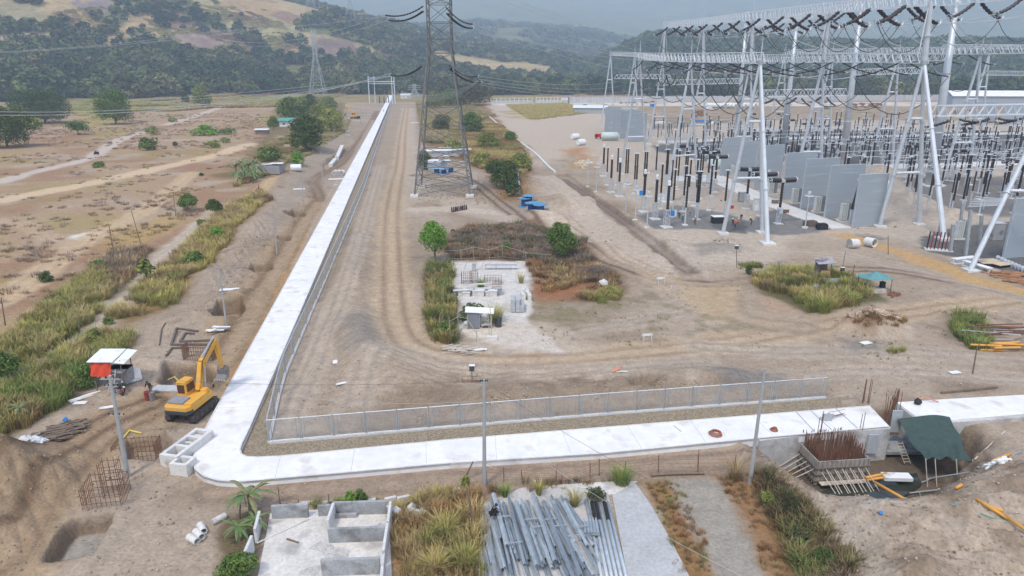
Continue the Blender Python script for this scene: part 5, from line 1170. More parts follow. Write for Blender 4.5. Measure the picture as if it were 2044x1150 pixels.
# far pylons
gP = 'distant pylons'
for a in [(636,197,60,30,'nearest distant pylon with white arms left of the road end'),(493,165,55,26,'distant pylon above the left wood'),(707,158,-20,24,'distant pylon on the hill behind the road'),(631,120,-40,20,'thin distant pylon on the hill crest'),(828,196,168,22,'small pylon base behind the big tower')]:
    px, py, ty, wd, lab = a; p = at(px, py) if py > 160 else Vector((*G(px, 168), 0)); 
    if py <= 160: p = Vector(((px-1022)/FPX*1500*_c, 1500, 0)); p.z = hz(p.x, p.y)
    H = W(px, ty, p.y).z-p.z; D = p.y; wv = wd/FPX*D
    root = lattice_tower('pylon', lab, p, wv, wv*.22, H, H*.62, [0]+[H*f for f in (.2,.38,.52,.62,.72,.82,.92,1)], M_galvd, .35, .2, arms=[(H*.62, wv*.5, H*.04), (H*.76, wv*.5, H*.04), (H*.9, wv*.5, H*.04)] if ty > 0 else [], foot=0, group=gP)

gW = 'service wires strung from the fence pole'
cable(W(966,760,at(967,968).y), W(219,752,at(255,951).y), .5, 'thin wire crossing the road from the fence pole to the left pole', .012, M_wired, group=gW)
cable(W(966,760,at(967,968).y), G3(1290,955,.5), .3, 'thin stay wire running down from the fence pole to the right', .012, M_wired, group=gW)
cable(G3(1060,905,3), G3(1500,1160,1.5), .4, 'pale thin wire crossing the pad', .013, M_wire, group=gW)
cable(W(966,800,at(967,968).y), W(620,795,62), .4, 'second thin wire left of the fence pole', .015, M_wire, group=gW)
# ---------------- small site things ----------------
def rnd(a, b): return random.uniform(a, b)
def wall2(a, b, z0, z1, th=.18): m = MB(); a = Vector(a); b = Vector(b); m.beam((a.x,a.y,(z0+z1)/2), (b.x,b.y,(z0+z1)/2), th, z1-z0); return m
# the ruin: separate low walls round the pale floor
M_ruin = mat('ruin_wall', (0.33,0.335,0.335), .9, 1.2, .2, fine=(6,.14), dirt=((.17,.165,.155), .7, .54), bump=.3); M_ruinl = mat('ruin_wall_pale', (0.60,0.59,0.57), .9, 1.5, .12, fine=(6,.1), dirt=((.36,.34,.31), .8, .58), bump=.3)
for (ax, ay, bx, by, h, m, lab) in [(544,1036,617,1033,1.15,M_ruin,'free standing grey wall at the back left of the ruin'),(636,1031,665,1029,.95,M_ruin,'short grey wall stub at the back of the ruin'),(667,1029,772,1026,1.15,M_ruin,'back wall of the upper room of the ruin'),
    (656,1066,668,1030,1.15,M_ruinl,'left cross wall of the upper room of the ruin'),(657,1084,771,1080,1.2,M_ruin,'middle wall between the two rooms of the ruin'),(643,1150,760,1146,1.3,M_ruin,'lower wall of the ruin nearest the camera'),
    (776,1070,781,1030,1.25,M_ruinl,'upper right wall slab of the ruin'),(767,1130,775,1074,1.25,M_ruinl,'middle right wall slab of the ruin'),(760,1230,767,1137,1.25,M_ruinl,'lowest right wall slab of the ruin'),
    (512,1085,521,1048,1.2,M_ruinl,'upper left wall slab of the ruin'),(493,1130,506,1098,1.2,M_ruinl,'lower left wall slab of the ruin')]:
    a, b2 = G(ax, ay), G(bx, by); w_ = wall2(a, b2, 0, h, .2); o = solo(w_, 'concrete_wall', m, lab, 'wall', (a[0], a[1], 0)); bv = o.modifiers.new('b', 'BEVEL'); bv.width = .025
def rubble(pts, n, r0, r1, m, name, label, cat='rubble', z=0.06, loc=None, heap=0.0, seed=3):
    P = GP(pts); rd = random.Random(seed); x, y = rand_in(P, n/max(1.0, abs(poly_area(P))), None); b = MB(); c = Vector((float(np.mean(x)), float(np.mean(y)), 0)) if len(x) else Vector((*P[0], 0))
    hh = height(x, y); R = max(.5, math.sqrt(abs(poly_area(P))/math.pi))
    for i in range(len(x)):
        r = rd.uniform(r0, r1); k = max(0, 1-math.hypot(x[i]-c.x, y[i]-c.y)/R); b.rock((x[i], y[i], max(z, hh[i])+r*.2+heap*k), r, rd, rd.uniform(.4,.9))
    c.z = hz(c.x, c.y); return solo(b, name, m, label, cat, c)
def poly_area(P): return sum(P[i][0]*P[(i+1)%len(P)][1]-P[(i+1)%len(P)][0]*P[i][1] for i in range(len(P)))/2
r_ = rubble([(598,1100),(640,1075),(690,1095),(690,1125),(650,1130),(640,1110)], 900, .03, .12, M_rubble, 'broken_concrete', 'grey broken concrete scattered between the ruin rooms'); r_['kind'] = 'stuff'; del r_['category']
r_ = rubble([(735,1055),(772,1040),(772,1062),(740,1065)], 160, .05, .2, M_rubble, 'broken_concrete', 'broken slabs in the upper room of the ruin'); r_['kind'] = 'stuff'; del r_['category']
r_ = rubble([(590,1135),(640,1130),(630,1150),(590,1155)], 160, .04, .1, M_rubble, 'broken_concrete', 'grey chips beside the lower ruin wall'); r_['kind'] = 'stuff'; del r_['category']
for px, py, r, lab in [(790,1028,.55,'long pale boulder right of the ruin'),(822,1020,.45,'tall pale boulder behind the dry strip'),(832,1030,.42,'middle pale boulder behind the dry strip'),(842,1026,.38,'right pale boulder behind the dry strip'),(812,1032,.22,'small white stone between the boulders'),(559,1121,.22,'round grey stone on the ruin floor'),(1206,572,.9,'white block on the scrub edge'),(1128,505,.01,'')]:
    if not lab: continue
    p = at(px, py); b = MB(); b.rock(p+Vector((0,0,r*.5)), r, random, .8); solo(b, 'boulder', M_ruinl, lab, 'rock', p)
for i, (ax, ay, bx, by) in enumerate([(594,1010,618,1008),(643,1007,660,1005),(734,1003,750,1001),(768,1001,790,996),(793,999,817,994),(833,992,858,987),(902,983,918,980)]):
    a, b2 = at(ax, ay), at(bx, by); m = MB(); m.beam(a+Vector((0,0,.12)), b2+Vector((0,0,.12)), .25, .25)
    solo(m, 'concrete_kerb', M_ruinl, ['short white kerb stone behind the free wall of the ruin','white kerb stone left of the leafy plants','pinkish kerb stone right of the leafy plants','first long kerb stone right of the ruin','second long kerb stone right of the ruin','long kerb stone behind the dry strip','last kerb stone near the climbing weed'][i], 'kerb stone', a)
p1, p2 = at(513,1088), at(617,1040); b = MB(); b.tube((p1.x,p1.y,.1), (p2.x,p2.y,.12), .05, n=6); solo(b, 'pipe', M_conc_lt, 'long thin pale pipe lying across the ruin floor', 'pipe', p1)
p1, p2 = at(573,1080), at(596,1087); b = MB(); b.beam((p1.x,p1.y,.12), (p2.x,p2.y,.1), .1); solo(b, 'timber', M_wood, 'short dark timber on the ruin floor', 'timber', p1)
p1, p2 = at(668,1036), at(713,1034); b = MB(); b.beam((p1.x,p1.y,.2), (p2.x,p2.y,.2), .25, .3); solo(b, 'concrete_beam', M_ruin, 'grey beam lying along the back wall of the ruin', 'beam', p1)
# fence posts along the ruin and wires
def wirefence(name, label, posts, hs, m, wires=3, r=.045):
    P = [at(a, b) for a, b in posts]; root = thing(name, label, 'fence', P[0])
    for q, h in zip(P, hs): b = MB(); b.tube(q+Vector((0,0,-.2)), q+Vector((rnd(-.12,.12),rnd(-.1,.1),h)), r, r*.8, 6); bw(b, 'post', m, root)
    for k in range(wires):
        f = (k+1)/(wires+.3); b = MB()
        for i in range(len(P)-1): b.path(cat(P[i]+Vector((0,0,hs[i]*f)), P[i+1]+Vector((0,0,hs[i+1]*f)), .06, 4), .012, 3)
        bw(b, 'wire', M_rust, root)
    return root
wirefence('wire_fence', 'barbed wire fence with rusty posts behind the steel stack', [(972,965),(1006,963),(1043,958),(1110,962),(1120,967),(1178,955),(1196,950),(1245,948),(1314,945),(1392,948),(1465,940)], [1.9,1.3,.9,1.1,.9,1.4,1.5,1.3,1.7,1.9,1.5], M_rust, 5)
wirefence('wire_fence', 'leaning post fence behind the ruin', [(492,1012),(560,1012),(594,1010),(657,1008)], [1.9,1.7,.6,.9], M_wood, 2)
for px, py, tx, ty, lab in [(928,955,944,922,'leaning dark post at the corner of the fence'),(945,1052,933,975,'thick weathered post in the dry strip'),(478,1035,480,1000,'dark stick beside the banana plant')]:
    p = at(px, py); b = MB(); b.tube(p, W(tx, ty, p.y), .08, .06, 6); solo(b, 'wooden_post', M_wood, lab, 'post', p)
b = MB(); p = at(1390,640)
p1, p2 = at(1080,640-640+965), at(1150,958)
b = MB(); b.path([at(1300,952)+Vector((0,0,.2)), at(1345,950)+Vector((0,0,.25)), at(1405,948)+Vector((0,0,.2))], .14, 6); solo(b, 'log', M_wood, 'split grey log at the foot of the wire fence', 'log', at(1300,952))
# ---- the stack of galvanised steel angles ----
def angle_mesh(L, w):
    b = MB(); t = .012; c = .7071
    for s in (-1, 1):
        vs = []
        for x in (-L/2, L/2):
            for u, v in ((0,0),(w,0),(w,t*2),(0,t*2)): vs.append((x, s*(u*c)+0, w*c-u*c+v))
        b.add(vs, [(0,3,2,1),(4,5,6,7),(0,1,5,4),(1,2,6,5),(2,3,7,6),(3,0,4,7)])
    return b
M_ang = [mat('galvanised_angle', c, .45, 2.2, .22, metal=.35, dirt=((.26,.25,.24), 1.1, .6)) for c in ((.40,.45,.48),(.28,.32,.35),(.50,.55,.58))]
protoA = []
for L in (4.2, 5.2, 6.2): 
    for w in (.16, .22): protoA.append((angle_mesh(L, w), L))
pa = {}
rs = random.Random(5); cnt = 0
lay = [(0.05, [(962,1150,995,1068),(985,1150,1000,1062),(1005,1160,1020,1072),(1025,1165,1035,1080),(1045,1170,1050,1090),(1070,1170,1075,1085),(1092,1170,1095,1080),(1115,1172,1112,1082),(1138,1172,1130,1085)])]
def angbar(cx, cy, z, ang, L, w, mi, pitch=0):
    global cnt
    k = (L, w, mi)
    if k not in pa:
        o = angle_mesh(L, w).build('steel_angle', M_ang[mi]); pa[k] = o
    else: o = pa[k].copy(); COL.objects.link(o)
    o.location = (cx, cy, z); o.rotation_euler = (0, pitch, ang)
    setp(o, 'steel angle bar, '+('bottom layer' if z < .2 else 'second layer' if z < .4 else 'third layer' if z < .6 else 'top layer')+' of the big stack'+', '+['left edge','left part','left of the middle','middle','right of the middle','right part','right edge'][int(min(6, max(0, (cx+2.2)/8.2*7)))]+(', far row' if cy > G(1000,1075)[1] else ', near row'), 'steel angle', 'steel angles piled on the beige pad'); cnt += 1; return o
# rows of bars: (px of far end, py far end, px near end, py near end)
for lvl, z, n in ((0,.06,54),(1,.22,50),(2,.38,40),(3,.54,30)):
    for i in range(n):
        t = (i+rs.uniform(-.25,.25))/n; px = 966+t*(224-lvl*18)+lvl*8
        row = rs.choice([0,1,1,2]) if lvl < 2 else rs.choice([0,1])
        py = {0: rs.uniform(1026,1056), 1: rs.uniform(1066,1100), 2: rs.uniform(1116,1170)}[row]
        a = G(px, py, z); L = rs.choice((3.4, 4.2, 5.0)); angbar(a[0], a[1], z, math.radians(99+t*7+rs.uniform(-2.5,2.5)), L, rs.choice((.1,.14,.18)), rs.randrange(3), rs.uniform(-.015,.015))
for i, (fx, fy, nx, ny) in enumerate([(1063,985,1108,1120),(1085,1000,1150,1165),(985,985,1012,1090),(1030,1000,1072,1130),(1107,1008,1160,1150)]):
    a = Vector((*G(fx, fy, .85), .85)); c = Vector((*G(nx, ny, .8), .8)); d = c-a; m = (a+c)/2; k = (round(d.length,1), .22, i%3); angbar(m.x, m.y, .8, math.atan2(d.y, d.x), k[0], .22, k[2])
# long round-ish tubes at the right side of the stack
for i, (fx, nx) in enumerate([(1170,1200),(1181,1212),(1189,1222),(1197,1232),(1206,1241),(1213,1252)]):
    a = Vector((*G(fx, 1003 if i else 998, .15), .15)); c = Vector((*G(nx+10, 1200, .15), .15)); root = thing('steel_tube', ['leftmost','second','third','fourth','fifth','rightmost'][i]+' long galvanised tube on the right side of the stack', 'tube', a, 0, 'long tubes beside the steel stack')
    b = MB(); b.tube(a, c, .13, n=8); bw(b, 'tube_body', M_ang[2], root, smooth=True)
    if i in (1, 2, 4): b = MB(); b.tube(a+(a-c).normalized()*.02, a.lerp(c, .22), .135, n=8); bw(b, 'tarred_end', M_black, root)
for i, (px, py) in enumerate([(1060,1035),(1075,1050),(1005,1030),(1120,1048),(1160,1050),(1030,1082),(1145,1068),(1100,1035)]):
    a = Vector((*G(px, py, .92), .88)); b = MB(); b.beam(a-Vector((.45,.05,0)), a+Vector((.45,.08,0)), .06); solo(b, 'spacer_bar', M_galvd, 'short dark spacer bar lying across the steel angles', 'bar', a, 'spacer bars on the steel stack')
for i, (px, py, w_) in enumerate([(1178,1040,6),(1170,1045,5)]): pass
b = MB(); a = at(1180,1068); b.box(a+Vector((0,0,.55)), (1.0,1.2,.25)); 
for k in range(5): b.beam(a+Vector((-.5+k*.22,-.7,.75)), a+Vector((-.42+k*.2,.8,.8)), .09)
solo(b, 'steel_bundle', M_ang[0], 'small bundle of crossed galvanised bars between angles and long tubes', 'steel bundle', a)

# ---- left corner: box culvert units, cages, pipes, shack ----
M_cul = mat('culvert_white', (0.64,0.62,0.58), .9, 1.5, .1, fine=(5,.08), dirt=((.40,.36,.31), .8, .6), bump=.25)
def culvert(px, py, rz, n, label, s=1.0):
    p = at(px, py); root = thing('box_culvert', label, 'concrete block', p, rz)
    b = MB(); L = 1.5*s; Wd = 1.7*s; H = 1.15*s; t = .32*s
    for i in range(n):
        y = i*L
        for x in (-Wd/2+t/2, Wd/2-t/2): b.box((x, y, H/2), (t, L, H))
        b.box((0, y-L/2+t/2, H/2), (Wd-2*t, t, H)); 
        if i == n-1: b.box((0, y+L/2-t/2, H/2), (Wd-2*t, t, H))
        b.box((0, y, .35), (Wd-2*t, L-t, .06))
    b.build('block_body', M_cul, parent=root); return root
culvert(352,925,math.radians(-14),3,'row of three white hollow concrete blocks beside the road corner'); culvert(368,941,math.radians(-10),1,'single white hollow concrete block in front of the row',.9)
culvert(385,896,math.radians(-14),2,'two white hollow concrete blocks against the road edge',.8)
def cage(px, py, w, d, h, label, n=7, rz=0):
    p = at(px, py); root = thing('rebar_cage', label, 'rebar cage', p, rz); b = MB(); v = MB()
    for k in range(4):
        z = h*k/3
        for s in (-1, 1): b.beam((-w/2, s*d/2, z), (w/2, s*d/2, z), .035); b.beam((s*w/2, -d/2, z), (s*w/2, d/2, z), .035)
    for i in range(n+1):
        x = -w/2+w*i/n; y = -d/2+d*i/n
        for s in (-1, 1): v.beam((x, s*d/2, 0), (x, s*d/2, h*1.12), .03); v.beam((s*w/2, y, 0), (s*w/2, y, h*1.12), .03)
    b.build('hoops', M_rust, parent=root); v.build('bars', M_rust, parent=root); return root
cage(215,1000,2.6,2.2,1.7,'rusty rebar cage standing below the tall pole',8,.2); cage(228,985,1.2,1.0,2.6,'narrow rebar column inside the big cage',3,.2)
cage(276,912,3.4,1.6,1.4,'rebar cage over the shallow pit beside the pole',10,.15); cage(400,715,3.4,1.2,1.5,'rebar mat leaning above the deep pit',12,-.1)
b = MB(); a = [at(*q) for q in ((330,708),(345,680),(385,672),(340,710),(405,712))]
def trenchframe(pts, label, h=.12, w=.22, m=None):
    b = MB(); P = [at(*q) for q in pts]
    for i in range(len(P)-1): b.beam(P[i]+Vector((0,0,h)), P[i+1]+Vector((0,0,h)), w, .25)
    solo(b, 'form_frame', m or mat_get('dark_timber', (.15,.12,.10)), label, 'timber frame', P[0])
trenchframe([(395,660),(352,656),(342,690),(420,690),(430,681),(360,684),(370,667),(388,668)], 'dark bent timber frame lying on the soil above the rebar mat'); trenchframe([(332,712),(343,697),(375,696),(372,703)], 'small dark timber frame left of the rebar mat')
trenchframe([(318,690),(322,660),(330,645)], 'thin dark rod line on the soil bank',.05,.1)
for i, (ax, ay, bx, by) in enumerate([(378,1078,392,1086),(391,1067,401,1077),(400,1054,408,1069),(424,1048,450,1034)]):
    a, c = at(ax, ay), at(bx, by); r = .26 if i < 3 else .22; root = thing('concrete_pipe', ['lowest short concrete pipe of the row of three','middle short concrete pipe of the row of three','upper short concrete pipe of the row of three','long concrete pipe right of the row of three'][i], 'pipe', a)
    if i < 3: d = (c-a); d.z = 0; d = d.normalized(); c = a+d*.95
    b = MB(); up = Vector((0,0,r)); ax_ = (c-a).normalized(); L = (c-a).length
    b.lathe([(r,0),(r,L),(r*.8,L),(r*.8,.02),(r,0)], a+up, 14, ax_); bw(b, 'pipe_wall', M_cul, root, smooth=False)
pd = at(303,797)
def drum(px, py, m, label, r=.29, h=.88, loc=None, group=None):
    p = loc or at(px, py); root = thing('oil_drum', label, 'drum', p, 0, group); b = MB(); b.lathe([(r,0),(r*1.03,.02),(r,.04),(r,h*.33),(r*1.04,h*.35),(r,h*.37),(r,h*.65),(r*1.04,h*.67),(r,h*.69),(r,h-.02),(r*1.03,h),(r*.9,h),(r*.9,h-.05)], (0,0,0), 14); b.build('drum_shell', m, parent=root, smooth=False); return root
drum(296,798,mat_get('drum_red', (.25,.04,.03), .7),'red oil drum in front of the leaning person'); drum(305,799,mat_get('drum_grey', (.22,.20,.18), .7),'grey open drum right of the red drum'); drum(995,652,mat_get('drum_dark', (.06,.065,.06), .7),'dark oil drum right of the bamboo shelter',.4,1.2)
b = MB(); p = at(340,777); b.box(p+Vector((0,0,.08)), (3.4,1.3,.12), -.05); solo(b, 'metal_sheet', mat_get('wet_sheet', (.45,.45,.44), .35), 'pale wet metal sheet lying in front of the deep pit', 'sheet', p)
# shack with white roof and red tarp
def shack():
    p = at(232,772); root = thing('site_shack', 'shack with white sheet roof, red tarp and ladder behind the tall pole', 'shack', p)
    b = MB(); b.box((0,0,2.0), (3.0,2.0,.1)); b.box((0.55,.4,1.3), (1.9,1.2,1.5)); b.build('platform', M_plank if False else mat_get('shack_grey', (.30,.29,.28)), parent=root)
    b = MB(); 
    for x, y in ((-1.4,-.9),(1.4,-.9),(-1.4,.9),(1.4,.9)): b.tube((x,y,0), (x,y,3.3), .06, n=6)
    b.build('posts', M_wood, parent=root, kind=None)
    b = MB(); b.slab((-1.7,-1.3,3.25),(.9,-1.3,3.25),(.95,1.3,3.6),(-1.65,1.3,3.6),.05); b.build('roof_sheet', M_white, parent=root)
    b = MB(); b.slab((1.0,-1.3,3.2),(2.0,-1.3,3.05),(2.05,1.3,3.45),(1.05,1.3,3.6),.05); b.build('roof_sheet', M_white, parent=root)
    b = MB(); nx = 10; V = []; F = []
    for i in range(nx+1):
        for j in range(6):
            V.append((-1.45+i*.2, -1.12+.1*math.sin(i*1.3+j*.8)-.05*j, 3.2-j*.27-(.15*math.sin(i*math.pi/nx) if j == 5 else 0)))
            if i and j: F.append(((i-1)*6+j-1, (i-1)*6+j, i*6+j, i*6+j-1))
    b.add(V, F); b.build('red_tarp', mat_get('tarp_red', (.62,.07,.03), .6, scale=3), parent=root, smooth=True)
    b = MB()
    for x in (.25,.75): b.beam((x,-1.9,0), (x+.15,-1.0,2.4), .06)
    for k in range(7): b.beam((.25+.02*k,-1.8+k*.12,.3+k*.32), (.78+.02*k,-1.8+k*.12,.3+k*.32), .045)
    b.build('ladder', M_plank, parent=root)
    return root
shack()
b = MB(); p = at(267,765); b.slab(p+Vector((-.6,-.3,.05)), p+Vector((.75,.35,.3)), p+Vector((.55,.6,1.5)), p+Vector((-.7,.1,1.6)), .04); solo(b, 'roof_sheet', M_white, 'white metal sheet leaning right of the red tarp shack', 'sheet', p)
def sheets(items, m):
    for px, py, w_, d_, rz, lab in items:
        p = at(px, py); b = MB(); b.box(p+Vector((0,0,.1)), (w_,d_,.06), rz); solo(b, 'board', m, lab, 'board', p)
sheets([(165,795,2.4,.7,.9,'long white board lying at the grass edge'),(160,806,1.2,.6,.1,'short white board below the long one'),(180,789,1.9,.25,.9,'narrow pale board beside the long one'),(213,815,1.3,.5,.4,'crumpled white sheet left of the tall pole'),(137,865,1.2,.9,.4,'square pale board on the scrap heap'),(683,766,1.3,.35,.6,'two pale boards lying behind the fence'),(669,724,.5,.9,.2,'pale scrap sheet on the soil behind the fence'),(1238,743,1.5,.2,0,'white plank on the soil edge'),(951,699,2.4,.5,0,'white board at the tip of the compound'),(1068,962,.1,.1,0,'tiny chip of board by the fence'),(1205,569,1.6,1.2,.1,'big white foam board on the scrub edge'),(1733,659,1.3,.8,.4,'white sheet on the rubble heap'),(1990,660,3.0,1.4,.1,'white sheet beside the orange pipes'),(1972,688,1.2,1.0,.6,'folded white sheet above the orange pipes'),(1906,745,1.2,.6,.2,'white scrap at the foot of the leaning pole')], M_white)
for i, (px, py, w_, d_, rz) in enumerate([(430,664,2.2,.5,.1),(440,660,2.0,.5,-.2),(425,668,1.0,.5,1.0),(448,663,1.6,.3,.0)]):
    p = at(px, py); b = MB(); b.box(p+Vector((0,0,.35+.12*i)), (w_,d_,.08), rz); solo(b, 'panel', M_white, ['lowest','second','short steep','top'][i]+' white panel of the collapsed stack beside the nearest bare pole', 'panel', p)
rubble([(20,905),(70,885),(108,890),(105,905),(50,918)], 150, .12, .32, mat('plaster_rubble', (.62,.63,.62), .9, 2, .2), 'plaster_heap', 'heap of white broken plaster at the left scrap dump', 'rubble', heap=.4)
def scrap(pts, n, L0, L1, ang, m, name, label, w=.08, zz=.15, seed=1, heap=.0, cat='scrap heap'):
    rd = random.Random(seed); P = GP(pts); x, y = rand_in(P, n/max(1.0, abs(poly_area(P)))); b = MB(); c = Vector((float(np.mean(x)), float(np.mean(y)), 0)); hh = height(x, y); c.z = float(hh.mean()); R = max(.5, math.sqrt(abs(poly_area(P))/math.pi))
    for i in range(len(x)):
        a = math.radians(ang)+rd.gauss(0, .25); L = rd.uniform(L0, L1)/2; k = max(0, 1-math.hypot(x[i]-c.x, y[i]-c.y)/R); z = hh[i]+rd.uniform(.05, zz)+heap*k; s = rd.gauss(0, .06)
        b.beam((x[i]-math.cos(a)*L, y[i]-math.sin(a)*L, z-s*L), (x[i]+math.cos(a)*L, y[i]+math.sin(a)*L, z+s*L), w*rd.uniform(.5,1.4), w*.5)
    return solo(b, name, m, label, cat, c)
scrap([(70,885),(120,850),(165,845),(150,870),(100,895)], 120, .8, 3.0, 35, M_wood, 'timber_heap', 'heap of old boards and sticks at the left scrap dump', .14, .3, 2, .4)
scrap([(5,905),(40,885),(60,880),(20,910)], 26, 2.0, 3.6, 35, M_galvd, 'timber_heap', 'grey long boards at the left end of the scrap dump', .14, .2, 3)
p = at(132,843); b = MB(); b.rock(p+Vector((0,0,.3)), .3, random); solo(b, 'bucket', M_blue, 'blue bucket lying on the scrap dump', 'bucket', p)
scrap([(430,1050),(470,1040),(470,1060),(440,1070)], 1, .5, 1, 0, M_wood, 'stick', 'stick lying beside the long pipe', .05, .1, 4, cat='stick')
b = MB(); pts = [at(*q)+Vector((0,0,.15)) for q in ((238,888),(262,880),(283,868))]; b.path(pts, .07, 6); solo(b, 'pipe', mat_get('yellow_pipe', (.7,.55,.12)), 'pale yellow pipe lying on the haul track', 'pipe', pts[0])
b = MB(); b.path([G3(335,758,.3), G3(348,752,.35), G3(360,765,.1), G3(378,770,.05)], .05, 5); solo(b, 'rope', mat_get('yellow_pipe', (.7,.55,.12)), 'thin yellow hose at the edge of the deep pit', 'hose', G3(335,758,.3))
# dirt clods scattered on soil (countless)
def clods(pts, n, r0, r1, name, label, m, seed, patch=None):
    P = GP(pts); x, y = rand_in(P, n/max(1, abs(poly_area(P))), patch, 3.0, seed); z = height(x, y); s = RNG.uniform(r0, r1, len(x))*RNG.uniform(.4, 1.0, len(x)); pos = np.stack([x, y, z-s*.1], 1)
    scatter(name, LUMPS, pos, np.stack([s, s*.9, s*.7], 1), palette(x, y, [SOIL*.75, SOIL, PALE, SOIL2], 3, seed, .2), M_clod, kind='stuff', label=label)
M_clod = mat('clods', (0,0,0), .95, 3, .2, attr='Col', spec=.05)
clods([(0,900),(200,800),(430,560),(600,400),(660,380),(500,692),(395,880),(383,930),(480,970),(960,935),(960,975),(330,1020),(450,1150),(0,1150)], 2400, .06, .32, 'soil_clods', 'clods and stones on the left working strip', M_clod, 3)
clods([(560,880),(700,560),(730,400),(830,400),(850,560),(850,690),(950,730),(1700,700),(2044,690),(2044,785),(1740,800),(1300,770)], 2600, .06, .28, 'soil_clods', 'clods and stones on the central soil', M_clod, 4, .42)
clods([(1500,900),(1560,960),(1640,1010),(1760,1010),(1960,930),(2044,900),(2200,1300),(1740,1300)], 1500, .06, .32, 'soil_clods', 'clods and stones on the spoil slope', M_clod, 5)
clods([(1100,440),(1500,500),(2044,600),(2044,700),(1300,700)], 1500, .1, .4, 'soil_clods', 'stones on the sandy tracks', M_clod, 6, .5)
clods([(640,860),(1250,770),(1400,780),(1100,820),(700,850)], 900, .08, .35, 'soil_clods', 'lumps along the low soil ridge', M_clod, 7, .45)
clods([(520,450),(440,560),(380,640),(430,640),(520,540),(560,450)], 1200, .1, .4, 'soil_clods', 'lumps on the soil bank left of the road', M_clod, 8, .4)

# ---- middle compound ----
M_bam = mat('bamboo', (0.42,0.37,0.30), .8, 3, .2)
def bamboo(label, posts, hs, rails=(.9,)):
    P = [at(a, b) for a, b in posts]; root = thing('bamboo_fence', label, 'fence', P[0])
    for q, h in zip(P, hs): b = MB(); b.tube(q, q+Vector((rnd(-.15,.15),0,h)), .05, .035, 6); bw(b, 'post', M_bam, root)
    for f in rails:
        b = MB()
        for i in range(len(P)-1): b.tube(P[i]+Vector((0,0,hs[i]*f)), P[i+1]+Vector((0,0,hs[i+1]*f)), .035, n=5)
        bw(b, 'rail', M_bam, root)
bamboo('bamboo fence along the back of the white sand floor', [(888,520),(921,520),(946,519),(977,518),(1004,517),(1050,521),(1100,521)], [1.9,2.0,2.5,1.9,2.6,1.6,1.2], (.9,.15))
bamboo('bamboo frame in front of the shelter', [(898,672),(916,660),(933,658),(951,682),(977,676)], [2.6,2.5,1.9,1.5,3.3], (.75,))
pole(982,676,978,612,'thin pole set in a white concrete block beside the shelter',.05,'wooden_pole','pole',M_bam)
b = MB(); p = at(982,677); b.box(p+Vector((0,0,.2)), (1.3,.8,.45)); o = solo(b, 'concrete_block', M_cul, 'white concrete block holding the thin pole', 'concrete block', p)
def shelter():
    p = at(958,652); root = thing('bamboo_shelter', 'small bamboo shelter with pale sloping roof and grey panel wall', 'shelter', p)
    b = MB(); 
    for x in (-1.5, 0, 1.5): b.tube((x,-.8,0), (x,-.8,2.2), .05, n=6); b.tube((x,.8,0), (x,.8,2.5), .05, n=6)
    b.build('posts', M_bam, parent=root)
    b = MB(); b.slab((-1.8,-1.0,2.25),(1.8,-1.0,2.05),(1.8,.3,2.35),(-1.8,.3,2.55),.05); b.build('roof', M_white, parent=root)
    b = MB(); b.box((-.75,-.85,1.1), (1.4,.06,2.0)); b.build('wall_panel', mat_get('shelter_grey', (.20,.21,.23)), parent=root)
    b = MB(); b.box((.8,0,.45), (1.3,1.5,.08)); b.build('bench', M_bam, parent=root)
shelter()
for i, (px, py, h) in enumerate([(911,640,0),(936,652,.9),(931,650,.7)]):
    if h: p = at(px, py); b = MB(); b.rock(p+Vector((0,0,h*.5)), h*.55, random, 1); solo(b, 'white_sack', M_white, ['','taller','smaller'][i]+' white sack left of the bamboo shelter', 'sack', p)
# low concrete units and stacked blocks
for i in range(10):
    px = 912+i*9.5-(3 if i > 5 else 0); py = 588+(i%3)*1.5; p = at(px, py); b = MB(); h = rnd(.5,.9); b.box(p+Vector((0,0,h/2)), (1.0,.8,h), .05); b.box(p+Vector((0,0,h+.05)), (1.15,.95,.1), .05)
    solo(b, 'precast_block', M_cul if i%3 else M_ruin, 'white precast block, '+['first','second','third','fourth','fifth','sixth','seventh','eighth','ninth','last'][i]+' from the left in the row on the sand floor', 'concrete block', p, 'row of precast blocks on the white sand floor')
for i, (ax, ay, bx, by) in enumerate([(938,580,985,577),(948,588,980,587),(905,592,944,590)]):
    a, c = at(ax, ay), at(bx, by); b = MB(); b.beam(a+Vector((0,0,.9)), c+Vector((0,0,.9)), .35, .14); solo(b, 'precast_beam', M_cul, ['upper','middle','left'][i]+' long white beam lying on the precast blocks', 'beam', a)
cage(932,565,1.6,1.0,1.6,'dark form cage left of the grass tuft on the sand floor',5); cage(946,564,1.2,1.0,1.6,'second dark form cage beside the grass tuft',4); cage(984,565,2.6,1.6,1.0,'low rebar frame right of the grass tuft',6); cage(992,582,1.2,.8,1.4,'small rebar frame on the sand floor',4)
b = MB(); p = at(945,540); 
for x in (-1.5,0,1.2): b.beam(p+Vector((x,0,.1)), p+Vector((x+.5,.2,1.6)), .06)
b.box(p+Vector((0.1,0,.6)), (.6,.6,1.1)); solo(b, 'cutting_machine', M_galvd, 'dark machine on legs on the white sand floor', 'machine', p)
p = at(1000,538); root = thing('steel_bench', 'long steel work bench at the back of the sand floor', 'bench', p)
b = MB(); b.box((0,0,.8), (5.2,.7,.06)); b.build('bench_top', M_galvd, parent=root)
for x in (-2.5,-.8,.9,2.5):
    b = MB(); b.beam((x,-.3,0), (x,-.3,.8), .05); b.beam((x,.3,0), (x,.3,.8), .05); b.beam((x,-.3,.1),(x,.3,.1),.04); b.build('leg', M_galvd, parent=root)
ps = at(1038,618)
n_ = 0
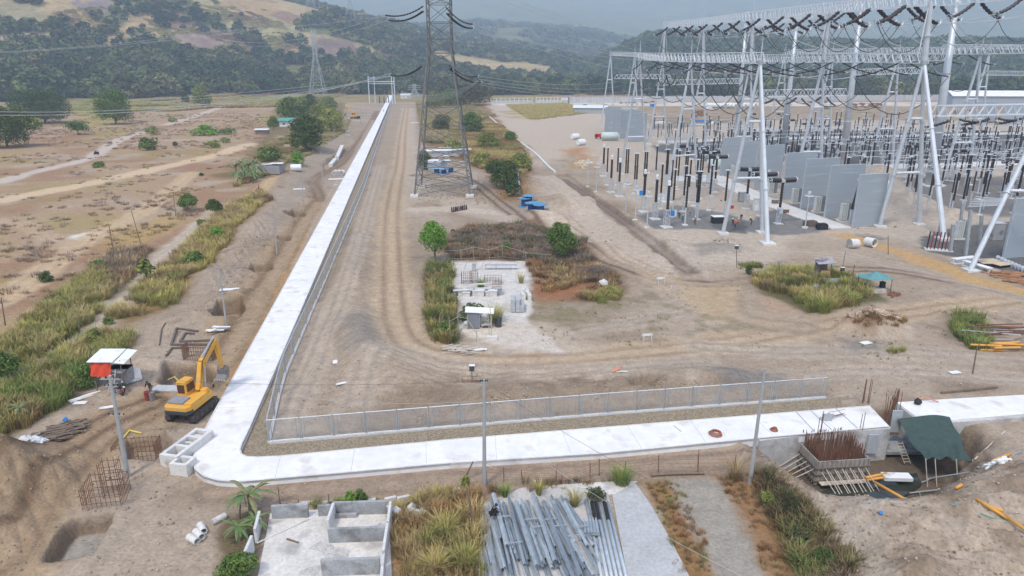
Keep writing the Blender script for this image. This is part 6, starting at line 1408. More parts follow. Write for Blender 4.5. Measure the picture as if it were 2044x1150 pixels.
for k in range(4):
    for i in range(5-(k>2)):
        for j in range(3-(k>1)):
            b = MB(); q = ps+Vector((-.95+j*.62+rnd(-.03,.03), -1.0+i*.62*(1), .3+k*.42)); b.box(q, (.56,.56,.4), rnd(-.04,.04))
            if n_ == 0: pb = b.build('concrete_cube', M_ruin if False else mat_get('cube_grey', (.42,.43,.44))); c_ = pb; off = Vector(q); pb.data.transform(Matrix.Translation(-off))
            else: c_ = pb.copy(); COL.objects.link(c_)
            c_.location = q; n_ += 1; setp(c_, 'grey cast cube, '+['bottom','second','third','top'][k]+' layer, '+['left','middle','right'][j]+' column of the cube stack', 'concrete cube', 'stacked grey cast cubes')
for i, (px, py) in enumerate([(1046,585),(1052,590),(1056,597),(1044,596)]): p = at(px, py); b = MB(); b.box(p+Vector((0,0,.4)), (.5,1.6,.8), .05*i); b.box(p+Vector((0,0,.9)), (.12,.12,.5)); solo(b, 'anchor_block', M_cul, ['rearmost','second','third','left'][i]+' white anchor block with a dark bolt behind the cast cubes', 'concrete block', p)
p = at(905,468); b = MB(); b.ring(p+Vector((0,0,.55)), .4, .17, (.5,1,.2), 16, 7); solo(b, 'old_tyre', M_black, 'black tyre standing beside the bright green tree', 'tyre', p)
for i in range(9):
    p = at(902+i*3.6, 423-i*.6); b = MB(); b.ring(p+Vector((0,0,.55)), .45, .14, (1,.15*math.sin(i*2),.1), 14, 6); solo(b, 'pipe_coil', mat_get('coil_dark', (.06,.035,.04)), 'dark coil standing in the row below the lattice tower', 'coil', p, 'row of dark coils below the lattice tower')
scrap([(885,690),(925,690),(965,700),(940,708),(900,702)], 50, .8, 2.4, 10, M_plank, 'timber_heap', 'loose boards at the tip of the compound', .15, .25, 6)
scrap([(1150,545),(1210,535),(1225,550),(1180,565)], 130, .8, 2.8, 20, mat('dead_branches', (.16,.12,.10), .9, 3, .3), 'branch_heap', 'heap of dead brown branches beside the compound', .05, .9, 7, .6)
def shed(px, py, w_, d_, h, label, wm, rm, rz=0, name='shed', rise=.5, eave=.3, door=True):
    p = at(px, py); root = thing(name, label, 'shed', p, rz); b = MB(); b.box((0,0,h/2), (w_,d_,h)); b.add([(-w_/2,-d_/2,h),(w_/2,-d_/2,h),(w_/2,d_/2,h),(-w_/2,d_/2,h),(-w_/2,0,h+rise),(w_/2,0,h+rise)], [(0,4,3),(1,2,5)]); b.build('walls', wm, parent=root)
    for s in (-1, 1):
        b = MB(); e = eave; b.slab((-w_/2-e, s*(d_/2+e), h-.1*rise),(w_/2+e, s*(d_/2+e), h-.1*rise),(w_/2+e,0,h+rise+.05),(-w_/2-e,0,h+rise+.05), .08*(1 if s < 0 else -1)); b.build('roof_sheet', rm, parent=root)
    if door: 
        b = MB(); b.box((w_*.22,-d_/2-.03,1.0), (.9,.06,2.0)); b.build('door', M_wood, parent=root); b = MB(); b.box((-w_*.22,-d_/2-.03,1.5), (1.1,.06,.8)); b.build('window', M_glass, parent=root)
    return root
M_roofw = mat('roof_pale', (.62,.64,.66), .5, 1, .1, stretch=(6,.3,1)); M_roofg = mat('roof_green', (.10,.30,.24), .6, 1, .15); M_wallw = mat('wall_white', (.66,.66,.64), .8, 1, .1)
shed(576,252,8.5,6,3.2,'white house with a green roof beside the big trees',M_wallw,M_roofg,.1,'farm_house',1.4,.8)
shed(524,268,6,3,2.2,'open farm shelter with a pale roof left of the house',M_wood,M_roofw,.1,'farm_shelter',.5,.5,False)
shed(811,196,11,7,3.2,'small white house at the far end of the road',M_wallw,M_roofw,0,'small_house',1.6,.6)
b = MB(); p = at(541,345)
root = thing('scrap_shack', 'scrap shack with white patched roof beside the banana plants', 'shack', p)
b.box((0,0,1.2), (7,5,2.4)); b.build('walls', mat_get('shack_grey', (.30,.29,.28)), parent=root)
for i in range(6): b = MB(); b.box((-3+i*1.2,rnd(-1.5,1.5),2.5+.1*i), (2.0,3.2,.06), rnd(-.4,.4)); b.build('roof_sheet', M_white if i%2 else M_roofw, parent=root)
p = at(591,337); b = MB(); b.lathe([(1.0,-1.6),(1.1,-1.2),(1.1,1.2),(1.0,1.6)], p+Vector((0,0,1)), 14, (1,.2,0)); solo(b, 'water_tank', M_white, 'white cylinder tank right of the scrap shack', 'tank', p)
shed(1178,226,24,9,4,'long open shed with a ribbed pale roof beside the firewalls',mat_get('shed_grey', (.34,.36,.36)),M_roofw,-.12,'storage_shed',1.6,.6,False)
shed(1168,222,7,8,4.2,'small grey annex at the left end of the ribbed roof shed',mat_get('shed_grey', (.34,.36,.36)),M_roofw,1.45,'storage_shed',1.4,.4,False)
shed(1132,205,10,5,3,'small brick hut in front of the boundary wall',mat_get('brick_dull', (.30,.18,.14)),M_roofw,0,'brick_hut',.8,.5)
shed(1985,212,80,20,9,'long white roofed hall at the right end of the yard',mat_get('hall_grey', (.34,.38,.42)),mat('hall_roof', (.74,.72,.66), .6, .3, .06),-.1,'storage_hall',4,1,False)
# huts on the right
p = at(1640,556); root = thing('patched_hut', 'tilted hut with a patched grey tile roof and a plywood front', 'hut', p)
for x, y in ((-.9,-.7),(.9,-.7),(-.9,.7),(.9,.7)): b = MB(); b.tube((x,y,0), (x*1.02,y,2.7), .06, n=5); b.build('post', M_wood, parent=root)
b = MB(); b.slab((-1.3,-1.1,2.55),(1.5,-1.1,2.7),(1.6,1.1,3.1),(-1.2,1.1,2.9),.08)
for i in range(9): b.box((rnd(-1,1.2),rnd(-.8,.8),2.95+rnd(0,.15)), (.9,.35,.04), rnd(-.5,.5))
b.build('roof', mat_get('roof_patched', (.34,.32,.33), .8, scale=3, amt=.35), parent=root)
b = MB(); b.box((.1,-.75,.95), (1.4,.06,1.1)); b.build('plywood_panel', mat_get('plywood', (.50,.30,.15)), parent=root)
b = MB(); b.box((0,.7,1.3), (1.8,.06,2.4)); b.box((-.9,0,1.2), (.06,1.4,2.2)); b.build('walls', mat_get('old_board', (.22,.17,.15), scale=3, amt=.4), parent=root)
b = MB(); b.box((0,0,.35), (1.9,1.5,.08)); b.build('floor', M_wood, parent=root)
b = MB(); q = at(1627,552); b.slab(q+Vector((-.6,-.4,.5)), q+Vector((.5,-.4,.35)), q+Vector((.5,.4,.7)), q+Vector((-.6,.4,.9)), .05); solo(b, 'sheet', M_white, 'white sheet leaning left of the patched hut', 'sheet', q)
b = MB(); q = at(1655,563); b.box(q+Vector((0,0,.3)), (3.2,.1,.6)); solo(b, 'barrier', mat_get('barrier_grey', (.42,.46,.42)), 'pale grey low barrier in front of the patched hut', 'barrier', q)
p = at(1743,582); root = thing('canopy_tent', 'teal canopy tent on thin posts beside the sandy track', 'canopy', p)
for x, y in ((-1.8,-1.2),(1.8,-1.2),(-1.8,1.2),(1.8,1.2)): b = MB(); b.tube((x,y,0), (x,y,2.2), .06, n=5); b.build('post', M_wood, parent=root)
V = [(0,0,3.1)]; F = []
for i in range(16):
    a = 2*math.pi*i/16; k = 1/max(abs(math.cos(a)), abs(math.sin(a))); V.append((math.cos(a)*1.1*k, math.sin(a)*.75*k, 2.45)); V.append((math.cos(a)*2.1*k, math.sin(a)*1.4*k, 2.15+(.25 if i%4==2 else 0)))
for i in range(16): j = (i+1)%16; F += [(0,1+2*i,1+2*j),(1+2*i,2+2*i,2+2*j,1+2*j)]
b = MB(); b.add(V, F); b.build('canopy', mat_get('canopy_teal', (.11,.27,.28), .7, scale=3), parent=root)
b = MB(); b.tube((0,0,3.0),(0,0,3.6),.04,n=5); b.build('finial', mat_get('canopy_teal', (.11,.27,.28)), parent=root)
b = MB(); b.box((0,-.4,.6), (2.8,1.0,.08)); b.box((0,-.9,.3), (2.9,.06,.6)); b.build('table', M_plank, parent=root); b = MB(); b.box((1.2,0,.8), (.6,.6,1.4)); b.build('cabinet', M_black, parent=root)
r_ = rubble([(1685,655),(1700,640),(1750,628),(1790,645),(1800,658),(1750,660)], 420, .12, .42, mat('brick_rubble', (.48,.38,.29), .95, 2, .3), 'stone_heap', 'heap of beige broken stones on the rubble mound', 'rubble'); 
rubble([(1775,588),(1792,584),(1795,592),(1780,594)], 50, .06, .2, M_rust, 'brick_heap', 'small red brick heap right of the teal canopy', 'rubble')
rubble([(1425,480),(1450,474),(1478,482),(1470,490),(1435,489)], 150, .15, .4, mat('mixed_rubble', (.40,.33,.27), .95, 1.2, .4), 'stone_heap', 'heap of mixed debris left of the white column leg', 'rubble', heap=.4)
rubble([(1140,332),(1165,326),(1190,330),(1165,338)], 90, .3, .7, mat('sand_rubble', (.52,.42,.30), .95, 1.2, .3), 'stone_heap', 'beige rock row beside the excavated trench', 'rubble')
r_ = rubble([(1368,888),(1385,879),(1402,886),(1398,898),(1375,900)], 260, .03, .09, M_rubble, 'gravel_heap', 'small grey gravel heap in front of the concrete road', 'gravel heap', heap=.35)
for i in range(9):
    ang = rnd(-.15,.3); p = at(1985+rnd(-22,28), 697+rnd(-8,9)); L = rnd(2.5,4.5); b = MB(); b.tube(p+Vector((-L/2,-L*.5*ang,.15+.08*i)), p+Vector((L/2,L*.5*ang,.15+.08*i)), .13, n=8); solo(b, 'orange_pipe', M_orange, ['lowest','second lowest','shortest','middle','slanting','upper','second highest','highest','loose'][i]+' orange plastic pipe in the pile at the right edge', 'pipe', p, 'pile of orange pipes at the right edge')
for i in range(16):
    p = at(2010+rnd(-40,35), 672+rnd(-18,12)); L = rnd(5,9); a = rnd(-.05,.2)-.25*(i%3==0); b = MB(); b.beam(p+Vector((-L/2,-L/2*a,.2+.05*i)), p+Vector((L/2,L/2*a,.2+.05*i)), .12); solo(b, 'steel_bar', M_rust if i%4 else M_galv, ['lowest','second','third','fourth','fifth','sixth','seventh','eighth','ninth','tenth','eleventh','twelfth','thirteenth','fourteenth','fifteenth','topmost'][i]+' long '+('galvanised' if i%4==0 else 'rusty')+' steel bar of the pile behind the orange pipes', 'steel bar', p, 'steel bars behind the orange pipes')
for i, (ax, ay, bx, by) in enumerate([(1878,1+785,1990,775),(1770,805,1830,800)]):
    if i: continue
    a, c = at(ax, ay), at(bx, by); b = MB(); b.beam(a+Vector((0,0,.12)), c+Vector((0,0,.12)), .2); solo(b, 'timber', M_wood, 'long dark timber lying behind the right road slab', 'timber', a)
# steel rods, small bits on the sand
for i, (px, py, rz, lab) in enumerate([(1291,684,.2,'white road sign frame lying on the sandy ground'),(1318,568,.3,'left white barrier board near the track bend'),(1340,585,1.2,'right white barrier board near the track bend')]):
    p = at(px, py); root = thing('barrier_board', lab, 'barrier', p, rz)
    for x in (-.5,.5): b = MB(); b.beam((x,-.4,0), (x,0,1.2), .05); b.beam((x,.4,0), (x,0,1.2), .05); b.build('leg', M_galv, parent=root)
    b = MB(); b.box((0,0,1.0), (1.3,.05,.3)); b.build('board', M_white, parent=root)
b = MB(); p = at(1231,743); 
for k in range(3): b.tube(p+Vector((-.5,-.1*k,.1)), p+Vector((.5,.6-.2*k,.4)), .07, n=6)
solo(b, 'pipe_offcuts', mat_get('terracotta', (.62,.25,.14)), 'three orange pipe offcuts on the soil edge', 'pipe', p)

# ---- culvert works: pit, formwork, tarp, pipes ----
ZB = -2.7
def GB(px, py, z=ZB): return Vector((*G(px, py, z), z))
M_form = mat('formwork_ply', (.36,.33,.29), .9, 1.5, .25, dirt=((.22,.19,.16), .9, .56)); M_cwall = mat('culvert_wall', (.50,.49,.47), .9, .7, .18, fine=(4,.1), dirt=((.30,.27,.23), .45, .54), bump=.3)
wa = [G(1515,876,RZ), G(1624,862,RZ), G(1775,852,RZ), G(1736,811,RZ)]
b = MB(); 
for i in range(3): a, c = wa[i], wa[i+1]; b.beam((a[0],a[1]-.02,(RZ-2.9)/2-.02), (c[0],c[1]-.02,(RZ-2.9)/2-.02), .35, 3.2)
solo(b, 'culvert_wall', M_cwall, 'stained concrete side wall of the unfinished culvert above the pit', 'wall', (wa[0][0], wa[0][1], 0))
b = MB(); a = Vector((*G(1800,812,RZ), RZ)); c = Vector((*G(1832,836,RZ), RZ)); e = Vector((*G(1896,841,RZ), RZ)); f_ = Vector((*G(2060,829,RZ), RZ))
for u, v in ((a,c),(c,e),(e,f_)): b.beam((u.x,u.y-.1,-.95), (v.x,v.y-.1,-.95), .3, 2.8)
solo(b, 'culvert_wall', M_cwall, 'pale concrete side wall below the right road slab', 'wall', a)
b = MB(); a = GB(1540,900); b.box(a+Vector((9,1.5,.35)), (16,5,.3)); o = solo(b, 'pit_slab', M_ruin, 'grey blinding slab at the bottom of the pit', 'slab', a)
# form box
fc = GB(1672,962); fw, fd, fh = 4.5, 3.4, 2.2; froot = thing('formwork_box', 'square plywood formwork box with steel ribs in the pit', 'formwork', fc+Vector((0,1.6,0)), math.radians(6))
for k, (cx, cy, sx, sy) in enumerate([(0,-fd/2,fw,.08),(0,fd/2,fw,.08),(-fw/2,0,.08,fd),(fw/2,0,.08,fd)]):
    b = MB(); b.box((cx,cy,fh/2), (sx,sy,fh)); pn = b.build('form_panel', M_form, parent=froot); b = MB(); n = 11 if sx > sy else 9
    for i in range(n+1):
        if sx > sy: b.box((-fw/2+fw*i/n, cy+(.09 if cy > 0 else -.09), fh/2), (.09,.1,fh*1.04))
        else: b.box((cx+(.09 if cx > 0 else -.09), -fd/2+fd*i/n, fh/2), (.1,.09,fh*1.04))
    b.build('ribs', mat_get('rib_grey', (.30,.28,.25)), pn)
    b = MB()
    for z in (.4, 1.0, 1.6): b.box((cx*1.09, cy*1.1, z), ((sx if sx > sy else .08)+.3*(sx > sy), (sy if sy > sx else .08)+.3*(sy > sx), .1))
    b.build('waler', M_wood, pn)
b = MB(); rd = random.Random(2)
for i in range(26):
    for j in range(20):
        if 2 < i < 23 and 2 < j < 17 and rd.random() < .8: continue
        x = -fw/2+.25+(fw-.5)*i/25; y = -fd/2+.25+(fd-.5)*j/19; b.beam((x,y,.2), (x+rd.gauss(0,.06), y+rd.gauss(0,.06), rd.uniform(2.7,3.5)), .035)
b.build('rebar', M_rust, parent=froot)
b = MB(); b.box((0,0,1.2), (fw-.4,fd-.4,.1)); b.build('inner_mat', M_rust, parent=froot)
for k in range(12):
    x = -1.9+k*.35; b = MB(); b.tube((x,-fd/2-.1,1.2+.3*(k%2)), (x+.5+rnd(-.1,.1),-fd/2-2.2,-.15), .04, n=5); b.build('prop', M_plank, parent=froot)
for k in range(5):
    b = MB(); b.tube((-fw/2-.1,-1.4+k*.6,1.3), (-fw/2-2.2,-1.2+k*.5,.1), .04, n=5); b.build('prop', M_plank, parent=froot)
b = MB(); b.box((0,-fd/2-.5,.35), (fw*.95,.5,.08)); b.build('scaffold_plank', M_plank, parent=froot)
# loose steel around
def rebars(px, py, n, w_, h, label, z=0.0, lean=.1):
    p = G3(px, py, z); b = MB()
    for i in range(n): x = rnd(-w_, w_); y = rnd(-w_, w_)*.5; b.beam(p+Vector((x,y,0)), p+Vector((x+rnd(-lean,lean),y+rnd(-lean,lean),h*rnd(.85,1.1))), .04)
    solo(b, 'rebar_bundle', M_rust, label, 'rebar', p)
rebars(1728,808,9,.35,2.6,'bundle of upright rusty rebar behind the slab end',.0,.08); rebars(1776,838,12,.5,2.4,'upright rebar in the gap between the two road slabs',-.2,.2); rebars(1786,828,7,.4,2.6,'rebar row at the end of the right slab',0,.15)
rebars(1627,905,3,.2,3.8,'three tall steel rods standing left of the formwork box',-1.5,.1); rebars(1712,885,2,.2,3.4,'two tall steel rods right of the formwork box',-1.0,.1)
scrap([(1620,850),(1640,838),(1720,832),(1745,840),(1690,850)], 34, .6, 2.2, 20, M_rust, 'steel_offcuts', 'tangle of bent steel offcuts on the road slab', .05, .7, 8, cat='steel offcuts').location.z += RZ
for i, (ax, ay, bx, by) in enumerate([(1587,820,1626,862),(1612,815,1660,858),(1664,812,1712,855),(1360,862,1345,850)]):
    a, c = G3(ax, ay, RZ), G3(bx, by, RZ); b = MB(); b.beam(a+Vector((0,0,.02)), c+Vector((0,0,.02)), .06, .04); solo(b, 'formwork_strip', M_galvd, ['left','middle','right','short'][i]+' dark strip lying across the road slab', 'strip', a)
for i, (px, py, r, lab) in enumerate([(1428,866,.55,'rusty coil of hose on the road slab'),(1545,858,.3,'small rusty coil on the road slab')]):
    p = G3(px, py, RZ+.08); b = MB(); 
    for k in range(3): b.ring(p+Vector((.05*k,.04*k,.08*k)), r-.08*k, .06, (.1,.05,1), 16, 5)
    solo(b, 'hose_coil', mat_get('coil_orange', (.35,.14,.08)), lab, 'hose', p)
p = G3(1650,840,RZ+.02); b = MB(); b.box(p+Vector((0,0,.35)), (.9,.1,.7)); solo(b, 'steel_box', M_galvd, 'small grey steel box standing on the road slab', 'box', p)
p = G3(1832,808,RZ+.1); b = MB(); b.rock(p+Vector((0,0,.35)), .38, random, 1); solo(b, 'vibrator_motor', M_black, 'black motor on the right road slab', 'motor', p); b = MB(); b.path([p+Vector((0,.2,.3)), p+Vector((.9,.7,.45)), p+Vector((2.2,.4,.1))], .06, 5); solo(b, 'hose', mat_get('terracotta', (.62,.25,.14)), 'orange hose curling from the black motor', 'hose', p)
for i, (px, py, z, h, w_) in enumerate([(1785,862,-.9,2.2,.9),(1738,905,-1.9,1.9,.9)]):
    p = G3(px, py, z); b = MB(); b.box(p+Vector((0,0,h/2)), (w_,.12,h)); solo(b, 'formwork_sheet', M_galv, ['upper','lower'][i]+' upright pale steel panel beside the culvert wall', 'panel', p)
# tarp
tp = G3(1860,925,-2.2); root = thing('tarp_shelter', 'dark green tarp hung from the road slab over poles', 'tarp', tp)
A_, B_, C_, D_ = Vector((*G(1790,838,RZ), RZ+.1)), Vector((*G(1897,838,RZ), RZ+.25)), G3(1942,917,-.6), G3(1848,915,-.5); E_ = G3(1870,826,RZ+.3)
V = []; F = []; n = 16
for i in range(n+1):
    for j in range(n+1):
        s, t = i/n, j/n; p = A_.lerp(B_, s).lerp(D_.lerp(C_, s), t); p = p+Vector((0, 0, .16*math.sin(s*19+t*5)*t+.07*math.sin(t*17-s*6)+.35*math.sin(s*math.pi)*(1-t)*.8-.25*math.sin(t*math.pi)-.3*math.exp(-((s-.75)/.1)**2)*t)); p.x += .12*math.sin(t*9+s*4)
        V.append(p-tp)
        if i and j: F.append(((i-1)*(n+1)+j-1, (i-1)*(n+1)+j, i*(n+1)+j, i*(n+1)+j-1))
b = MB(); b.add(V, F); o = b.build('tarp', mat_get('tarp_green', (.045,.075,.065), .8, scale=2, amt=.2), parent=root, smooth=True)
for sx in (.0,.2,.65,1.0):
    q = D_.lerp(C_, sx); b = MB(); b.tube(q-tp+Vector((0,0,-.02)), Vector((q.x-tp.x+.3, q.y-tp.y-.6, -.9)), .045, n=5); b.build('pole', M_plank, parent=root)
def ladder(a, b_, w_, n, label):
    a = Vector(a); b_ = Vector(b_); m = MB(); s = Vector((w_/2,0,0)); m.beam(a-s, b_-s, .06); m.beam(a+s, b_+s, .06)
    for i in range(n): t = (i+.5)/n; m.beam(a.lerp(b_, t)-s, a.lerp(b_, t)+s, .05)
    solo(m, 'ladder', M_plank, label, 'ladder', a)
ladder(G3(1812,925,-2.6), G3(1795,882,-.6), .55, 7, 'pale ladder leaning out of the pit left of the tarp')
b = MB(); b.prism([(p.x, p.y) for p in [GB(1630,985,-2.55), GB(1700,960,-2.55), GB(1830,945,-2.55), GB(1840,965,-2.55), GB(1790,1000,-2.55), GB(1700,1010,-2.55)]], -3.2, -2.52)
wt_ = mat('pit_water', (.035,.04,.03), .08, .5, .2, spec=.5); b.build('pit_water', wt_, kind='structure')
OP = [(1730,958,1790,950,-2.0,'thick orange pipe behind the water'),(1745,962,1812,1000,-1.6,'first orange pipe running out of the pit'),(1812,1000,1850,1012,-.9,'second orange pipe ending on the slope'),(1728,954,1770,945,-1.8,'short orange pipe beside the white board'),(1829,897,1870,893,-1.6,'orange pipe under the tarp'),(1980,921,2016,913,0.5,'orange pipe pair lying on the right bank'),(1937,1048,1985,1080,.9,'upper orange pipe at the bottom right'),(1935,1058,2000,1095,.9,'middle orange pipe at the bottom right'),(1985,1082,2100,1160,1.0,'long orange pipe running out of the bottom right corner'),(1906,982,1918,980,.9,'short orange pipe stub on the spoil')]
for ax, ay, bx, by, z, lab in OP:
    a, c = G3(ax, ay, z), G3(bx, by, z)
    for q in (a, c): q.z = max(q.z, hz(q.x, q.y)+.2) if q.z > -1.4 else q.z
    b = MB(); b.tube(a, c, .12, n=10); solo(b, 'orange_pipe', M_orange, lab, 'pipe', a, smooth=True)
    
p = G3(1790,952,-1.9); b = MB(); b.box(p, (2.3,.9,.3), -.05); solo(b, 'foam_board', M_white, 'white foam board floating beside the orange pipe', 'board', p)
for k, (pts, lab) in enumerate([([(1765,1020),(1800,1005),(1840,1008),(1870,1020),(1920,1018),(1960,1030),(2010,1045)],'teal hose snaking over the spoil slope'),([(1835,985),(1840,1002),(1860,1012),(1900,1022)],'second teal hose near the pipe end')]):
    b = MB(); P = [at(*q)+Vector((0,0,.1)) for q in pts]; b.path(P, .035, 5); solo(b, 'hose', mat_get('hose_teal', (.16,.42,.38)), lab, 'hose', P[0])
for i, (ax, ay, bx, by, z) in enumerate([(1800,990,1890,965,-.6),(1850,960,1935,945,-.3),(1945,920,2005,865,.8),(1950,935,2040,905,.6),(1820,975,1870,955,-1.2)]):
    a, c = at(ax, ay)+Vector((0,0,.2)), at(bx, by)+Vector((0,0,.2)); b = MB(); b.tube(a, c, .06, n=6); solo(b, 'scaffold_tube', M_galvd if i != 2 else M_plank, ['tube on the pit rim','tube behind the pit rim','pale pole leaning on the right bank','tube beside the orange pair','tube beside the water'][i], 'tube', a)
r_ = scrap([(1965,955),(1990,942),(2010,948),(2000,962),(1975,965)], 30, .4, 1.4, 20, M_white, 'scrap_sheets', 'pile of torn pale sheets on the right bank', .3, .3, 9)
b = MB(); p = at(1757,1030); b.rock(p+Vector((0,0,.15)), .2, random, .6); solo(b, 'plastic_bag', M_blue, 'small blue plastic bag on the spoil slope', 'bag', p)
# ---- under the lattice tower and around ----
def reel(px, py, label, h=1.2, r=1.2, tilt=0, m=None):
    p = at(px, py); root = thing('cable_reel', label, 'cable reel', p); b = MB(); b.lathe([(r*.5,.1),(r*.5,h-.1)], (0,0,0), 14); b.build('drum', mat_get('reel_dark', (.03,.08,.22)), parent=root)
    for z, n in ((0,'flange'),(h-.1,'flange')): b = MB(); b.lathe([(r,z),(r,z+.1)], (0,0,0), 18); b.build(n, m or mat_get('reel_blue', (.10,.28,.46), .7), parent=root)
for i, (px, py) in enumerate([(1047,412),(1056,407),(1066,414),(1060,422),(1080,410),(1077,426)]): reel(px, py, ['leftmost blue cable reel of the group','rear blue cable reel of the group','middle blue cable reel of the group','lower left blue cable reel of the group','rear right blue cable reel of the group','front blue cable reel of the group'][i], 2.0, 1.5)
for i, (px, py) in enumerate([(872,346),(886,347),(900,344)]): reel(px, py, ['left','middle','right'][i]+' blue reel under the lattice tower', 1.6, 1.6, m=mat_get('reel_pale', (.20,.36,.50), .6))
shed(868,340,4,7,3,'grey box hut under the lattice tower',mat_get('shed_grey', (.34,.36,.36)),M_white,.1,'site_hut',.3,.1,False)
for i, (px, py, w_, d_, z, rz) in enumerate([(876,314,9,5,2.6,.2),(888,310,5,3,2.8,-.1),(912,312,6,3,2.4,.1),(925,312,6,3,2.6,.3),(893,316,3,2,1,0),(930,325,5,2,.4,.2),(967,306,5,2,.3,0),(884,334,5,4,2.2,.2)]):
    p = at(px, py); b = MB(); b.box(p+Vector((0,0,z)), (w_,d_,.1), rz); b.box(p+Vector((0,0,z/2)), (w_*.6,d_*.5,z*.95), rz); solo(b, 'scrap_lean_to', M_white if i%2==0 else M_roofw, ['largest white','second white','left dark sided','right grey','tiny white','low white','white','cream'][i]+' lean to roof among the scrap behind the tower', 'lean to', p)
b = MB(); a, c = G3(1032,352,0), G3(1037,390,0); 
b.beam((a.x,a.y,1.2), (c.x,c.y,1.2), .4, 2.6); solo(b, 'retaining_wall', M_ruin, 'grey retaining wall beside the dense dark bush', 'wall', a)
CW = smooth_line(GP([(975,232),(1010,262),(1045,290),(1070,308),(1095,335),(1108,345)]), 1); b = MB()
for i in range(len(CW)-1): b.beam((*CW[i],.2), (*CW[i+1],.2), .7, .6)
solo(b, 'low_wall', M_conc_lt, 'long low white wall along the edge of the substation ground', 'wall', (*CW[0], 0))
for i, (ax, ay, bx, by) in enumerate([(672,320,684,302),(660,334,670,322)]): a, c = at(ax, ay), at(bx, by); b = MB(); b.beam(a+Vector((0,0,.6)), c+Vector((0,0,.6)), 1.3, 1.1); solo(b, 'precast_drain', M_cul, ['upper','lower'][i]+' pale precast drain lying in the roadside trench', 'drain', a)
for i in range(3): p = at(668+i*7, 350); b = MB(); b.lathe([(.8,0),(.8,1.6),(.6,1.6),(.6,0)], p+Vector((0,-.5,.8)), 12, (.1,1,0)); solo(b, 'concrete_ring', M_cul, ['left','middle','right'][i]+' concrete ring in the row of three beside the road', 'concrete ring', p)
sheets([(597,378,3,1.5,.2,'white sheet beside the third bare pole'),(673,358,5,2,.1,'flat white slab below the concrete rings'),(690,262,3,2,.3,'white slab beside the far poles'),(693,254,3,1.5,.1,'second white slab beside the far poles'),(670,500-130,1,.5,0,'tiny pale slab beside the road'),(695,270,2,1,.2,'third white slab beside the far poles'),(460,595,2.6,.9,.2,'white sheet with red tape at the oval pit'),(828,245,5,3,.1,'pale box lid beside the tower track')], M_white)
for i, (px, py) in enumerate([(1148,291-13),(1160,290)]): p = at(px, py); b = MB(); b.lathe([(1.1,-2),(1.3,-1.5),(1.3,1.5),(1.1,2)], p+Vector((0,0,1.3)), 12, (1,.8,0)); solo(b, 'white_drum_tank', M_white, ['rear','front'][i]+' small white tank lying on the yard ground', 'tank', p)
# white concrete pipes near the ochre road
for i, (ax, ay, bx, by) in enumerate([(1694,495,1708,495),(1728,491,1743,494)]): a, c = at(ax, ay), at(bx, by); d = (c-a).normalized(); b = MB(); b.lathe([(.85,0),(.85,1.7),(.7,1.7),(.7,0),(.85,0)], a+Vector((0,0,.85)), 16, d); solo(b, 'concrete_pipe', M_cul, ['left','right'][i]+' big white concrete pipe beside the ochre road', 'pipe', a)
for i, (px, py, w_) in enumerate([(1617,452,2.6),(1640,458,2.0)]): p = at(px, py); b = MB(); b.box(p+Vector((0,0,.6)), (w_,1.4,.9)); b.box(p+Vector((0,0,1.1)), (w_*.8,1.2,.3), .2); solo(b, 'debris_skip', mat_get('skip_brown', (.16,.12,.09), scale=3, amt=.4) if not i else M_black, ['brown skip of debris at the end of the yard road','black skip beside the brown one'][i], 'skip', p)
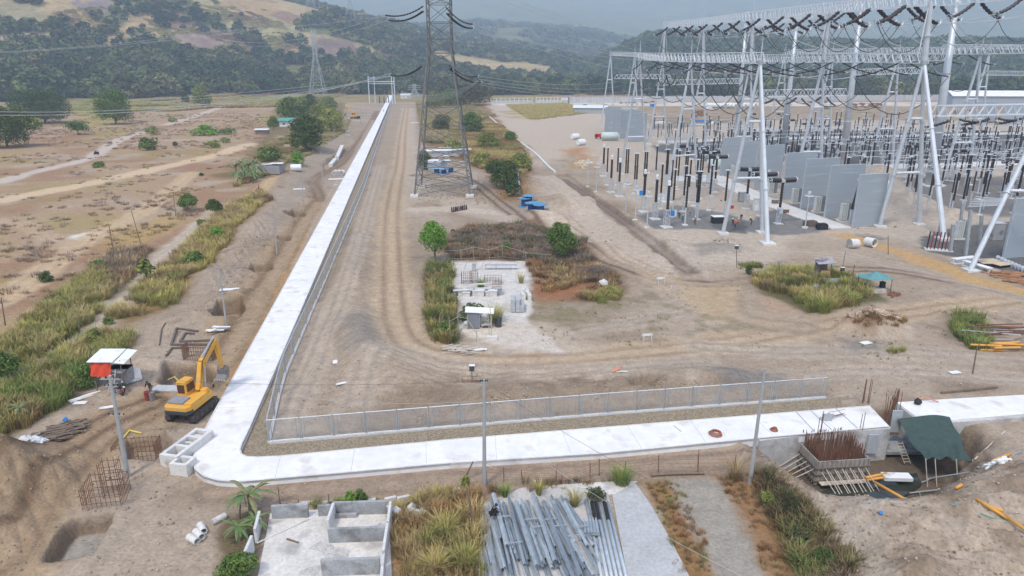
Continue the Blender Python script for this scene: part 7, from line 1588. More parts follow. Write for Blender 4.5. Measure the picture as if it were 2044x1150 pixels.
# ---------------- substation ----------------
M_steelw = mat('bright_galvanised', (0.66,0.69,0.71), 0.45, .5, .1, metal=.25, spec=.4)
M_truss = mat('truss_galvanised', (0.70,0.73,0.75), 0.5, .5, .1, metal=.1)
M_fire = mat('firewall_grey', (0.33,0.37,0.40), .85, .15, .06, dirt=((.42,.45,.47), .5, .57), stretch=(.25,.25,2.2))
ZM = 32.6
def tubeflange(b, a, c, r0, r1, n=10, fl=(.33,.66)):
    a = Vector(a); c = Vector(c); b.tube(a, c, r0, r1, n)
    for f in fl:
        q = a.lerp(c, f); d = (c-a).normalized(); r = r0+(r1-r0)*f; b.lathe([(r*1.45,-.08),(r*1.45,.08)], q, n, d)
class Colm:
    pass
def column(apx, apy, Y, label, feet=None, up=None, spike=4.5, brace=None, spread=3.9, r=.36, zap=None):
    """A-frame gantry column: apex seen at (apx, apy) at depth Y; feet spread across; up = pixel row of the upper beam"""
    A = W(apx, apy, Y); A.z = zap or A.z; root = thing('gantry_column', label, 'gantry column', (A.x, Y, 0)); o = root.location
    fe = [Vector(f) for f in feet] if feet else [Vector((A.x-spread, Y-.4, 0)), Vector((A.x+spread, Y+.4, 0))]
    for f in fe:
        b = MB(); tubeflange(b, f+Vector((0,0,.2)), A+(f-A)*.015, r, r*.72); bw(b, 'leg', M_galv, root, smooth=False)
        b = MB(); b.box(f+Vector((0,0,.1)), (2.0,2.0,.5)); bw(b, 'footing', M_conc_lt, root)
    for f in (.33, .66):
        a, c = fe[0].lerp(A, 1-f), fe[1].lerp(A, 1-f); b = MB(); tubeflange(b, a, c, r*.6, r*.6, 8, (.12,.88)); bw(b, 'cross_tube', M_steelw, root)
    if brace:
        for q in brace: b = MB(); tubeflange(b, Vector(q)+Vector((0,0,.2)), A, r*1.15, r*.7, 10, (.3,.62)); bw(b, 'brace_leg', M_steelw, root); b = MB(); b.box(Vector(q)+Vector((0,0,.1)), (2.4,2.4,.5)); bw(b, 'footing', M_conc_lt, root)
    top = A
    b = MB(); b.lathe([(r*1.3,-.5),(r*1.3,.3)], A, 10); bw(b, 'head_plate', M_galvd, root)
    if up is not None:
        top = W(apx, up[1], Y); top.x = W(up[0], up[1], Y).x; b = MB(); tubeflange(b, A, top, r*1.25, r*1.0, 10, (.45,)); bw(b, 'upper_mast', M_galv, root)
        for s in (-1, 1): b = MB(); b.tube(top+Vector((s*.3,0,-.8)), top+Vector((s*.6, s*3.5, -.8))+Vector((s*2.0, 0, -(top.z-A.z)*.8)), .13, n=6); bw(b, 'mast_brace', M_steelw if s > 0 else M_galvd, root)
    b = MB(); b.tube(top, top+Vector((0,0,spike)), .15, .05, 6); bw(b, 'lightning_spike', M_galv, root)
    c = Colm(); c.A = A; c.top = top; c.root = root; return c
def truss(a, b_, label, w=1.9, h=1.9, n=None, name='gantry_beam', m=None, t=.11, group=None):
    a = Vector(a); b_ = Vector(b_); d = b_-a; L = d.length; d.normalize(); s = Vector((-d.y, d.x, 0)).normalized()*w/2; n = n or max(6, int(L/2.5)); mb = MB(); H = Vector((0,0,h))
    ch = {}
    for k, (sg, up) in enumerate(((-1,0),(1,0),(-1,1),(1,1))):
        i0, i1 = (0, 1) if not up else (1.2/L, 1-1.2/L)
        p0, p1 = a+d*L*i0+s*sg+H*up, a+d*L*i1+s*sg+H*up; mb.beam(p0, p1, t*1.25); ch[(sg, up)] = (p0, p1)
    P = lambda sg, up, f: a+d*L*min(max(f, 0 if not up else 1.2/L), 1 if not up else 1-1.2/L)+s*sg+H*up
    for i in range(n):
        f0, f1, fm = i/n, (i+1)/n, (i+.5)/n
        for sg in (-1, 1): mb.beam(P(sg,0,f0), P(sg,1,fm), t*.75); mb.beam(P(sg,1,fm), P(sg,0,f1), t*.75)
        mb.beam(P(-1,0,f0), P(1,0,f1), t*.6); mb.beam(P(-1,1,f0+.5/n), P(1,1,min(1,f1+.5/n)), t*.6); mb.beam(P(-1,1,fm), P(1,1,fm), t*.6)
    return solo(mb, name, m or M_truss, label, 'gantry beam', a, group)
gpt = lambda px, py: (*G(px, py), 0.0)
C3 = column(1518,124,131.9,'nearest steel column of the left row with a bright white brace leg', feet=[gpt(1443,467), gpt(1521,465)], brace=[gpt(1532,487)], r=.40)
C2 = column(1379,122,166,'second steel A frame column of the left row', feet=[gpt(1328,404), gpt(1393,398)])
C1 = column(1277,118,207,'third steel A frame column where the left row ends', feet=[gpt(1238,348), gpt(1291,346)], spike=5)
T5 = column(1845,124,139,'nearest tall column with upper mast and white brace leg', feet=[gpt(1756,453), gpt(1834,449)], up=(1858,6), brace=[gpt(1884,478)], r=.46, spike=6)
T4 = column(1644,122,174,'second tall column with upper mast of the middle row', up=(1656,24), r=.42, spike=6)
T3 = column(1499,122,213,'third tall column with upper mast of the middle row', up=(1503,38), r=.42, spike=6)
T2 = column(1404,122,258,'fourth tall column with upper mast of the middle row', up=(1404,49), r=.42, spike=6)
T1 = column(1323,122,300,'fifth tall column where the upper beams end', up=(1327,54), r=.42, spike=6)
D2 = column(1267,112,342,'low column behind the firewalls at the left', r=.4, spike=5)
D1 = column(1219,110,386,'farthest low column at the left end of the yard', r=.4, spike=5)
R5 = column(2160,70,118,'column just outside the right edge whose leg crosses the corner', feet=[gpt(1937,541), gpt(2230,560)], r=.42)
def beam_mid(a, b, label, **k): return truss(a.A+Vector((0,0,-.2)), b.A+Vector((0,0,-.2)), label, **k)
beam_mid(C3, C2, 'lattice beam between the nearest and second left columns'); beam_mid(C2, C1, 'lattice beam between the second and third left columns')
beam_mid(T5, T4, 'middle level lattice beam from the nearest tall column to the second'); beam_mid(T4, T3, 'middle level lattice beam from the second tall column to the third'); beam_mid(T3, T2, 'middle level lattice beam from the third tall column to the fourth'); beam_mid(T2, T1, 'middle level lattice beam from the fourth tall column to the fifth')
beam_mid(T1, D2, 'middle level lattice beam behind the fifth tall column'); beam_mid(D2, D1, 'farthest middle level lattice beam at the left end')
T6 = Colm(); T6.A = Vector((T5.A.x+6, 100, T5.A.z)); T6.top = Vector((T5.top.x+5, 100, T5.top.z))
TT = [T6, T5, T4, T3, T2, T1]; nm = ['off frame', 'nearest', 'second', 'third', 'fourth', 'fifth']
for a, c, k in zip(TT[1:], TT[2:], range(1, 6)): truss(a.top+Vector((0,0,-.3)), c.top+Vector((0,0,-.3)), 'upper lattice beam between the '+nm[k]+' and '+nm[k+1]+' tall masts', w=2.2, h=2.3, t=.13)
# monopoles
def monopole(bx, by, tx, ty, r, label, ztop=None, Y=None):
    p = Vector(gpt(bx, by)); t = W(tx, ty, p.y); root = thing('steel_monopole', label, 'monopole', p); b = MB(); b.tube(p, t, r, r*.42, 16); 
    for f in (.3, .62): q = p.lerp(t, f); rr = r+(r*.42-r)*f; b.lathe([(rr*1.2,-.12),(rr*1.2,.12)], q, 16)
    bw(b, 'pole_shaft', M_galv, root, smooth=True); b = MB(); b.tube(t, t+Vector((0,0,6)), .15, .05, 6); bw(b, 'lightning_spike', M_galv, root)
    b = MB(); b.box(p+Vector((0,0,.1)), (r*3.4,r*3.4,.5)); bw(b, 'footing', M_conc_lt, root)
    c = Colm(); c.top = t; c.A = Vector((p.lerp(t, .75).x, p.y, ZM)); return c
Q4 = monopole(1857,371,1911,-3,1.45,'widest and nearest tapered steel monopole'); Q3 = monopole(1681,336,1720,8,1.25,'second tapered steel monopole from the right'); Q2 = monopole(1562,308,1592,34,1.2,'third tapered steel monopole from the right'); Q1 = monopole(1470,278,1489,50,1.15,'farthest tapered steel monopole')
for a, c, l in ((Q4,Q3,'nearest and second'),(Q3,Q2,'second and third'),(Q2,Q1,'third and farthest')): truss(a.top+Vector((0,0,-1.5)), c.top+Vector((0,0,-1.5)), 'upper lattice beam between the '+l+' monopoles', w=2.4, h=2.4, t=.14)
for a, c, l in ((Q4,Q3,'nearest and second'),(Q3,Q2,'second and third'),(Q2,Q1,'third and farthest')): truss(Vector((a.A.x,a.A.y,a.A.z+.5)), Vector((c.A.x,c.A.y,c.A.z+.5)), 'middle level lattice beam between the '+l+' monopoles')
Q5 = Colm(); Q5.top = Q4.top+Vector((9,-38,0)); truss(Q4.top+Vector((0,0,-1.5)), Q5.top+Vector((0,0,-1.5)), 'upper lattice beam running from the nearest monopole out of the picture', w=2.4, h=2.4, t=.14)
for a, c, l in ((W(1404,128,258),W(1700,112,262),'third'),):
    pass
# a further row right of the monopoles (mid level) seen at y 88-110
ER = [column(px, 108, Y, l, r=.42, spike=5, spread=4.2) for px, Y, l in ((1958,190,'nearest A frame column right of the widest monopole'),(1794,232,'second A frame column right of the monopoles'),(1662,275,'third A frame column right of the monopoles'),(1567,318,'farthest A frame column right of the monopoles'),(1975,275,'A frame column far behind the right beams'))]
for a, c, l in ((ER[0],ER[1],'nearest'),(ER[1],ER[2],'second'),(ER[2],ER[3],'farthest')): truss(a.A, c.A, l+' middle level beam of the row right of the monopoles', t=.15)
truss(W(2300,100,150), ER[0].A, 'long middle level beam entering from the right edge', t=.15)
truss(W(1880,98,330), W(2200,98,345), 'far beam crossing at the upper right', t=.14); truss(W(1960,150,330), W(2200,152,330), 'far lower beam at the upper right', t=.14)
# low cross beams
for (ax, ay, bx, by, Ya, Yb, l) in [(1864,232,2110,226,139,150,'low lattice beam running from the nearest tall column to the right edge'),(1502,194,1690,190,213,221,'low lattice beam between the third tall column and the second monopole'),(1312,170,1480,166,300,310,'low lattice beam right of the fifth tall column'),(1226,157,1340,157,385,385,'farthest low lattice beam at the left end'),(1700,150,1840,146,262,262,'low lattice beam behind the second monopole')]:
    truss(W(ax, ay, Ya), W(bx, by, Yb), l, w=1.8, h=2.0, t=.15)
# ---- strings on the beams ----
M_insd = mat('dark_insulator', (0.028,0.020,0.020), .4, 2, .2, spec=.4)
sc_ = [0]
def phases(a, b, dx, drop, r, tag, n=3, loop=4.0, both=True, twin=.28, mtx=None, grp='', dxl=None):
    """at n places along a beam: a string to each side, its jumper loop under the beam"""
    out = []
    for k in range(n):
        f = (k+.5)/n; p = a.lerp(b, f); ends = []
        for s in ((1, -1) if both else (1,)):
            d = dx if s > 0 or dxl is None else dxl
            e = p+Vector((s*d, s*.8, -drop)); pl = ['near','middle','far'][k] if n == 3 else ['near','far'][k]
            ins_string(p+Vector((s*.9,0,-.1)), e, ('right ' if s > 0 else 'left ')+pl+' insulator string under the '+tag, r, .5, grp, M_insd, 14, twin); ends.append(e)
        if both:
            mb = MB(); mb.path(cat(ends[0], ends[1], loop, 12), .09, 4)
            solo(mb, 'jumper_loop', M_wired, pl+' jumper loop under the '+tag, 'jumper', ends[0], 'jumper loops of the substation')
        out.append(ends)
    return out
g1 = 'insulator strings of the upper beams'; g2 = 'insulator strings of the middle level beams'
rowT = []
for k in range(1, 5): rowT.append(phases(TT[k].top, TT[k+1].top, 6.4, 3.4, .36, 'upper beam between the '+nm[k]+' and '+nm[k+1]+' tall masts', grp=g1, loop=5.5))
rowQ = []
for a, c, l in ((Q5,Q4,'nearest'),(Q4,Q3,'second'),(Q3,Q2,'third'),(Q2,Q1,'farthest')): rowQ.append(phases(a.top+Vector((0,0,-1.5)), c.top+Vector((0,0,-1.5)), 6.8, 3.6, .38, l+' upper beam of the monopoles', grp=g1, loop=6))
wl = ['nearest','second','third','farthest']
for i, (ta, qa) in enumerate(zip(rowT, rowQ[0:])):
    for k in range(3): cable(ta[k][0], rowQ[min(i,3)][k][1], .8, ['near','middle','far'][k]+' conductor from the '+wl[i]+' mast bay to the monopoles', .05, group='conductors between masts and monopoles', bundle=.25, n=8)
mids = []
for a, c, l in ((C3,C2,'left row beam between first and second column'),(C2,C1,'left row beam between second and third column')): mids.append(phases(a.A, c.A, 11, 2.6, .17, l, grp=g2, loop=8, twin=0, dxl=4))
for a, c, l in ((T5,T4,'nearest middle beam of the mast row'),(T4,T3,'second middle beam of the mast row'),(T3,T2,'third middle beam of the mast row'),(T2,T1,'fourth middle beam of the mast row')): mids.append(phases(a.A, c.A, 10, 2.8, .18, l, grp=g2, loop=7.5, twin=0, dxl=10))
for a, c, l in ((ER[0],ER[1],'nearest beam right of the monopoles'),(ER[1],ER[2],'second beam right of the monopoles')): mids.append(phases(a.A, c.A, 9, 2.8, .2, l, grp=g2, loop=7, twin=0))
for i, (u, v, l) in enumerate(((0,2,'nearest'),(1,3,'second'))):
    for k in range(3): cable(mids[u][k][0], mids[v][k][1], .6, ['near','middle','far'][k]+' '+l+' conductor between left row and mast row', .045, group='middle level conductors', bundle=.2, n=8)
for i, (u, v, l) in enumerate(((2,6,'nearest'),(3,7,'second'))):
    for k in range(3): cable(mids[u][k][0], mids[v][k][1], .6, ['near','middle','far'][k]+' '+l+' conductor from mast row to the right row', .045, group='middle level conductors', bundle=.2, n=8)
# V strings under the low beams
for i, (px, py, Y, wv, l) in enumerate([(1416,172,305,4.2,'left V string under the low beam right of the fifth column'),(1448,172,306,4.2,'right V string under the low beam right of the fifth column'),(1478,170,300,7,'big V string beside the farthest monopole'),(1322,150,298,4,'left V string at the fifth column'),(1340,150,300,4,'right V string at the fifth column')]):
    p = W(px, py, Y); root = thing('insulator_string', l, 'insulator', p, 0, 'V shaped insulator strings'); b = MB()
    for s in (-1, 1): b.path([p+Vector((s*wv/2,0,0)), p+Vector((s*wv*.28,0,-wv*.7)), p+Vector((0,0,-wv*1.05))], .22, 6)
    bw(b, 'insulator_discs', M_insd, root); b = MB(); b.box(p+Vector((0,0,-wv*1.07)), (.7,.3,.4)); bw(b, 'end_fitting', M_galv, root)
for (ax, ay, bx, by, Y, l) in [(1545,197,1524,206,212,'first'),(1548,197,1566,213,213,'second'),(1590,195,1568,208,214,'third'),(1600,196,1618,212,215,'fourth'),(1640,193,1618,204,218,'fifth'),(1650,194,1668,211,220,'sixth')]:
    ins_string(W(ax,ay,Y), W(bx,by,Y-1), l+' thick string under the low beam behind the second column', .32, .3, 'strings under the low beams', M_insd, 12, .2)
for (ax, ay, bx, by, l) in [(1915,238,1955,244,'first'),(1975,238,1918,249,'second'),(1975,237,1950,243,'third'),(1992,236,2030,240,'fourth'),(2040,236,1988,247,'fifth'),(1895,241,1846,254,'sixth')]:
    ins_string(W(ax,ay,143), W(bx,by,142), l+' thick string under the nearest low beam', .26, .2, 'strings under the nearest low beam', M_insd, 14, .14)
for i in range(7): a = W(1530+60*i, 40-5*i, 230-8*i); cable(a, W(1700+50*i, 98, 215-6*i), 3, ['first','second','third','fourth','fifth','sixth','seventh'][i]+' drooping pale conductor from the left under the upper beams', .05, group='drooping pale conductors', n=8, bundle=.2)

# ---- equipment prototypes ----
def ribs(b, z0, z1, r, n=12, c=(0,0)):
    m = int((z1-z0)/.28); prof = []
    for i in range(m+1): z = z0+(z1-z0)*i/m; prof.append((r if i%2 else r*.78, z))
    b.lathe(prof, (c[0], c[1], 0), n)
def post_proto(zs=3.9, zt=10.6, r=.25, ring=True):
    t = thing('post_insulator', 'post', 'insulator post'); b = MB(); b.tube((0,0,.1),(0,0,zs),.17,.15,8); b.build('support', M_galv, parent=t)
    b = MB(); b.box((0,0,.1),(1.1,1.1,.3)); b.build('footing', M_conc_lt, parent=t)
    b = MB(); ribs(b, zs, (zs+zt)/2-.08, r, 8); ribs(b, (zs+zt)/2+.08, zt, r*.92, 8); b.lathe([(r*1.1,(zs+zt)/2-.08),(r*1.1,(zs+zt)/2+.08)], (0,0,0), 8); b.build('insulator_stack', M_ins, parent=t)
    if ring: b = MB(); b.ring((0,0,zt+.15), .55, .06, (0,0,1), 12, 4); b.beam((-.55,0,zt+.1),(.55,0,zt+.1),.07); b.tube((0,0,zt),(0,0,zt+.4),.08,n=6); b.build('corona_ring', M_steelw, parent=t)
    return t
def cvt_proto():
    t = thing('voltage_transformer', 'cvt', 'transformer post'); b = MB(); w_ = .45
    for x in (-w_, w_):
        for y in (-w_, w_): b.beam((x,y,.2),(x,y,3.6),.09)
    for k in range(4):
        z0, z1 = .2+k*.85, .2+(k+1)*.85
        for s in (-1, 1): b.beam((-w_,s*w_,z0),(w_,s*w_,z1),.05); b.beam((s*w_,w_,z0),(s*w_,-w_,z1),.05); b.beam((-w_,s*w_,z1),(w_,s*w_,z1),.05)
    b.build('lattice_support', M_galv, parent=t); b = MB(); b.box((0,0,.1),(2.0,2.0,.3)); b.build('footing', M_conc_lt, parent=t)
    b = MB(); ribs(b, 3.75, 8.6, .33, 10); b.build('insulator_stack', M_ins, parent=t); b = MB(); b.lathe([(.30,8.6),(.34,8.7),(.34,9.5),(.25,9.65)], (0,0,0), 10); b.build('white_cap', M_white, parent=t)
    b = MB(); b.box((0,0,3.65),(1.1,1.1,.15)); b.build('base_box', M_galv, parent=t); return t
def cb_proto():
    t = thing('circuit_breaker', 'cb', 'circuit breaker'); b = MB()
    for x in (-.35,.35):
        for y in (-.35,.35): b.beam((x,y,.2),(x,y,3.6),.1)
    for k in range(6): z = .4+k*.55; b.beam((-.35,-.35,z),(.35,-.35,z),.06); b.beam((-.35,-.35,z),(-.35,.35,z+.4),.06); b.beam((-.35,.35,z),(.35,.35,z),.06)
    b.box((0,-.5,2.9),(.8,.5,1.0)); b.build('lattice_support', M_galv, parent=t)
    b = MB(); b.box((0,0,.1),(1.6,1.6,.3)); b.build('footing', M_conc_lt, parent=t)
    b = MB(); ribs(b, 3.6, 8.8, .30, 10); b.build('insulator_stack', M_ins, parent=t); b = MB(); b.box((0,0,9.1),(.8,.6,.6)); b.build('head', M_galv, parent=t)
    for s in (-1, 1):
        b = MB(); prof = []
        for i in range(15): prof.append((.52 if i%2 else .42, .45+i*.17))
        b.lathe(prof, (0,0,9.15), 12, (s,.08,.03)); b.build('interrupter', M_insd, parent=t)
        b = MB(); e = Vector((s*2.85,.2*s,9.25)); b.ring(e, .55, .07, (1,.2,0), 14, 5); b.box(e, (.3,.25,.25)); b.build('corona_ring', M_steelw, parent=t)
    return t
def dis_proto():
    t = thing('disconnector', 'ds', 'disconnector'); b = MB()
    for x in (-2.3,2.3): b.tube((x,0,.1),(x,0,3.6),.16,n=8)
    b.beam((-2.7,0,3.65),(2.7,0,3.65),.3,.2); b.build('support', M_galv, parent=t)
    for x in (-2.3,2.3):
        b = MB(); ribs(b, 3.8, 8.6, .2, 8, (x,0)); b.build('insulator_stack', M_ins, parent=t); b = MB(); b.ring((x,0,8.9),.5,.07,(0,1,0),12,4); b.box((x,0,8.8),(.5,.3,.3)); b.build('corona_ring', M_steelw, parent=t)
    b = MB(); b.tube((-2.8,0,8.85),(2.8,0,9.0),.08,n=6); b.build('contact_arm', M_steelw, parent=t)
    return t
def lamp_proto():
    t = thing('yard_lamp', 'lamp', 'lamp post'); b = MB(); b.tube((0,0,.1),(0,0,7.2),.14,.09,6); b.build('pole', M_galv, parent=t); b = MB(); b.box((0,0,.1),(1.0,1.0,.3)); b.build('footing', M_conc_lt, parent=t)
    b = MB(); b.ring((0,0,6.6), .85, .07, (0,0,1), 14, 4); b.beam((-.85,0,6.6),(.85,0,6.6),.05); b.box((0,0,7.3),(.5,.4,.5)); b.build('lamp_head', M_steelw, parent=t); return t
used = set()
PR = {}
def place(kind, x, y, rz, label, group, s=1.0, z=0.0):
    if kind not in PR:
        PR[kind] = {'post': post_proto, 'cvt': cvt_proto, 'cb': cb_proto, 'dis': dis_proto, 'lamp': lamp_proto, 'short': lambda: post_proto(2.6, 5.6, .16, False)}[kind](); t = PR[kind]; t.location = (x,y,z); t.rotation_euler = (0,0,rz); t.scale = (s,s,s); t['label'] = label; t['group'] = group; return t
    return dup(PR[kind], (x,y,z), rz, label, group, (s,s,s))
ordn = ['first','second','third','fourth','fifth','sixth','seventh','eighth','ninth','tenth','eleventh','twelfth','thirteenth','fourteenth','fifteenth','sixteenth','seventeenth','eighteenth','nineteenth','twentieth','twenty first','twenty second','twenty third','twenty fourth','twenty fifth','twenty sixth','twenty seventh','twenty eighth','twenty ninth','thirtieth','thirty first']
for i, (px, py) in enumerate([(1204,352),(1219,384),(1235,392),(1284,423),(1307,438),(1330,454)]):
    a = G(px, py); place('cvt', a[0], a[1], .2, ordn[i]+' white capped dark column from the left, on a lattice stand at the yard edge', 'white capped columns at the yard edge')
FP = [(1232.6,342),(1249,345),(1253,345),(1267,357),(1271,357),(1286,352),(1290,352),(1309.6,338),(1329.6,347),(1332,347),(1319.6,384),(1349,345),(1354,350),(1344.6,398),(1371,352),(1365.5,389),(1369.7,413),(1389.5,373),(1394.7,403),(1391,403),(1417.6,387),(1448,400),(1402,345),(1398,340),(1422,352),(1212,342),(1340,372),(1376,372)]
for i, (px, py) in enumerate(FP):
    a = G(px, py, 3.9); place('post', a[0], a[1], .3*i, 'dark insulator post on a tube support, '+ordn[i]+' in the cluster between the front columns', 'dark insulator posts between the front columns', .97)
CB = [(1563.6,360,'nearest breaker of the front three'),(1527,348.5,'middle breaker of the front three'),(1497,338,'farthest breaker of the front three'),(1432,313.5,'breaker beside the first firewall'),(1418,304,'breaker left of the first firewall'),(1396,296,'rear breaker behind the second column'),(1372,292,'left rear breaker behind the second column'),
      (1576,238,'breaker left of the third monopole'),(1612,245,'breaker right of the third monopole'),(1731,267,'breaker behind the firewalls'),(1560,226,'far breaker of the middle yard'),(1822,289,'breaker left of the nearest white leg'),(1881,290,'breaker right of the nearest white leg'),(1914,298,'breaker beside the widest monopole'),(1956,260,'breaker under the nearest low beam'),(1930,254,'second breaker under the nearest low beam'),(2022,319,'breaker at the right edge of the yard'),(1680,257,'breaker behind the second monopole'),(1645,250,'breaker between the monopoles'),(1500,226,'far breaker at the third mast')]
for i, (px, py, l) in enumerate(CB):
    a = G(px, py, 9.2); place('cb', a[0], a[1], .12, 'T shaped black '+l, 'T shaped circuit breakers', 1.0 if i < 7 else .95)
for i, (px, py) in enumerate([(1173,373),(1190,384),(1268,440),(1291,455),(1249,426),(1607,455),(1607-78,400),(1420,393),(1385,412)]):
    a = G(px, py); place('lamp', a[0], a[1], .5*i, ['leftmost','second','third','fourth','fifth','nearest right','right rear','middle rear','middle'][i]+' slender yard lamp with a ring near its head', 'slender yard lamps')
# the big field of posts: bays of posts, disconnectors and bus tubes
ux, uy = .985, .17; vx, vy = -.10, .995
rd = random.Random(9); nd = 0; cnt_f = 0
sd = lambda x, y: (1022+FPX*x/(y*_c+CH*_s), 0)
gF = 'insulator posts filling the right part of the yard'; gD = 'disconnectors filling the yard'
rowsY = [146,153,162,170,181,190,200,209,220,230,241,252,264,278,294,312,330]
for ri, Y0 in enumerate(rowsY):
    x = 84+(Y0-139)*-.10; n = 0; kind = ['post','dis','post','post','dis','short','post','dis'][ri%8]
    step = 4.6 if kind != 'dis' else 7.5
    for i in range(30):
        px_, py_ = x+ux*step*(i+.5)+rd.uniform(-.3,.3)+(2.2 if i%3==2 else 0), Y0+uy*step*(i+.5)+rd.uniform(-.3,.3)
        sx = 1022+FPX*px_/(py_*_c+CH*_s)
        if sx > 2075 or cnt_f > 285: break
        if any(abs(px_-gpt(*q)[0]) < 3.5 and abs(py_-gpt(*q)[1]) < 4.5 for q in ((1857,371),(1681,336),(1562,308),(1470,278),(1760,378))): continue
        if Y0 < 168 and px_ < 93: continue
        if i%6 == 5: continue
        where = 'left' if sx < 1720 else 'middle' if sx < 1900 else 'right'
        place(kind, px_, py_, rd.uniform(-.05,.05)+(.17 if kind != 'dis' else 1.7 if ri%2 else .17), ('two stack disconnector' if kind == 'dis' else 'dark insulator post')+', '+ordn[i]+' from the left in the '+ordn[ri]+' yard row', gD if kind == 'dis' else gF, rd.uniform(.9,1.05)); cnt_f += 1
    if kind != 'short':
        for k in range(3):
            x0 = x+k*26+6; a = Vector((x0, Y0+uy*(x0-x), 10.2)); c = a+Vector((ux*19, uy*19, .1)); 
            if 1022+FPX*a.x/(a.y*_c+21*_s) > 2060 or Y0 > 280: continue
            b = MB(); b.tube(a, c, .07, n=5); 
            for q in (0,.33,.66,1): b.ring(a.lerp(c, q)+Vector((0,-.1,0)), .42, .06, (.2,1,0), 10, 4)
            solo(b, 'bus_tube', M_steelw, ['left','middle','right'][k]+' pale bus tube over the '+ordn[ri]+' row of the yard field', 'bus tube', a, 'bus tubes over the yard field')
# far left field
for ri, Y0 in enumerate([232,246,262,278,296,315]):
    for i in range(9):
        px_ = 62+i*5.2+rd.uniform(-.6,.6); 
        if px_ > 84+(Y0-139)*-.10+3 and Y0 < 340 and px_ > 70+ri: pass
        if i%4 == 3: continue
        place('short' if ri%2 else 'post', px_, Y0+uy*i*5+rd.uniform(-.5,.5), 0, 'dark insulator post, '+ordn[i]+' in the '+ordn[ri]+' row behind the left columns', 'insulator posts behind the left columns', .85)
# ---- firewalls, radiators, tanks ----
def firewall(x0, y0, x1, y1, ytop, label):
    a, c = Vector(gpt(x0, y0)), Vector(gpt(x1, y1)); h = HZ(a.y, ytop); root = thing('firewall', label, 'wall', a); b = MB(); b.beam((a.x,a.y,h/2), (c.x,c.y,h/2), .4, h); o = bw(b, 'wall_panel', M_fire, root); bv = o.modifiers.new('b','BEVEL'); bv.width = .03
    b = MB(); b.beam((a.x,a.y,h+.04), (c.x,c.y,h+.04), .46, .1); bw(b, 'coping', mat_get('fire_coping', (.45,.49,.52)), root); b = MB(); b.box((a.x-.06,a.y,h/2), (.1,.5,h)); bw(b, 'end_strip', mat_get('fire_coping', (.45,.49,.52)), root)
for q, l in zip([(1437,352,1488,350,275),(1470,366,1521,363,283),(1504,380,1556,377,291),(1560,399,1620,395,306),(1598,417,1663,412,318),(1645,436,1712,431,331),(1701,454,1757,450,349),(2002,516,2100,508,397),(1207,263,1238,262,214),(1223,269,1262,268,219),(1238,277,1275,275,222),(1254,283,1289,282,226),(1955,246,1985,245,204),(2000,250,2040,249,208)],
    ['farthest grey firewall of the right group','second farthest grey firewall of the right group','third farthest grey firewall of the right group','middle grey firewall of the right group','third nearest grey firewall behind a lamp post','second nearest grey firewall with pale streaks','nearest grey firewall beside the black bushing','grey firewall cut off by the right edge','leftmost grey firewall of the left group','second grey firewall of the left group','third grey firewall of the left group','rightmost grey firewall of the left group','left grey wall block below the white hall','right grey wall block below the white hall']): firewall(*q, l)
def radiator(px, py, h, label, w_=2.4):
    p = Vector(gpt(px, py)); root = thing('radiator', label, 'radiator', p)
    b = MB(); b.box((w_*.22,.6,h/2+.4), (w_*.5,1.6,h)); b.build('casing', mat_get('rad_dark', (.20,.22,.22)), parent=root)
    for k in range(4): b = MB(); b.box((-w_*.42+k*.36,0,h/2+.4), (.22,1.0,h)); b.build('fin', mat_get('rad_pale', (.58,.60,.58)), parent=root)
    b = MB(); b.box((0,.3,.15), (w_*1.2,2.0,.3)); b.build('base', M_conc_lt, parent=root)
for px, py, h, l in [(1589,406,3.2,'farthest pale finned radiator between firewalls'),(1634,425,3.4,'middle pale finned radiator between firewalls'),(1686,443,3.6,'nearest pale finned radiator beside the last firewall'),(1465,352,3.0,'small radiator beside the first firewall'),(1916,478,3.2,'radiator at the right gravel bed'),(1541,388,3.0,'radiator behind the front breakers')]: radiator(px, py, h, l)
p = Vector(gpt(1697,448)); root = thing('bushing', 'slender black bushing with a pale cap beside the nearest firewall', 'bushing', p); b = MB(); b.tube(p+Vector((0,0,3.2)), p+Vector((.6,0,9.0)), .38, .2, 10); bw(b, 'insulator_stack', M_insd, root); b = MB(); b.box(p+Vector((.6,0,9.3)), (.7,.5,.5)); bw(b, 'cap', M_white, root); b = MB(); b.box(p+Vector((0,0,1.6)), (.6,.6,3.2)); bw(b, 'stand', M_galv, root)
def tank(px, py, L, r, label, col=None, ax=(1,.1,0)):
    p = at(px, py); root = thing('storage_tank', label, 'tank', p); b = MB(); b.lathe([(r*.3,-L/2-r*.3),(r*.8,-L/2-r*.15),(r,-L/2),(r,L/2),(r*.8,L/2+r*.15),(r*.3,L/2+r*.3)], (0,0,r+.4), 16, ax); b.build('vessel', col or mat_get('tank_green', (.52,.60,.58)), parent=root, smooth=True)
    for s in (-.3,.3): b = MB(); b.box((s*L*ax[0], s*L*ax[1], .3), (.3,1.4,.6)); b.build('saddle', M_galvd, parent=root)
tank(1217,281,7,1.7,'pale green horizontal tank beside the red machine'); tank(1762,385,3,1.6,'pale round ended tank behind the nearest firewall',M_white,(.3,1,0)); tank(1418,335,3,1.3,'left pale green tank beside the first firewall',None,(.3,1,0)); tank(1433,336,3,1.3,'right pale green tank beside the first firewall',None,(.3,1,0))
p = at(1194,277); root = thing('red_compressor', 'red machine trailer parked left of the pale green tank', 'machine', p)
b = MB(); b.box((0,0,1.5), (3.4,1.8,1.6), taper=.9); b.build('body', RED, parent=root, bevel=.08); b = MB(); b.box((-.9,-.93,1.5), (1.2,.06,.9)); b.build('grille', M_black, parent=root)
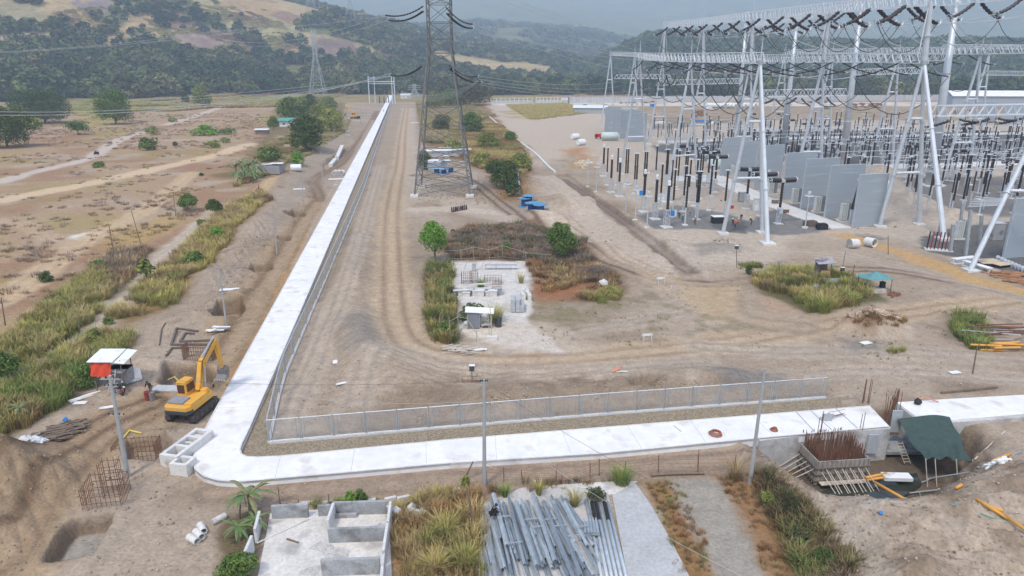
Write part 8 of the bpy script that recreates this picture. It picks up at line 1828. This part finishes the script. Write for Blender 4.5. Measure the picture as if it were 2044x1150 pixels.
for x in (-1,1): b = MB(); b.lathe([(.4,-.15),(.4,.15)], (x,-.9,.45), 12, (0,1,0)); b.build('wheel', M_black, parent=root)
for i, (px, py) in enumerate([(1275,389),(1280,390)]): a = at(px, py); drum(0,0,M_blue if i else M_white,['white','blue'][i]+' drum among the front insulator posts',.5,1.2,loc=a)
for i, (px, py) in enumerate([(1337,432),(1342,433),(1347,432)]): a = at(px, py); drum(0,0,M_blue if i < 2 else M_white,['left blue','right blue','pale'][i]+' drum behind the nearest white capped column',.4,1.4,loc=a)
for px, py, w_, h, m, l in [(1432,445,2.4,1.4,M_black,'dark open box with a white lid on the gravel'),(1480,403,1.6,2.4,M_ruin,'brown grey cabinet beside the yard road'),(1510,420,1.5,2.6,M_white,'white cabinet left of the front breakers'),(1460,416,.9,.8,RED,'small red box on the gravel'),(1985,478,2.2,3.2,M_ruin,'grey cabinet left of the right edge firewall'),(1320,398,2.2,1.0,M_white,'white table among the insulator posts'),(1547,407,1.4,1.0,M_wood,'wooden box beside the yard road'),(1568,455-30,1.2,.8,M_rust,'rusty box beside the third firewall')]:
    p = at(px, py); root = thing('cabinet', l, 'cabinet', p, .1); b = MB(); b.box((0,0,h/2), (w_,w_*.7,h)); b.build('case', m, parent=root, bevel=.04); b = MB(); b.box((0,0,h+.05), (w_*1.08,w_*.76,.1)); b.build('lid', M_white if m is M_black else M_galv, parent=root)
# right corner: rods on a slab, upright channels, painted beams, pipes by the wall
p = at(1873,500); root = thing('rod_rack', 'rack of red and black rods on a white slab beside the white leg', 'rack', p); b = MB(); b.box((0,0,.1), (4.4,1.6,.25), -.35); b.build('slab', M_conc_lt, parent=root)
for k in range(7): b = MB(); b.tube((-1.8+k*.55,.5-k*.18,.2), (-1.7+k*.55,.5-k*.18,3.4), .12, n=6); b.build('rod', mat_get('rod_red', (.30,.04,.05)) if k%2 else M_insd, parent=root)
for i, (px, py, tx, ty) in enumerate([(1897,503,1903,448),(1920,440,1922,405),(1927,512,1938,420),(1955,490,1960,430),(1872,475,1880,440)]):
    p = at(px, py); b = MB(); b.beam(p, W(tx, ty, p.y), .45); solo(b, 'steel_post', M_galvd, ['nearest','short','tall','rear','left'][i]+' upright grey steel post on the right gravel bed', 'steel post', p)
for i, (ax, ay, bx, by) in enumerate([(1902,527,1945,522),(1924,530,1975,546)]):
    a, c = at(ax, ay), at(bx, by); root = thing('painted_beam', ['left','right'][i]+' white painted steel beam lying at the foot of the leaning leg', 'beam', a); b = MB(); b.beam(a+Vector((0,0,.45)), c+Vector((0,0,.45)), .12, .8); b.beam(a+Vector((0,0,.85)), c+Vector((0,0,.85)), 1.1, .12); b.beam(a+Vector((0,0,.1)), c+Vector((0,0,.1)), 1.1, .12); bw(b, 'section', M_white, root)
for i, (px, py, w_, rz) in enumerate([(1985,528,4.5,-.15),(1970,524,3.5,.1),(2000,533,3,.3)]): p = at(px, py); b = MB(); b.box(p+Vector((0,0,.3+.12*i)), (w_,1.6,.1), rz); solo(b, 'plywood_sheet', mat_get('ply_pale', (.55,.43,.30)), ['largest','rear','right'][i]+' plywood sheet beside the white painted beams', 'sheet', p)
for i in range(9): p = at(1992+i*7, 520+i*3); b = MB(); b.lathe([(.35,-.6),(.35,.6)], p+Vector((0,0,.35)), 10, (.5,1,.1)); solo(b, 'small_pipe', M_galv, ordn[i]+' short grey pipe in the row at the foot of the right edge firewall', 'pipe', p, 'short pipes at the foot of the firewall')
scrap([(1960,540),(2030,545),(2080,580),(2000,560)], 40, 1, 3, -20, mat_get('rust_sheet', (.35,.18,.09)), 'scrap_plates', 'rusty plates and offcuts at the right edge', .4, .3, 12)
for i in range(7): p = at(1955+i*4, 460-i*2.2); b = MB(); b.tube(p+Vector((-4,-1+.3*i,5+.1*i)), p+Vector((4,.6*i,5.2-.1*i)), .07, n=5); solo(b, 'loose_tube', M_steelw, ordn[i]+' pale thin tube resting on the posts left of the right edge firewall', 'tube', p, 'pale tubes resting on posts')
# heaps and far things
rubble([(1232,200),(1270,198),(1275,206),(1236,207)], 120, .8, 2.0, mat('brown_debris', (.26,.18,.15), .95, .5, .3), 'debris_heap', 'left brown debris heap in front of the far wall', 'heap', heap=2)
rubble([(1285,197),(1305,196),(1308,205),(1286,206)], 80, .8, 2.0, M_rust, 'debris_heap', 'right brown debris heap in front of the far wall', 'heap', heap=2)
rubble([(1385,222),(1405,220),(1410,232),(1386,234)], 60, .5, 1.6, M_rust, 'debris_heap', 'brown scrap heap behind the second column', 'heap', heap=1.5)
rubble([(1700,208),(1760,206),(1765,216),(1702,217)], 90, .5, 1.5, M_rust, 'debris_heap', 'rusty scrap heap in the far yard', 'heap', heap=1)
for i in range(12): p = at(1424+i*6.5, 215+.2*(i%3)); b = MB(); b.lathe([(1.8,-6),(1.8,6),(1.6,6),(1.6,-6)], p+Vector((0,0,1.8)), 12, (-.7,1,0)); solo(b, 'large_white_pipe', M_white, ordn[i]+' large white pipe from the left in the far row', 'pipe', p, 'large white pipes lying in the far yard')
def bwall(x0, y0, x1, y1, h, n, label, openp=False):
    a, c = Vector(gpt(x0, y0)), Vector(gpt(x1, y1)); root = thing('boundary_wall', label, 'wall', a); b = MB()
    if openp: b.beam((a.x,a.y,h*.28), (c.x,c.y,h*.28), .5, h*.56); b.beam((a.x,a.y,h*.97), (c.x,c.y,h*.97), .4, h*.1)
    else: b.beam((a.x,a.y,h*.5), (c.x,c.y,h*.5), .4, h)
    bw(b, 'wall_panel', mat_get('boundary_concrete', (.46,.46,.45), scale=.4), root)
    for i in range(n+1): q = a.lerp(c, i/n); b = MB(); b.box((q.x,q.y-.1,h*.52), (.8,.8,h*1.04)); bw(b, 'pier', mat_get('pier_concrete', (.54,.54,.52)), root)
bwall(982,207,1062,206,5.0,9,'left part of the far wall with window like openings',True); bwall(1070,206,1135,206,5.4,9,'right part of the far wall with window like openings',True); bwall(1135,206,1480,203,5.6,30,'long solid panelled boundary wall behind the yard'); bwall(1480,203,1930,200,5.6,36,'far right stretch of the boundary wall')
for i, (px, py, rz, m) in enumerate([(1768,196,.1,M_white),(1783,200,.0,M_blue),(1700,200,.2,M_white),(1890,205,0,M_white),(1640,206,.1,mat_get('car_grey', (.25,.27,.28)))]):
    p = at(px, py); root = thing('parked_truck', ['white truck parked left of the blue one in the far yard','blue truck parked in the far yard','white truck beside the rusty scrap heap','white truck in front of the white hall','grey truck far behind the monopoles'][i], 'truck', p, rz)
    b = MB(); b.box((-1,0,2.0), (7,2.6,2.4)); b.build('cargo_box', m, parent=root, bevel=.1); b = MB(); b.box((3.8,0,1.7), (2.2,2.4,2.2), taper=.85); b.build('cab', m, parent=root, bevel=.15); b = MB(); b.box((3.9,0,2.1), (1.9,2.45,.7)); b.build('window', M_glass, parent=root)
    for x in (-3,-1.8,3.6):
        for y in (-1.2,1.2): b = MB(); b.lathe([(.55,-.2),(.55,.2)], (x,y,.55), 10, (0,1,0)); b.build('wheel', M_black, parent=root)
# gantry at the end of the road
def portal():
    a = at(742,207); c = at(785,206); Y = a.y; top = HZ(Y, 152); root = thing('road_end_gantry', 'white portal gantry with platforms at the far end of the road', 'gantry', ((a.x+c.x)/2, Y, 0)); 
    for px in (737,746,781,788):
        x = W(px, 180, Y).x; b = MB(); b.tube((x,Y+(4 if px in (746,781) else -2),0), (x,Y+(4 if px in (746,781) else -2),top), .5, .4, 8); bw(b, 'leg', M_steelw, root)
    x0, x1 = W(737,180,Y).x, W(788,180,Y).x
    for z, t in ((HZ(Y,163),.7),(HZ(Y,167),.5)): b = MB(); b.beam((x0,Y,z),(x1,Y,z),t); bw(b, 'cross_beam', M_steelw, root)
    b = MB(); b.box((x0+3,Y,top-1.5), (7,5,.8)); bw(b, 'platform', mat_get('platform_blue', (.35,.45,.60)), root)
portal()
for i in range(7): p = at(749+i*4.5, 206); b = MB(); b.tube(p, p+Vector((0,0,6.5)), .5, .3, 6); solo(b, 'small_bushing', M_galvd if i%2 else M_insd, ordn[i]+' small bushing from the left below the road end gantry', 'bushing', p, 'small bushings at the end of the road')
# materials strewn over the ground of the yard
clods([(1300,300),(1700,290),(2060,300),(2060,520),(1700,470),(1300,440)], 900, .15, .6, 'yard_stones', 'stones and offcuts on the substation ground', M_clod, 11)

for i in range(26):
    px, py = rs.uniform(1200, 2040), rs.uniform(207, 252); p = at(px, py); w_ = rs.uniform(2, 7); m = [M_white, M_galvd, M_rust, M_wood, M_ruin, M_blue, M_plank][i%7]; b = MB()
    for k in range(4): b.box(p+Vector((rs.uniform(-w_/3,w_/3), rs.uniform(-1.5,1.5), .4+.5*k*(i%2))), (w_*rs.uniform(.5,1), rs.uniform(1,2.5), rs.uniform(.5,1.2)), rs.uniform(-.4,.4))
    solo(b, 'material_stack', m, ordn[i]+' low stack of '+['white crates','grey steel','rusty steel','timber','grey blocks','blue sheets','pale planks'][i%7]+' in the far yard', 'material stack', p, 'low stacks of material in the far yard')
# ---------------- air ----------------
hz_ = MB(); hz_.box((0, 4900, 430), (22000, 13800, 900))
M_haze = bpy.data.materials.new('haze_air'); M_haze.use_nodes = True
n = M_haze.node_tree.nodes; n.remove(n['Principled BSDF']); pv = n.new('ShaderNodeVolumePrincipled')
pv.inputs['Color'].default_value = (0.66, 0.81, 1.0, 1); pv.inputs['Density'].default_value = 2.2e-4; pv.inputs['Anisotropy'].default_value = -0.4
M_haze.node_tree.links.new(pv.outputs[0], n['Material Output'].inputs['Volume'])
hz_.build('haze', M_haze, kind='stuff', label='pale blue haze lying over the plain and the hills')
